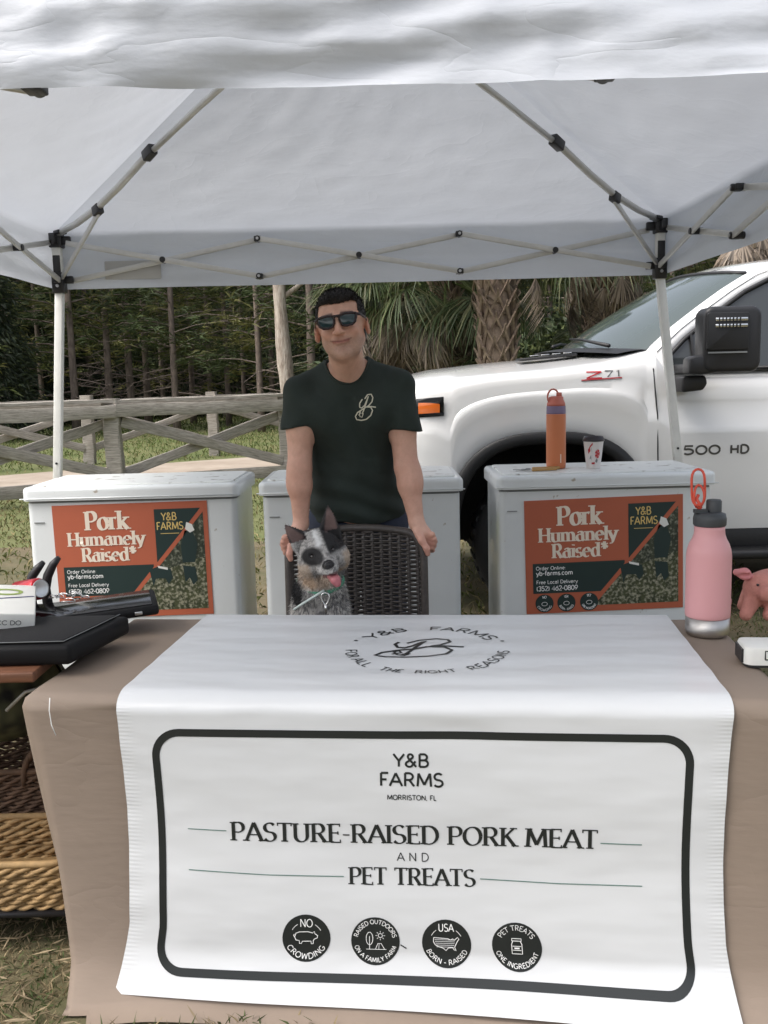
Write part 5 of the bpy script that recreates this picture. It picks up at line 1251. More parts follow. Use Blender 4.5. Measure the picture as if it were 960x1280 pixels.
mb, rows = shell(.02, 1.523, 'x'); mb.add([p for p in rows[0]], [tuple(range(len(rows[0])))]); body = mb.build('front_body', 'truck_paint', truck, auto=38)
mb, rows = shell(1.523, 4.2, 'x'); cab = mb.build('cab_body', 'truck_paint', truck, auto=38)
mb, rows = shell(4.2, 6.3, 'x'); mb.build('bed', 'truck_paint', truck, auto=38)
# door gaps: dark grooves set into the side
def sidey(x, z):
    P = ring_pts(x)[:12]
    for a, b in zip(P, P[1:]):
        if a.z <= z <= b.z: return a.y + (b.y - a.y) * (z - a.z) / max(1e-6, b.z - a.z)
    return P[0].y if z < P[0].z else P[-1].y
def sline(pts, r, name, m, parent=truck, off=.0):
    mb = MB(); mb.tube([Vector((x, sidey(x, z) + off, z)) for x, z in pts], r, 6); return mb.build(name, m, parent, smooth=True)
sline([(1.50, 1.60), (1.505, 1.50), (1.512, 1.40), (1.523, 1.25), (1.528, 1.05), (1.535, .85), (1.545, .62)], .0042, 'door_gap', 'black_plastic')
sline([(2.72, .62), (2.72, .9), (2.72, 1.2), (2.72, 1.49)], .004, 'door_gap', 'black_plastic')
sline([(3.72, .62), (3.72, .9), (3.72, 1.2), (3.72, 1.49)], .004, 'door_gap', 'black_plastic')
sline([(.2, 1.462), (.5, 1.478), (.9, 1.498), (1.2, 1.512), (1.46, 1.52)], .0028, 'hood_gap', 'freezer_paint', off=.006)
# wheel arch liner, trim, wheel
def archpt(u, off, y):
    a = math.pi * (-.02 + 1.04 * u); c, s = math.cos(a), math.sin(a)
    k = (abs(c) ** 2.7 + abs(max(s, 0)) ** 2.7 + 1e-9) ** (-1 / 2.7)
    return Vector((AX - (.545 - off) * c * k, y, AZ + (.60 - off) * s * k))
mb = MB(); rows_ = []
for u in range(41):
    u /= 40; yo = Y0 - .036
    rows_ += [archpt(u, -.030, yo + .012), archpt(u, -.022, yo - .006), archpt(u, .030, yo - .004), archpt(u, .038, yo + .02), archpt(u, .03, yo + .10)]
mb.add(rows_, [(j * 5 + i, j * 5 + i + 1, j * 5 + i + 6, j * 5 + i + 5) for j in range(40) for i in range(4)]); mb.build('arch_trim', 'truck_black', truck, smooth=True)
mb = MB(); mb.grid(lambda u, v: archpt(u, .01, Y0 + .0 + .55 * v), 30, 2); mb.add([(AX, Y0 + .55, AZ - .1)] + [archpt(u / 30, .01, Y0 + .55) for u in range(31)], [(0, k, k + 1) for k in range(1, 31)]); mb.build('wheel_well', 'rubber', truck, smooth=True)
for wx in (AX, 5.0):
    for wy, s in ((Y0 + .16, 1), (Y0 + TWD - .16, -1)):
        c = Vector((wx, wy, GT + .42)); ax = Vector((0, -s, 0)); mb = MB()
        prof = [(.235, -.13), (.27, -.14), (.37, -.135), (.405, -.115), (.42, -.08), (.42, .08), (.405, .115), (.37, .135), (.27, .14), (.235, .13)]
        mb.lathe(prof, c, 48, cap=False, axis=ax); w_ = mb.build('wheel', 'rubber', truck, smooth=True)
        mb = MB()
        for k in range(36):
            a = k * math.pi / 18; mb.box(c + Vector((math.cos(a) * .421, 0, math.sin(a) * .421)), (.014, .18, .03), Matrix.Rotation(-a, 3, 'Y'))
        mb.build('tread', 'rubber', w_)
        mb = MB(); mb.lathe([(.02, .10), (.07, .10), (.08, .07), (.20, .08), (.225, .13), (.238, .128), (.235, -.1)], c, 40, cap=False, axis=ax); rim_ = mb.build('rim', 'aluminium', w_, smooth=True)
        for k in range(8):
            a = k * math.pi / 4; d = Vector((math.cos(a), 0, math.sin(a))); mb = MB(); mb.beam(c + d * .05 + ax * .10, c + d * .215 + ax * .115, .045, .02, (0, 1, 0)); mb.build('spoke', 'aluminium', w_, bevel=.005)
# greenhouse
OUT = [(1.49, 1.610), (1.64, 1.735), (1.79, 1.840), (1.95, 1.945), (2.10, 2.030), (2.25, 2.082), (2.45, 2.115), (2.8, 2.135), (3.4, 2.14), (3.9, 2.12), (4.12, 2.06), (4.2, 1.50)]
WIN = [(1.600, 1.500), (1.605, 1.575), (1.70, 1.665), (1.88, 1.800), (2.07, 1.925), (2.22, 1.995), (2.42, 2.035), (2.62, 2.045), (2.66, 2.045), (2.66, 1.500)]
def gy(z): return Y0 + .035 + max(0, z - 1.50) * .42
def side_pt(x, z, off=0., far=False):
    y = gy(z) + off; return Vector((x, y if not far else 2 * (Y0 + TWD / 2) - y, z))
def resample(P, n):
    L = [0]
    for a, b in zip(P, P[1:]): L.append(L[-1] + math.dist(a, b))
    out = []
    for k in range(n + 1):
        s = L[-1] * k / n; j = max(0, min(len(P) - 2, next((q for q in range(len(L) - 1) if L[q + 1] >= s - 1e-9), len(P) - 2)))
        t = (s - L[j]) / max(1e-9, L[j + 1] - L[j]); out.append((P[j][0] + (P[j + 1][0] - P[j][0]) * t, P[j][1] + (P[j + 1][1] - P[j][1]) * t))
    return out
for far in (False, True):
    # A pillar, roof rail, B pillar round the front window, then rear window
    O1 = resample([(1.475, 1.52)] + OUT[:8] + [(2.70, 2.135)], 40) if False else resample([(1.52, 1.50)] + OUT[:7] + [(2.70, 2.130)], 40)
    W1 = resample(WIN[:9], 40)
    mb = MB(); n = 41
    vs = []
    for (ox, oz), (wx, wz) in zip(O1, W1):
        vs += [side_pt(ox, oz, .045, far), side_pt(ox * .86 + wx * .14, oz * .86 + wz * .14, .010, far), side_pt(ox * .5 + wx * .5, oz * .5 + wz * .5, 0, far), side_pt(wx, wz, .0, far), side_pt(wx, wz, .03, far)]
    mb.add(vs, [(j * 5 + i, j * 5 + i + 1, (j + 1) * 5 + i + 1, (j + 1) * 5 + i) for j in range(40) for i in range(4)])
    mb.build('a_pillar', 'truck_paint', truck, smooth=True)
    mb = MB(); mb.prism([(2.66, 1.49), (2.80, 1.49), (2.80, 2.05), (2.66, 2.05)], 0, 1)
    mb = MB(); mb.add([side_pt(2.66, 1.49, .004, far), side_pt(2.80, 1.49, .004, far), side_pt(2.80, 2.05, .004, far), side_pt(2.66, 2.05, .004, far)], [(0, 1, 2, 3)]); mb.build('b_pillar', 'gloss_black', truck)
    mb = MB(); P = resample([(2.70, 2.130), (3.4, 2.14), (3.9, 2.12), (4.12, 2.06), (4.2, 1.50)], 24); Q = resample([(2.62, 2.045), (3.4, 2.045), (3.75, 2.02), (3.82, 1.9), (3.84, 1.50)], 24)
    mb.add([v for (a, b), (c, d) in zip(P, Q) for v in (side_pt(a, b, .045, far), side_pt(c, d, 0, far))], [(2 * j, 2 * j + 1, 2 * j + 3, 2 * j + 2) for j in range(24)]); mb.build('rear_frame', 'truck_paint', truck, smooth=True)
    mb = MB(); pts = [side_pt(a, b, .014, far) for a, b in WIN]; mb.add(pts, [tuple(range(len(pts)))]); win = mb.build('front_window', 'tint_glass', truck)
    mb = MB(); pts = [side_pt(a, b, .014, far) for a, b in ((2.80, 1.5), (2.80, 2.045), (3.4, 2.045), (3.75, 2.02), (3.82, 1.9), (3.84, 1.50))]; mb.add(pts, [tuple(range(len(pts)))]); mb.build('rear_window', 'tint_glass', truck)
    mb = MB(); mb.tube([side_pt(a, b, .004, far) for a, b in WIN[:9]], .0125, 6); mb.build('window_seal', 'truck_black', win, smooth=True)
    mb = MB(); mb.tube([side_pt(1.60, 1.497, -.004, far), side_pt(2.8, 1.497, -.004, far), side_pt(3.84, 1.497, -.004, far)], .011, 6); mb.build('belt_moulding', 'truck_black', truck, smooth=True)
    mb = MB(); mb.beam(side_pt(1.735, 1.50, .008, far), side_pt(1.735, 1.69, .008, far), .03, .012, (1, 0, 0)); mb.build('quarter_divider', 'truck_black', win)
    mb = MB(); mb.tube([side_pt(a + .045, b - .012, -.003, far) for a, b in OUT[:7]], .0028, 5); mb.build('pillar_gap', 'seal_grey', truck, smooth=True)
YC = Y0 + TWD / 2
def wsp(u, v):     # windscreen: v up, u across
    P = resample(OUT[:5], 20); k = v * 20; j = min(19, int(k)); t = k - j
    x = P[j][0] + (P[j + 1][0] - P[j][0]) * t; z = P[j][1] + (P[j + 1][1] - P[j][1]) * t; y0 = gy(z) + .045; y1 = 2 * YC - y0
    b = math.sin(math.pi * u) ** .7; return Vector((x - .30 * b * (1 - .35 * v), y0 + (y1 - y0) * u, z + .035 * b * (1 - v) + .045 * b * v))
mb = MB(); mb.grid(wsp, 30, 12, flip=True); ws = mb.build('windshield', 'screen_glass', truck, smooth=True)
mb = MB(); mb.tube([wsp(u / 20, 1) + Vector((.005, 0, .004)) for u in range(21)], .012, 6); mb.build('windshield_seal', 'truck_black', ws, smooth=True)
mb = MB(); mb.tube([wsp(.985, v / 10) + Vector((0, 0, .006)) for v in range(11)], .015, 6); mb.build('windshield_seal', 'truck_black', ws, smooth=True)
def roofp(u, v):
    P = resample(OUT[4:11], 24); j = min(23, int(v * 24)); t = v * 24 - j
    x = P[j][0] + (P[j + 1][0] - P[j][0]) * t; z = P[j][1] + (P[j + 1][1] - P[j][1]) * t; y0 = gy(z) + .045; y1 = 2 * YC - y0; b = math.sin(math.pi * u) ** .7
    return Vector((x - .195 * b * (1 - v) ** 2.2, y0 + (y1 - y0) * u, z + .045 * b))
mb = MB(); mb.grid(roofp, 24, 24, flip=True); mb.build('roof', 'truck_paint', truck, smooth=True)
mb = MB(); mb.grid(lambda u, v: Vector((4.12 + .08 * (1 - v), gy(1.5 + .56 * v) + .05 + (2 * (YC - gy(1.5 + .56 * v)) - .1) * u, 1.5 + .56 * v)), 6, 4); mb.build('rear_glass', 'tint_glass', truck, smooth=True)
# cowl, wipers, hood vent
mb = MB()
def cowl(u, v): a = wsp(u, 0); b = a + Vector((-.16, 0, -.02)); p = a.lerp(b, v); p.z += .004 + .004 * math.sin(v * 3.14); return p
mb.grid(cowl, 24, 3); mb.build('cowl_panel', 'truck_black', truck, smooth=True)
for u0, u1 in ((.08, .52), (.5, .93)):
    mb = MB(); mb.tube([wsp(u0, 0) + Vector((-.06, 0, .02)), wsp((u0 + u1) / 2, .05) + Vector((-.02, 0, .03)), wsp(u1, .10) + Vector((-.01, 0, .02))], [.012, .008, .006], 6); mb.build('wiper', 'truck_black', truck, smooth=True)
mb = MB(); mb.box((.98, Y0 + .42, 1.588), (.34, .16, .016), (0, R(-4), R(2))); hv_ = mb.build('hood_vent', 'truck_black', truck, bevel=.006)
for k in range(4):
    mb = MB(); mb.box((.90 + .065 * k, Y0 + .36, 1.598 + .004 * k), (.05, .018, .006), (0, R(-4), 0)); mb.build('vent_blade', 'chrome', hv_, bevel=.002)
# roof marker lamp
mb = MB()
def fin(u, v):
    x = 2.02 + .34 * u; w = .05 * math.sin(math.pi * min(1, u * 1.02)) ** .6; a = math.pi * v
    return Vector((x, Y0 + .62 - w * math.cos(a), 2.085 + .055 * max(0, (u - .0)) * 1.0 * (1 if u < .75 else 1) * math.sin(a) * (1 if u < .8 else (1 - u) * 5) + .012 * u))
mb.grid(fin, 18, 8); mb.build('roof_lamp', 'truck_black', truck, smooth=True)
# towing mirror
my = Y0 - .20
mir = MB(); 
def mirror_body(cx, cz, w, h, d, y, rk=.05):
    mb = MB(); pr = []
    for k, (sx, sz) in enumerate(((1, -1), (1, 1), (-1, 1), (-1, -1))):
        for i in range(5): a = R(-90 + 90 * k + 90 * i / 4); pr.append((cx + sx * (w / 2 - rk) + rk * math.cos(a), cz + sz * (h / 2 - rk) + rk * math.sin(a)))
    mb.prism(pr, y - d / 2, y + d / 2); return mb
head = mirror_body(1.815, 1.645, .300, .335, .16, my - .03, .05).build('mirror_head', 'black_plastic', truck, bevel=.022, seg=3)
mirror_body(1.785, 1.685, .215, .19, .02, my - .115, .012).build('mirror_inset', 'truck_black', head, bevel=.004)
for k, z in enumerate((1.745, 1.713)):
    mb = MB(); mb.box((1.80, my - .128, z), (.165, .006, .018)); ln = mb.build('signal_lamp', 'chrome', head, bevel=.003)
    for q in range(7): mb = MB(); mb.box((1.735 + .018 * q, my - .1325, z), (.006, .004, .016)); mb.build('lamp_lens', 'truck_black', ln)
mb = MB(); mb.box((1.785, my - .122, 1.578), (.20, .006, .008)); mb.build('trim_line', 'seal_grey', head)
mb = MB(); mb.prism([(1.595, 1.475), (1.60, 1.555), (1.63, 1.565), (1.80, 1.580), (1.86, 1.53), (1.84, 1.487), (1.66, 1.468)], my - .10, my + .02); arm = mb.build('mirror_arm', 'black_plastic', truck, bevel=.012)
mb = MB(); mb.prism([(1.600, 1.375), (1.598, 1.462), (1.725, 1.465), (1.738, 1.42), (1.715, 1.385)], my + .02, Y0 + .05); mb.build('mirror_base', 'black_plastic', truck, bevel=.014)
mb = MB(); mb.box((1.66, my + .10, 1.50), (.10, .26, .05)); mb.build('mirror_mount', 'black_plastic', truck, bevel=.01)
# badges
def sf(u, v, l): return Vector((u, sidey(u, v) - l, v))
i = Ink(sf, .003, .03); i.text('500', 1.663, 1.030, 1.878, .046, wt=.24); i.text('HD', 1.925, 1.030, 2.035, .046, wt=.24); i.build('model_badge', 'grey_badge', truck)
i = Ink(sf, .003, .03); i.text('Z', 1.125, 1.462, 1.225, .034, wt=.2); i.strip([(1.105, 1.452), (1.33, 1.462)], .006); i.build('trim_badge_red', 'red_print', truck)
i = Ink(sf, .003, .03); i.text('7', 1.23, 1.466, 1.285, .034, wt=.2); i.text('1', 1.295, 1.468, 1.325, .034, wt=.2); i.strip([(1.105, 1.446), (1.33, 1.455)], .004); i.build('trim_badge_grey', 'grey_badge', truck)
# headlamp, bumper, grille, rocker, running board
mb = MB()
def lamp(u, v, x0=.055, x1=.345): x = x0 + (x1 - x0) * u; z = 1.275 + .105 * v - .02 * (1 - u) ; return Vector((x, Y0 + front_in(x) + .004 - .012 * math.sin(math.pi * u) ** .5 * math.sin(math.pi * v) ** .5, z))
mb.grid(lamp, 16, 8); hl = mb.build('headlight', 'gloss_black', truck, smooth=True)
mb = MB(); mb.grid(lambda u, v: lamp(.52 + .40 * u, .20 + .58 * v * (1 - .25 * u * u)) + Vector((0, -.006, 0)), 8, 6); mb.build('amber_marker', 'amber_lens', hl, smooth=True)
mb = MB(); mb.grid(lambda u, v: lamp(.05 + .36 * u, .25 + .5 * v) + Vector((0, -.005, 0)), 6, 6); mb.build('lamp_lens', 'chrome', hl, smooth=True)
mb = MB(); mb.box((-.02, YC, .73), (.22, TWD - .26, .26)); mb.build('bumper', 'chrome', truck, bevel=.05, seg=4)
for k in range(5):
    mb = MB(); mb.box((.012, YC, .95 + .095 * k), (.03, TWD - .75, .045)); mb.build('grille_bar', 'chrome' if k == 2 else 'truck_black', truck, bevel=.008)
for k, z in enumerate((.98, 1.06, 1.14, 1.20)):
    mb = MB(); mb.box((.10, Y0 + front_in(.10) - .006, z), (.12, .03, .035)); mb.build('corner_trim', 'chrome' if k % 2 else 'truck_black', truck, bevel=.006)
mb = MB(); mb.box((3.0, Y0 + .12, .54), (2.9, .16, .14)); mb.build('rocker_panel', 'truck_black', truck, bevel=.02)
mb = MB(); mb.beam((1.62, Y0 - .02, .47), (4.2, Y0 - .02, .47), .15, .05, (0, 0, 1)); mb.build('running_board', 'truck_black', truck, bevel=.015)
for x in (1.9, 3.0, 4.0):
    mb = MB(); mb.box((x, Y0 + .06, .50), (.05, .14, .05)); mb.build('board_bracket', 'truck_black', truck)
mb = MB(); mb.box((3.1, YC, .56), (5.6, .9, .16)); mb.build('chassis', 'rubber', truck)
mb = MB(); mb.box((2.95, Y0 + .0, 1.36), (.22, .03, .035)); mb.build('door_handle', 'chrome', truck, bevel=.01)
mb = MB(); mb.box((2.56, Y0 - .004, 1.345), (.22, .035, .04)); mb.build('door_handle', 'chrome', truck, bevel=.012)

# ------------------------------------------------------------------ implicit surfaces for people, animals, plush
def smin(a, b, k):
    h = np.clip(.5 + .5 * (b - a) / k, 0, 1); return b + (a - b) * h - k * h * (1 - h)
class Field:
    def __init__(s, xs, ys, zs):
        s.ax = [np.asarray(xs, float), np.asarray(ys, float), np.asarray(zs, float)]
        s.V = np.full([len(a) for a in s.ax], .5, np.float64)
    def block(s, c, r):
        sl = []
        for a, v in zip(s.ax, c):
            i0, i1 = np.searchsorted(a, [v - r, v + r]); sl.append(slice(max(0, i0), min(len(a), i1 + 1)))
        return sl
    def ap(s, fn, c, r, k=.01, op='add'):
        sl = s.block(c, r + 3 * k + .02)
        if any(q.stop <= q.start for q in sl): return
        X, Y, Z = np.meshgrid(s.ax[0][sl[0]], s.ax[1][sl[1]], s.ax[2][sl[2]], indexing='ij')
        d = fn(X, Y, Z); b = s.V[tuple(sl)]
        if op == 'add': s.V[tuple(sl)] = smin(b, d, k)
        elif op == 'sub': s.V[tuple(sl)] = -smin(-b, d, k)
        elif op == 'int': s.V[tuple(sl)] = -smin(-b, -d, k)
    def cap(s, a, b, r1, r2=None, k=.01, op='add', fr=None, sc=None):
        r2 = r1 if r2 is None else r2; a = np.array(a, float); b = np.array(b, float)
        if fr is not None: a = fr.pt(a); b = fr.pt(b); r1 *= fr.s; r2 *= fr.s
        ab = b - a; L = ab @ ab
        def fn(X, Y, Z):
            px, py, pz = X - a[0], Y - a[1], Z - a[2]; t = np.clip((px * ab[0] + py * ab[1] + pz * ab[2]) / max(L, 1e-12), 0, 1)
            return np.sqrt((px - t * ab[0]) ** 2 + (py - t * ab[1]) ** 2 + (pz - t * ab[2]) ** 2) - (r1 + (r2 - r1) * t)
        s.ap(fn, (a + b) / 2, math.sqrt(L) / 2 + max(r1, r2), k, op)
    def chain(s, pts, rs, k=.01, op='add', fr=None):
        for i in range(len(pts) - 1): s.cap(pts[i], pts[i + 1], rs[i], rs[i + 1], k, op, fr)
    def ell(s, c, r, k=.01, op='add', fr=None, rot=None):
        c = np.array(c, float); r = np.array(r, float); Mx = np.eye(3)
        if rot is not None: Mx = np.array(Euler(rot).to_matrix())
        if fr is not None: c = fr.pt(c); Mx = fr.R @ Mx; r = r * fr.s * (np.array([fr.wx, 1, 1]) if rot is None else 1)
        def fn(X, Y, Z):
            px, py, pz = X - c[0], Y - c[1], Z - c[2]
            q = [px * Mx[0, j] + py * Mx[1, j] + pz * Mx[2, j] for j in range(3)]
            k0 = np.sqrt(sum((q[j] / r[j]) ** 2 for j in range(3))); k1 = np.sqrt(sum((q[j] / r[j] ** 2) ** 2 for j in range(3)))
            return k0 * (k0 - 1) / np.maximum(k1, 1e-6)
        s.ap(fn, c, max(r), k, op)
    def mesh(s):
        V = s.V; ins = V < 0; nx, ny, nz = V.shape
        cell = np.zeros((nx - 1, ny - 1, nz - 1), int)
        for a in (0, 1):
            for b in (0, 1):
                for c in (0, 1): cell += ins[a:nx - 1 + a, b:ny - 1 + b, c:nz - 1 + c]
        act = (cell > 0) & (cell < 8); idx = np.full(act.shape, -1); ii = np.argwhere(act); idx[act] = np.arange(len(ii))
        acc = np.zeros((len(ii), 3)); cnt = np.zeros(len(ii)); i, j, k = ii.T
        cs = [(0, 0, 0), (1, 0, 0), (0, 1, 0), (1, 1, 0), (0, 0, 1), (1, 0, 1), (0, 1, 1), (1, 1, 1)]
        for a in range(8):
            for b in range(a + 1, 8):
                if sum(abs(cs[a][q] - cs[b][q]) for q in range(3)) != 1: continue
                va = V[i + cs[a][0], j + cs[a][1], k + cs[a][2]]; vb = V[i + cs[b][0], j + cs[b][1], k + cs[b][2]]
                m = (va < 0) != (vb < 0); t = np.where(m, va / np.where(m, va - vb, 1), 0)
                pa = np.stack([s.ax[q][(i, j, k)[q] + cs[a][q]] for q in range(3)], 1); pb = np.stack([s.ax[q][(i, j, k)[q] + cs[b][q]] for q in range(3)], 1)
                acc += (pa + (pb - pa) * t[:, None]) * m[:, None]; cnt += m
        P = acc / cnt[:, None]; F = []
        for d in range(3):
            o = [1 if q == d else 0 for q in range(3)]
            A = ins[:nx - o[0], :ny - o[1], :nz - o[2]]; B = ins[o[0]:, o[1]:, o[2]:]; e = np.argwhere(A != B)
            u, v = [q for q in range(3) if q != d]
            e = e[(e[:, u] > 0) & (e[:, v] > 0) & (e[:, u] < V.shape[u] - 1) & (e[:, v] < V.shape[v] - 1)]
            fl = A[tuple(e.T)]
            def at(du, dv):
                q = e.copy(); q[:, u] -= du; q[:, v] -= dv; return idx[tuple(q.T)]
            q = np.stack([at(1, 1), at(0, 1), at(0, 0), at(1, 0)], 1)
            flip = ~fl if d != 1 else fl
            q[flip] = q[flip][:, ::-1]; F.append(q)
        return P, np.concatenate(F)
class Frame:
    def __init__(s, o, eul, sc=1., low=1., wx=1.):
        s.wx = wx; s.o = np.array(o, float); s.R = np.array(Euler(eul).to_matrix()); s.s = sc; s.low = low
    def pt(s, p):
        p = np.array(p, float) * s.s
        if p[2] < 0: p[2] *= s.low
        p[0] *= s.wx
        return s.o + s.R @ p
    def inv(s, P):
        q = (P - s.o) @ s.R / s.s; q[:, 0] /= s.wx; q[:, 2] = np.where(q[:, 2] < 0, q[:, 2] / s.low, q[:, 2]); return q
def smooth_mesh(P, F, it=1, lam=.5):
    n = len(P)
    for _ in range(it):
        acc = np.zeros_like(P); c = np.zeros(n)
        for a in range(4):
            b = (a + 1) % 4; np.add.at(acc, F[:, a], P[F[:, b]]); np.add.at(c, F[:, a], 1); np.add.at(acc, F[:, b], P[F[:, a]]); np.add.at(c, F[:, b], 1)
        P = P + lam * (acc / np.maximum(c, 1)[:, None] - P)
    return P
def seg(*args):
    """axis with spans (start, end, step)"""
    out = []
    for a, b, st in args: out += list(np.arange(a, b - st * .3, st))
    return np.array(out + [args[-1][1]])
def finish(name, P, F, m, col, parent):
    o = wloc(parent); return np_mesh(name, P - np.array(o), F, m, col, True, parent)

# ------------------------------------------------------------------ the man
man = thing('person', (-.11, 3.62, .12), 'man in a dark green T-shirt and sunglasses leaning with both hands on the wicker chair', 'person')
HF = Frame((-.129, 3.27, 1.652), (R(-3), R(-8), R(-4)), 1.03, .82, 1.07)       # head frame: faces -Y, tilted a little
SHL, SHR = (-.290, 3.425, 1.445), (.064, 3.425, 1.455)
ELL, ELR = (-.302, 3.395, 1.175), (.085, 3.40, 1.165)
WRL, WRR = (-.306, 3.405, .965), (.118, 3.375, .965)
HLc, HRc = (-.330, 3.385, .905), (.145, 3.355, .912)
def torso(B, g=0.):
    B.cap((-.105, 3.455, 1.475), (-.115, 3.42, 1.52), .075 + g, .06 + g, .04)
    B.cap((-.245, 3.44, 1.445), (.020, 3.44, 1.452), .066 + g, .066 + g, .05)       # shoulders
    B.ell((-.112, 3.455, 1.36), (.190 + g, .118 + g, .155 + g), .05)       # chest
    B.ell((-.188, 3.385, 1.375), (.085 + g, .05 + g, .07 + g), .04); B.ell((-.035, 3.385, 1.378), (.085 + g, .05 + g, .07 + g), .04)
    B.ell((-.108, 3.50, 1.18), (.158 + g, .108 + g, .19 + g), .06)       # belly
    B.ell((-.100, 3.57, 1.00), (.165 + g, .118 + g, .14 + g), .05)       # hips
    B.cap((-.24, 3.46, 1.485), (-.14, 3.44, 1.545), .035 + g, .04 + g, .04); B.cap((.02, 3.46, 1.49), (-.10, 3.44, 1.547), .035 + g, .04 + g, .04)   # trapezius
def arm(B, S_, E, W_, g=0., upper_only=False, side=1):
    B.cap(S_, E, .054 + g, .043 + g, .03)
    B.ell(((S_[0] * .6 + E[0] * .4), S_[1] * .6 + E[1] * .4 - .012, S_[2] * .6 + E[2] * .4), (.047 + g, .050 + g, .085 + g), .03)
    if upper_only: return
    m_ = [E[q] * .68 + W_[q] * .32 for q in range(3)]
    B.chain([E, m_, W_], [.039, .041, .027], .02)
    B.ell((m_[0] + side * .006, m_[1], m_[2] + .02), (.042, .040, .07), .02)
xs_ = seg((-.46, -.40, .012), (-.40, .22, .0042), (.22, .30, .012)); ys_ = seg((3.10, 3.16, .008), (3.16, 3.50, .0050), (3.50, 3.90, .011)); zs_ = seg((.10, .82, .016), (.82, 1.02, .0038), (1.02, 1.50, .009), (1.50, 1.86, .0038))
B = Field(xs_, ys_, zs_)
torso(B, -.012)
for S_, E, W_, sd in ((SHL, ELL, WRL, -1), (SHR, ELR, WRR, 1)): arm(B, S_, E, W_, side=sd)
for sd in (-1, 1):        # legs
    hx = -.10 + sd * .085; B.chain([(hx, 3.60, .98), (hx + sd * .01, 3.64, .60), (hx + sd * .01, 3.68, .22)], [.088, .060, .045], .03)
    B.cap((hx + sd * .012, 3.66, .165), (hx + sd * .03, 3.50, .145), .045, .036, .03)
# neck
B.cap((-.118, 3.42, 1.50), tuple(HF.pt((0, .020, -.04))), .062, .060, .03)
B.cap((-.118, 3.385, 1.49), tuple(HF.pt((0, -.02, -.075))), .034, .034, .03)
# head
H = dict(fr=HF)
B.ell((0, .022, .045), (.0765, .097, .086), .02, **H)                      # skull
B.ell((0, -.012, -.020), (.064, .078, .082), .02, **H)                     # face
B.ell((0, -.026, -.062), (.047, .052, .044), .02, **H)                    # jaw
for s in (-1, 1):
    B.cap((s * .050, .012, -.040), (s * .014, -.058, -.092), .013, .015, .026, **H)
    B.ell((s * .035, -.064, -.014), (.023, .021, .020), .014, **H)          # cheek
    B.ell((s * .031, -.088, .026), (.017, .012, .011), .010, op='sub', **H)     # eye socket
    B.ell((s * .031, -.071, .026), (.0125, .0125, .0115), .003, **H)          # eyeball
    B.cap((s * .014, -.084, .044), (s * .046, -.074, .043), .009, .007, .010, **H)   # brow
    B.ell((s * .0125, -.101, -.020), (.009, .010, .008), .005, **H)
    B.ell((s * .006, -.110, -.026), (.0034, .006, .003), .002, op='sub', **H)
    # ear
    B.ell((s * .080, .016, .004), (.0085, .019, .031), .006, rot=(R(-12), 0, R(s * 22)), **H)
    B.ell((s * .087, .010, .006), (.005, .0105, .018), .003, op='sub', rot=(R(-12), 0, R(s * 22)), **H)
B.ell((0, -.076, -.100), (.022, .018, .019), .018, **H)                     # chin
B.cap((0, -.088, .036), (0, -.110, -.012), .0085, .0115, .006, **H)          # nose
B.ell((0, -.114, -.019), (.0120, .0110, .0100), .005, **H)
B.ell((0, -.082, -.044), (.026, .014, .014), .010, **H)                    # muzzle of the lips
B.cap((-.020, -.091, -.049), (.020, -.091, -.049), .0032, .0032, .004, **H); B.cap((-.012, -.093, -.0475), (.012, -.093, -.0475), .0045, .0045, .004, **H)
B.cap((-.014, -.091, -.0585), (.014, -.091, -.0585), .0052, .0052, .004, **H)
B.chain([(-.032, -.084, -.0440), (-.014, -.0965, -.0530), (.014, -.0965, -.0530), (.032, -.084, -.0430)], [.0019] * 4, .0015, op='sub', **H)
for s in (-1, 1): B.chain([(s * .020, -.098, -.020), (s * .033, -.088, -.036), (s * .037, -.080, -.050)], [.0018, .0022, .0012], .006, op='sub', **H)
# hands closing on the chair back
def hand(B, side, wr, pal, fingers, thumb):
    B.cap(wr, pal, .0265, .027, .014)
    for f in fingers: B.chain(f, [.0105, .0096, .0090, .0082][:len(f)], .0045)
    B.chain(thumb, [.015, .0125, .0108, .0095][:len(thumb)], .006)
# right side of the photo: palm on the rounded corner, thumb down the front, fingers folded round the outer edge to the back
B.ell((.136, 3.368, .925), (.040, .024, .032), .015, rot=(0, R(35), 0)); B.cap(WRR, (.134, 3.368, .928), .0265, .026, .015)
fr_ = []
for q in range(4):
    kx, kz = .170 + .006 * (1.5 - abs(q - 1.2)), .922 - .0165 * q; ky = 3.352 + .004 * q
    fr_.append([(.150, 3.362, .930 - .014 * q), (kx, ky, kz), (kx + .006, ky + .026, kz - .014), (kx - .008, ky + .046, kz - .020), (kx - .028, ky + .050, kz - .020)])
for f in fr_: B.chain(f, [.0115, .0112, .0098, .0090, .0082], .0035)
B.chain([(.118, 3.350, .935), (.134, 3.326, .905), (.150, 3.318, .878), (.154, 3.320, .858)], [.0165, .0130, .0112, .0098], .008)
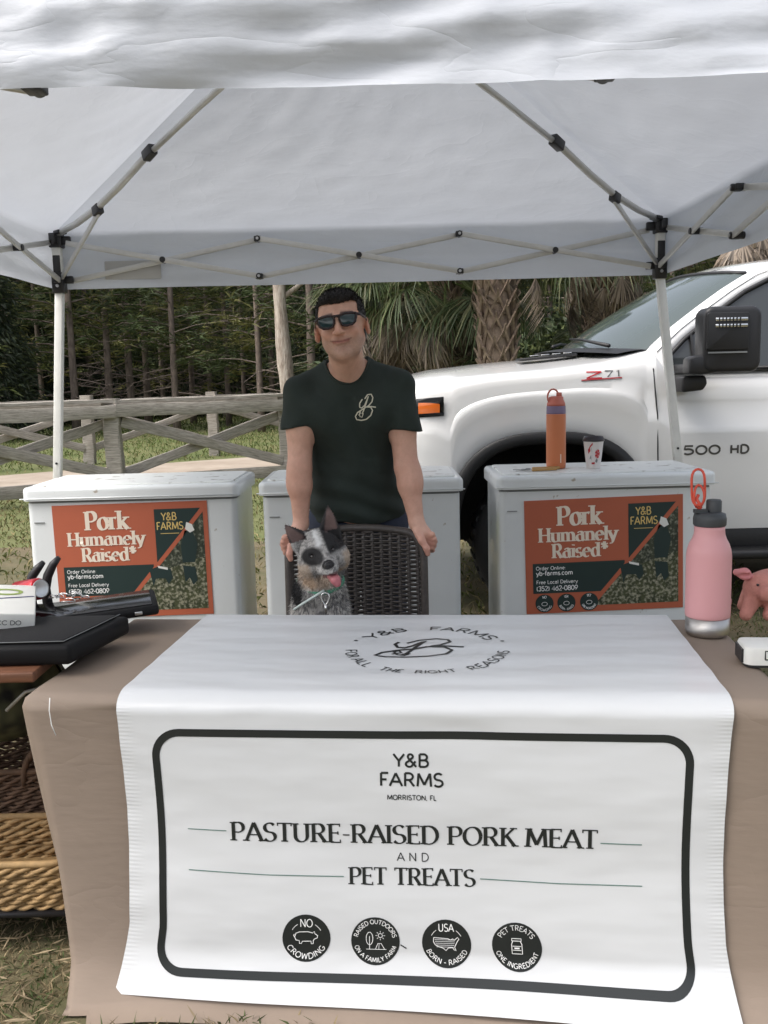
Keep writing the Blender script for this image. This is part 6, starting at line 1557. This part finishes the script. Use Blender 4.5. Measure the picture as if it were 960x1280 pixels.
# left side of the photo
B.ell((-.325, 3.390, .925), (.036, .026, .034), .015, rot=(0, R(-30), 0)); B.cap(WRL, (-.322, 3.392, .928), .0265, .026, .015)
for q in range(4):
    kx, kz = -.362 - .006 * (1.5 - abs(q - 1.2)), .922 - .0165 * q; ky = 3.368 + .004 * q
    B.chain([(-.340, 3.378, .930 - .014 * q), (kx, ky, kz), (kx - .006, ky + .022, kz - .014), (kx + .010, ky + .042, kz - .020), (kx + .030, ky + .044, kz - .020)], [.0115, .0112, .0098, .0090, .0082], .0035)
B.chain([(-.318, 3.362, .925), (-.338, 3.334, .895), (-.345, 3.322, .868), (-.340, 3.320, .850)], [.0165, .0130, .0112, .0098], .008)
P, F = B.mesh(); P = smooth_mesh(P, F, 1, .2)
q = HF.inv(P); col = np.tile(np.array([.76, .45, .34]), (len(P), 1))
nz_ = (cnoise(P, 45, 2) + .6 * cnoise(P, 160, 3))[:, None]; col *= 1 + .09 * nz_ * np.array([.6, 1., 1.1])
def blend(col, m, c): m = np.clip(m, 0, 1)[:, None]; return col * (1 - m) + np.array(c) * m
inhead = (np.linalg.norm(q, axis=1) < .17) & (q[:, 2] < .13)
stub = np.where(inhead, np.clip((-.028 - q[:, 2]) / .02, 0, 1) * np.clip((-.0 - q[:, 1]) / .03 + .3, 0, 1) * np.clip((q[:, 2] + .125) / .02, 0, 1), 0)
col = blend(col, stub * (.42 + .14 * cnoise(P, 420, 6)), (.24, .165, .14))
moust = np.where(inhead, np.exp(-((q[:, 2] + .038) / .006) ** 2 - (q[:, 0] / .022) ** 2) * (q[:, 1] < -.07), 0); col = blend(col, moust * .15, (.25, .15, .12))
lips = np.where(inhead, np.exp(-((q[:, 2] + .0550 - 7 * q[:, 0] ** 2) / .0068) ** 2) * (np.abs(q[:, 0]) < .027) * (q[:, 1] < -.078), 0); col = blend(col, lips * .8, (.42, .13, .11))
mline = np.where(inhead, np.exp(-((q[:, 2] + .0535 - 8.5 * q[:, 0] ** 2) / .0022) ** 2) * (np.abs(q[:, 0]) < .033) * (q[:, 1] < -.070), 0); col = blend(col, mline * .85, (.16, .045, .04))
for s in (-1, 1):
    rd = np.where(inhead, np.exp(-((q[:, 0] - s * .040) / .022) ** 2 - ((q[:, 2] + .018) / .022) ** 2), 0); col = blend(col, rd * .30, (.56, .19, .15))
    ear = np.where(inhead & (np.abs(q[:, 0]) > .076), 1., 0); col = blend(col, ear * .12, (.62, .24, .18))
    browm = np.where(inhead, np.exp(-((q[:, 2] - .046 - .0) / .006) ** 2) * ((q[:, 0] * s > .012) & (q[:, 0] * s < .052)) * (q[:, 1] < -.06), 0); col = blend(col, browm * .85, (.05, .03, .025))
nose_ = np.where(inhead, np.exp(-(q[:, 0] / .016) ** 2 - ((q[:, 2] + .014) / .016) ** 2) * (q[:, 1] < -.09), 0); col = blend(col, nose_ * .3, (.60, .22, .16))
hands = np.clip((.95 - P[:, 2]) / .05, 0, 1) * (P[:, 2] > .8); col = blend(col, hands * .35, (.58, .20, .16))
arms_ = np.clip((1.3 - P[:, 2]) / .1, 0, 1) * np.clip((P[:, 2] - .95) / .1, 0, 1); col = blend(col, arms_ * .25, (.55, .245, .18))
finish('body', P, F, 'skin', col, man)

# T-shirt: a loose skin round the torso and upper arms, cut at neck, cuffs and hem
xs_ = seg((-.46, .27, .0062)); ys_ = seg((3.20, 3.80, .0065)); zs_ = seg((.86, 1.62, .0062))
Sg = Field(xs_, ys_, zs_); torso(Sg, .006)
Sg.ell((-.100, 3.56, 1.03), (.178, .135, .16), .05)
for S_, E, sd in ((SHL, ELL, -1), (SHR, ELR, 1)):
    e2 = (E[0] * .72 + S_[0] * .28 + sd * .008, E[1] * .72 + S_[1] * .28, E[2] * .72 + S_[2] * .28)
    Sv = Field(*Sg.ax); Sv.cap((S_[0] - sd * .006, S_[1], S_[2] - .004), e2, .069, .066, .035); Sv.ell(((S_[0] * .6 + E[0] * .4), S_[1] * .6 + E[1] * .4 - .012, S_[2] * .6 + E[2] * .4), (.058, .062, .10), .03)
    X, Y, Z = np.meshgrid(*Sg.ax, indexing='ij'); zc = (1.318 + .12 * (X + .30)) if sd < 0 else (1.298 - .10 * (X - .09)); Sv.V = np.maximum(Sv.V, zc - Z); Sg.V = smin(Sg.V, Sv.V, .022)
X, Y, Z = np.meshgrid(*Sg.ax, indexing='ij')
# folds: from shoulder down across the chest, drag lines at the waist, sleeve creases
f1 = vnoise((X * .8 + Z * .55) * 34, Z * 7, Y * 9, 1) * .0035 + vnoise((X * .9 - Z * .6) * 26, Z * 8, Y * 6, 5) * .0035
f2 = .0030 * np.sin((Z + .25 * X) * 75 + 2 * np.sin(X * 11)) * np.clip((1.18 - Z) / .15, 0, 1) * np.clip((Z - .9) / .1, 0, 1)
f3 = .0055 * np.exp(-(((X + .11) - (1.42 - Z) * .28 - .03) / .016) ** 2) * (Z < 1.42) * (Z > 1.15) - .004 * np.exp(-(((X + .14) - (1.42 - Z) * .25 - .03) / .02) ** 2) * (Z < 1.42) * (Z > 1.2)
Sg.V -= 2.4 * f1 + 2.0 * f2 + 1.3 * f3
def plane_cut(fn): Sg.V = np.maximum(Sg.V, fn)
# carve the arm gap back for the torso sides under the sleeves
plane_cut(.955 + .006 * np.sin(X * 30) - Z)
nk = Field.__new__(Field); nk.ax = Sg.ax; nk.V = Sg.V
nk.ap(lambda X, Y, Z: np.sqrt(((X + .121) / 1.0) ** 2 + ((Z - 1.585) / 1.35) ** 2) - .079 + np.clip(Y - 3.42, 0, 1) * .3, (-.12, 3.35, 1.56), .16, .004, 'sub')
nk.cap((-.118, 3.45, 1.50), (-.124, 3.34, 1.68), .072, .080, .004, 'sub')
# the chest right under the collar stays closed by the body itself
P, F = Sg.mesh(); P = smooth_mesh(P, F, 2, .4)
sh_ = finish('shirt', P, F, 'shirt', None, man)
mb = MB(); NK = []
# collar rib follows the carved edge on the front
for k in range(25):
    a = R(-202 + 224 * k / 24); NK.append((-.121 + .0800 * math.cos(a), 1.585 + .1075 * math.sin(a)))
from mathutils.bvhtree import BVHTree
bv = BVHTree.FromPolygons([tuple(v) for v in P], [tuple(f) for f in F])
pts = []
for (x, z) in NK:
    h = bv.ray_cast(Vector((x * 1.0 + (x + .121) * .06, 3.0, z + (z - 1.585) * .05)), Vector((0, 1, 0)))
    if h[0] is not None and h[0].y < 3.52: pts.append(h[0] + Vector((0, -.0005, 0)))
if len(pts) > 3: mb.tube(pts, .0052, 6, flat=1.); mb.build('collar', 'shirt', sh_, smooth=True)
# stitched emblem on the chest
def chest(u, v, l):
    h = bv.ray_cast(Vector((u, 3.0, v)), Vector((0, 1, 0))); return (h[0] + h[1] * 0 + Vector((0, -l, 0))) if h[0] is not None else Vector((u, 3.33, v))
i = Ink(chest, .0022, .006); script_logo_scale = .030
cx_l, cz_l = -.052, 1.388
q_ = lambda pts: [(cx_l + (a + .25 * b) * .031, cz_l + b * .047) for a, b in pts]
i.strip(q_([(-.62, .60), (-.85, .30), (-.80, .02), (-.55, -.06), (-.25, .15), (-.05, .60), (.02, .80), (-.12, .30), (-.28, -.20), (-.42, -.50)]), .0042)
i.strip(q_([(-.35, .62), (-.10, .92), (.30, .95), (.55, .70), (.52, .40), (.20, .10), (-.05, .02), (.45, .04), (1.05, -.02)]), .0042)
i.strip(q_([(-.05, .02), (.45, .0), (.72, -.25), (.60, -.62), (.15, -.90), (-.40, -.98), (-.95, -.92), (-1.15, -.68), (-.95, -.38), (-.55, -.20), (-.05, .02)]), .0042)
i.strip(q_([(-.80, -.60), (-.60, -.42), (-.60, -.30), (-.76, -.38), (-.62, -.70), (-.38, -.74), (-.28, -.45)]), .0030)
i.build('stitched_emblem', 'thread_cream', sh_)
# trousers
Tr = Field(seg((-.32, .14, .010)), seg((3.40, 3.85, .010)), seg((.14, 1.02, .012)))
for sd in (-1, 1):
    hx = -.10 + sd * .085; Tr.chain([(hx, 3.60, .96), (hx + sd * .01, 3.64, .60), (hx + sd * .01, 3.68, .20)], [.106, .080, .066], .03)
Tr.ell((-.10, 3.60, .93), (.180, .130, .11), .04); P, F = Tr.mesh(); finish('trousers', P, F, 'denim', None, man)
for sd in (-1, 1):
    hx = -.10 + sd * .10; Sh = Field(seg((hx - .07, hx + .07, .006)), seg((3.40, 3.76, .007)), seg((.11, .26, .006)))
    Sh.cap((hx, 3.69, .165), (hx + sd * .01, 3.47, .150), .052, .043, .02); Sh.V = np.maximum(Sh.V, .122 - np.meshgrid(*Sh.ax, indexing='ij')[2]); P, F = Sh.mesh(); finish('shoe', P, F, 'black_plastic', None, man)
# hair: cap following the skull, hairline cut in the head frame, then short strands
hx = seg((-.25, -.01, .0042)); Hr = Field(hx, seg((3.14, 3.44, .0045)), seg((1.60, 1.87, .0042)))
Hr.ell((0, .026, .052), (.0790, .1000, .087), .02, **H); Hr.ell((.004, -.028, .106), (.050, .040, .022), .03, **H)
Hr.ell((0, .06, .0), (.074, .06, .07), .02, **H)
X, Y, Z = np.meshgrid(*Hr.ax, indexing='ij'); L3 = np.stack([X, Y, Z], -1).reshape(-1, 3); q = HF.inv(L3)
hl_ = .084 - .003 * np.cos(q[:, 0] * 60) + .003 * cnoise(L3 * np.array([220., 90., 90.]), 1., 8) - .0 + .10 * (q[:, 0] + .0) * .12       # forehead hairline height
side_ = np.abs(q[:, 0]) > .058
cutf = np.where(q[:, 1] < -.022, hl_ - q[:, 2], -1) ; cutf = np.maximum(cutf, np.where((q[:, 1] < .0) & (q[:, 1] >= -.055) & side_, -.0 + (-.002 - q[:, 2]) * 1.0, -1)) if False else cutf
temple = (q[:, 1] >= -.075) & (q[:, 1] < -.022) & (np.abs(q[:, 0]) > .060 - .0)
cutf = np.where(temple, np.minimum(cutf, np.maximum(.012 - q[:, 2], (-.052 - q[:, 1]))), cutf)
cutl = np.where((q[:, 1] >= -.022) & (q[:, 1] < .030), (-.008 - q[:, 2]), np.where(q[:, 1] >= .03, -.055 - q[:, 2], -1))
Hr.V = np.maximum(Hr.V, np.maximum(cutf, cutl).reshape(X.shape)) - .0010 * cnoise(L3 * np.array([340., 40., 160.]), 1., 3).reshape(X.shape)
P, F = Hr.mesh(); P = smooth_mesh(P, F, 1, .3); hair = finish('hair', P, F, 'hair', None, man)
rng = np.random.default_rng(4); q = HF.inv(P); top = np.where((q[:, 2] > .035))[0]; pk = rng.choice(top, 6000); nrm = P[pk] - HF.pt((0, .02, .02)); nrm /= np.linalg.norm(nrm, axis=1, keepdims=True)
dirs = nrm * .6 + (np.array([.25, -.55, .25]) @ HF.R.T) + rng.normal(0, .32, (6000, 3)); ln = np.where(q[pk, 2] > .085, .013, .007) * rng.uniform(.5, 1.3, 6000)
V, Fq = leaves(P[pk] - nrm * .002, dirs, ln, .0016, .1, rng); oo = np.array(wloc(hair)); np_mesh('hair_strands', V - oo, Fq, 'hair', None, False, hair)
# sunglasses
sg = thing_parent = link('sunglasses', bpy.data.meshes.new('sunglasses'), man)
def hp(p): return Vector(HF.pt(p)) 
def sgl(a, b): return (a, b)
mb = MB(); LO = [(.008, .027), (.010, .036), (.027, .0405), (.048, .039), (.059, .037), (.059, .027), (.054, .011), (.045, .003), (.027, .001), (.015, .004), (.010, .014)]
def lensy(x): return -.1085 + .9 * max(0, abs(x) - .012) ** 2 * 4.2
for s in (-1, 1):
    out = [hp((s * a, lensy(a), b)) for a, b in LO]; mb.tube(out, .0042, 6, closed=True)
    mb.tube([hp((s * .057, lensy(.057), .034)), hp((s * .069, -.078, .034)), hp((s * .079, -.02, .028)), hp((s * .081, .012, .021))], [.0052, .005, .004, .003], 6)
mb.tube([hp((-.011, -.1085, .032)), hp((0, -.1095, .0355)), hp((.011, -.1085, .032))], .0042, 6)
mb.tube([hp((-.057, lensy(.057) - .001, .0370)), hp((-.027, lensy(.027) - .001, .0395)), hp((-.010, -.1095, .036)), hp((.010, -.1095, .036)), hp((.027, lensy(.027) - .001, .0395)), hp((.057, lensy(.057) - .001, .0370))], .0040, 6)
bpy.data.objects.remove(sg); sg = mb.build('sunglasses', 'sunglass_frame', man, smooth=True)
for s in (-1, 1):
    mb = MB(); c = (.033, .021); pts = [c] + LO; vs = [hp((s * a, lensy(a) - .001 - .003 * (1 if k == 0 else 0), b)) for k, (a, b) in enumerate(pts)]
    mb.add(vs, [(0, k, k % len(LO) + 1) for k in range(1, len(LO) + 1)]); mb.build('lens', 'sunglass_lens', sg, smooth=True)

# ------------------------------------------------------------------ the dog
dog = thing('dog', (-.215, 3.10, .47), 'speckled grey cattle dog with black eye patch and tongue out on the wicker chair', 'dog')
DF = Frame((-.206, 3.03, .915), (R(-3), R(-16), R(10)), 1.13)
D = Field(seg((-.40, -.03, .0042)), seg((2.84, 3.30, .0048)), seg((.45, .76, .009), (.76, 1.10, .0040)))
Dk = dict(fr=DF)
D.ell((-.215, 3.13, .60), (.100, .125, .15), .04); D.ell((-.222, 3.075, .715), (.100, .088, .10), .04)       # haunch, chest
D.cap((-.220, 3.09, .74), (-.214, 3.065, .87), .076, .058, .03)
D.ell((-.222, 3.055, .79), (.082, .066, .07), .03)
for s in (-1, 1):
    x = -.218 + s * .052; D.chain([(x, 3.05, .70), (x, 3.02, .60), (x, 3.00, .49)], [.040, .026, .020], .02); D.ell((x, 2.985, .482), (.024, .034, .016), .01)
    D.ell((-.215 + s * .085, 3.14, .56), (.048, .095, .085), .03); D.ell((-.215 + s * .095, 3.03, .485), (.026, .055, .018), .015)
D.ell((0, .012, .022), (.064, .068, .056), .02, **Dk)
D.ell((0, -.020, .010), (.052, .045, .045), .02, **Dk)
for s in (-1, 1):
    D.ell((s * .042, .002, -.014), (.035, .045, .038), .02, **Dk)
    D.ell((s * .040, .028, -.034), (.032, .036, .032), .02, **Dk)      # ruff
    D.ell((s * .030, -.055, .016), (.010, .010, .008), .006, op='sub', **Dk)
    # ear: flattened cone, hollow in front
    a = np.array([s * .046, .012, .055]); b = np.array([s * .070 if s > 0 else s * .086, .014, .150 if s > 0 else .136])
    def earfn(X, Y, Z, a=a, b=b, r0=.040, r1=.003, fl=.42, oy=0.):
        q = np.stack([X - DF.o[0], Y - DF.o[1], Z - DF.o[2]], -1) @ DF.R; ab = b - a; p = q - a; p[..., 1] -= oy; t = np.clip((p @ ab) / (ab @ ab), -.1, 1); w = p - t[..., None] * ab; r = r0 + (r1 - r0) * np.clip(t, 0, 1) ** 1.25
        return (np.sqrt(w[..., 0] ** 2 + w[..., 2] ** 2 + (w[..., 1] / fl) ** 2) - r) * .55
    c = DF.pt((a + b) / 2); D.ap(earfn, c, .075, .008)
    D.ap(lambda X, Y, Z: earfn(X, Y, Z, r0=.032, r1=.001, fl=.40, oy=-.012), c, .07, .002, 'sub')
D.cap((0, -.040, -.004), (.004, -.104, -.028), .034, .0225, .018, **Dk)       # muzzle
D.cap((0, -.050, .008), (.004, -.106, -.016), .018, .013, .012, **Dk)
D.ell((.004, -.118, -.016), (.014, .010, .010), .006, **Dk)
for s in (-1, 1): D.ell((s * .017, -.078, -.026), (.015, .028, .014), .008, **Dk)
D.ell((0, -.084, -.045), (.018, .040, .009), .003, op='sub', **Dk)       # open mouth
D.cap((0, -.030, -.050), (.003, -.084, -.066), .024, .0135, .012, **Dk)       # lower jaw
P, F = D.mesh(); P = smooth_mesh(P, F, 1, .3); q = DF.inv(P); n = len(P)
def N3(f, sd): return 1.5 * cnoise(P, f, sd)
speck = .62 + .5 * np.clip(1.8 * (.6 * N3(210, 1) + .6 * N3(330, 4) + .3 * N3(95, 7)), -1, 1)
speck = np.clip(speck, 0, 1); col = np.array([.06, .063, .068]) * (1 - speck[:, None]) + np.array([.60, .575, .54]) * speck[:, None]
head_ = np.clip((.125 - np.linalg.norm(q - np.array([0, -.02, .02]), axis=1)) / .02, 0, 1)
grey = np.array([.30, .29, .28]) * (.75 + .5 * speck[:, None]); col = col * (1 - head_[:, None] * .7) + grey * head_[:, None] * .7
body_dark = np.clip(.4 + 1.8 * cnoise(P, 28, 3), 0, 1) * (P[:, 2] < .87); col = blend(col, body_dark * .35, (.035, .036, .040))
tanm = np.clip((-.042 - q[:, 2]) / .010, 0, 1) * head_ * (q[:, 1] < .0) + np.clip((np.abs(q[:, 0] - .004) - .046) / .010, 0, 1) * np.clip((.004 - q[:, 2]) / .012, 0, 1) * head_ * (q[:, 1] > -.05); col = blend(col, tanm * .62, (.50, .37, .26))
blaze = np.exp(-((q[:, 0] + .002 + .004 * cnoise(P, 90, 5)) / .0085) ** 2) * np.clip((q[:, 2] - .030) / .012, 0, 1) * np.clip((.085 - q[:, 2]) / .01, 0, 1) * (q[:, 1] < .03); col = blend(col, blaze, (.70, .70, .69))
pl = np.clip(1.4 - np.hypot((q[:, 0] + .031) / .024, (q[:, 2] - .015) / .021), 0, 1) * 3 * (q[:, 1] < -.02); col = blend(col, pl, (.014, .013, .014))        # eye patch
pr = np.clip((q[:, 0] - .012 - .10 * np.clip(.03 - q[:, 2], 0, 1)) / .006, 0, 1) * np.clip((q[:, 2] - .002) / .010, 0, 1); col = blend(col, pr, (.014, .013, .014))         # black half
ears_ = (q[:, 2] > .062) & (np.abs(q[:, 0]) > .028); inner = (q[:, 1] < .006) & (q[:, 1] > -.02)
col = blend(col, ears_ * 1.0, (.018, .016, .017))
for s in (-1, 1):
    a = np.array([s * .046, .012, .055]); b = np.array([.070 if s > 0 else -.086, .014, .150 if s > 0 else .136]); ab = b - a; pq = q - a; t_ = np.clip((pq @ ab) / (ab @ ab), 0, 1); w_ = pq - t_[:, None] * ab; r_e = .040 - .037 * t_ ** 1.25
    ci = np.clip((.58 - np.hypot(w_[:, 0], w_[:, 2]) / r_e) * 6, 0, 1) * np.clip((.80 - t_) * 6, 0, 1) * np.clip(t_ * 8, 0, 1) * (w_[:, 1] < .004) * ears_; col = blend(col, ci * .9, (.17, .11, .10))
nosem = np.clip(1.3 - np.hypot(q[:, 0] / .016, (q[:, 2] + .010) / .012), 0, 1) * 3 * (q[:, 1] < -.104); col = blend(col, nosem, (.012, .011, .012))
mouth = (q[:, 2] < -.036) & (q[:, 2] > -.055) & (np.abs(q[:, 0]) < .020) & (q[:, 1] < -.035); col = blend(col, mouth * .8, (.10, .025, .028))
bp_ = np.clip(1.3 - np.hypot((P[:, 0] + .292) / .016, (P[:, 2] - .790) / .036), 0, 1) * 3 * (P[:, 1] < 3.1); col = blend(col, bp_, (.012, .012, .013))
finish('body', P, F, 'dog_coat', col, dog)
# coat hairs
rng = np.random.default_rng(9); Nn = np.zeros_like(P); e1 = P[F[:, 1]] - P[F[:, 0]]; e2 = P[F[:, 3]] - P[F[:, 0]]; fnm = np.cross(e1, e2)
for a in range(4): np.add.at(Nn, F[:, a], fnm)
Nn /= np.linalg.norm(Nn, axis=1, keepdims=True) + 1e-9
cen = np.array([-.215, 3.10, .75]); 
if ((P - cen) * Nn).sum() < 0: Nn = -Nn
ok = np.where((P[:, 2] > .62) & ~((q[:, 1] < -.095)) & ~mouth)[0]; pk = rng.choice(ok, 26000); isb = P[pk, 2] < .86
dirs = Nn[pk] * .55 + np.array([0, 0, -1.0]) * np.where(isb, .5, .15)[:, None] + np.where(isb[:, None], 0, 1) * (np.array([0, .7, 0]) @ DF.R.T) + rng.normal(0, .22, (len(pk), 3))
ln = np.where(isb, .012, .0060) * rng.uniform(.6, 1.3, len(pk)); V, Fq = leaves(P[pk] - Nn[pk] * .001, dirs, ln, .0013, 0, rng)
cc_ = np.repeat(np.clip(col[pk] * rng.uniform(.6, 1.5, (len(pk), 1)), 0, .8), 4, 0); oo = np.array(wloc(dog)); np_mesh('coat_hair', V - oo, Fq, 'dog_coat', cc_, False, dog)
for s in (-1, 1):
    mb = MB(); mb.lathe([(.0001, -.0072), (.004, -.006), (.0068, -.002), (.0072, 0), (.0068, .002), (.004, .006), (.0001, .0072)], Vector(DF.pt((s * .030, -.0505, .015))), 14); mb.build('eye', 'dog_eye', dog, smooth=True)
mb = MB(); c = Vector(DF.pt((.004, -.122, -.013)))
NF = Field(seg((c.x - .03, c.x + .03, .002)), seg((c.y - .03, c.y + .03, .002)), seg((c.z - .03, c.z + .03, .002)))
NF.ell((.004, -.1215, -.0125), (.0150, .010, .0105), .004, **Dk)
for s in (-1, 1): NF.ell((.004 + s * .0065, -.1305, -.014), (.0032, .004, .0026), .002, op='sub', **Dk)
P2, F2 = NF.mesh(); finish('nose', P2, F2, 'dog_nose', None, dog)
TF = Field(seg((-.26, -.14, .0025)), seg((2.88, 3.02, .003)), seg((.82, .93, .0025)))
TF.chain([(0, -.050, -.040), (.004, -.090, -.048), (.008, -.108, -.060), (.010, -.110, -.072)], [.010, .0125, .013, .010], .01, **Dk)
X, Y, Z = np.meshgrid(*TF.ax, indexing='ij'); P2, F2 = TF.mesh(); c0 = P2.mean(0); finish('tongue', P2, F2, 'tongue', None, dog)
# leash collar and clip
mb = MB(); ring = []
for k in range(28):
    a = 2 * math.pi * k / 28; ring.append(Vector((-.217 + .073 * math.cos(a), 3.064 + .071 * math.sin(a), .826 + .012 * math.sin(a) + .016 * (0 if math.sin(a) > 0 else math.sin(a)))))
mb.tube(ring, .0085, 6, closed=True, flat=1.); col_ = mb.build('collar', 'leash', dog, smooth=True)
mb = MB(); mb.tube([(-.300, 2.962, .752), (-.27, 2.960, .772), (-.225, 2.964, .798), (-.200, 2.972, .812)], .0040, 6); mb.build('lead_strip', 'leash_white', col_, smooth=True)
cz = Vector((-.197, 2.966, .785)); mb = MB(); mb.tube([cz + Vector((.0125 * math.sin(a) * (1 - .4 * math.cos(a) * -1) * 1.0, .0, .020 * math.cos(a))) for a in [k * 2 * math.pi / 16 for k in range(16)]], .0028, 6, closed=True)
mb.tube([cz + Vector((0, 0, -.018)), cz + Vector((.001, 0, -.048))], .004, 6); mb.build('clip', 'silver_wire', col_, smooth=True)

# ------------------------------------------------------------------ toy pig
pg = thing('plush_pig', (1.155, 2.76, .749), 'salmon pink stuffed toy pig at the right edge of the front table', 'toy')
G_ = Field(seg((1.0, 1.36, .0045)), seg((2.62, 2.92, .005)), seg((.745, .93, .0045)))
G_.ell((1.175, 2.77, .828), (.090, .075, .062), .02); G_.ell((1.120, 2.735, .840), (.052, .052, .048), .02)       # body, head
G_.cap((1.115, 2.700, .836), (1.113, 2.676, .834), .024, .024, .006)       # snout
for s in (-1, 1): G_.ell((1.113 + s * .009, 2.652, .836), (.004, .006, .006), .002, op='sub')
for x, y in ((1.075, 2.71), (1.14, 2.70), (1.20, 2.73), (1.23, 2.80), (1.11, 2.82)): G_.cap((x + .012, y + .01, .800), (x - .012, y - .008, .768), .024, .0185, .012)
P, F = G_.mesh(); P = smooth_mesh(P, F, 1); finish('body', P, F, 'pig_plush', None, pg)
for s, b, e in ((-1, (1.090, 2.735, .872), (1.040, 2.725, .892)), (1, (1.155, 2.735, .880), (1.205, 2.72, .890))):
    Ef = Field(seg((e[0] - .08, e[0] + .08, .004)), seg((e[1] - .06, e[1] + .06, .004)), seg((e[2] - .06, e[2] + .06, .004)))
    Ef.chain([b, ((b[0] + e[0]) / 2, (b[1] + e[1]) / 2 - .004, (b[2] + e[2]) / 2 + .004), e], [.009, .0165, .010], .01); Ef.ell(((b[0] + e[0]) / 2, b[1] - .022, (b[2] + e[2]) / 2 + .002), (.022, .008, .007), .004, op='sub'); P, F = Ef.mesh(); finish('ear', P, F, 'pig_ear', None, pg)
mb = MB()
for s in (-1, 1): mb.lathe([(.0001, -.004), (.003, -.003), (.0042, 0), (.003, .003), (.0001, .004)], Vector((1.115 + s * .024, 2.690, .860)), 10)
mb.build('eyes', 'black_plastic', pg, smooth=True)
mb = MB(); mb.tube([Vector((1.262 + .006 * math.cos(a), 2.79 + .012 * math.sin(a), .84 + .004 * a)) for a in [k * .5 for k in range(20)]], .004, 6); mb.build('tail', 'pig_ear', pg, smooth=True)
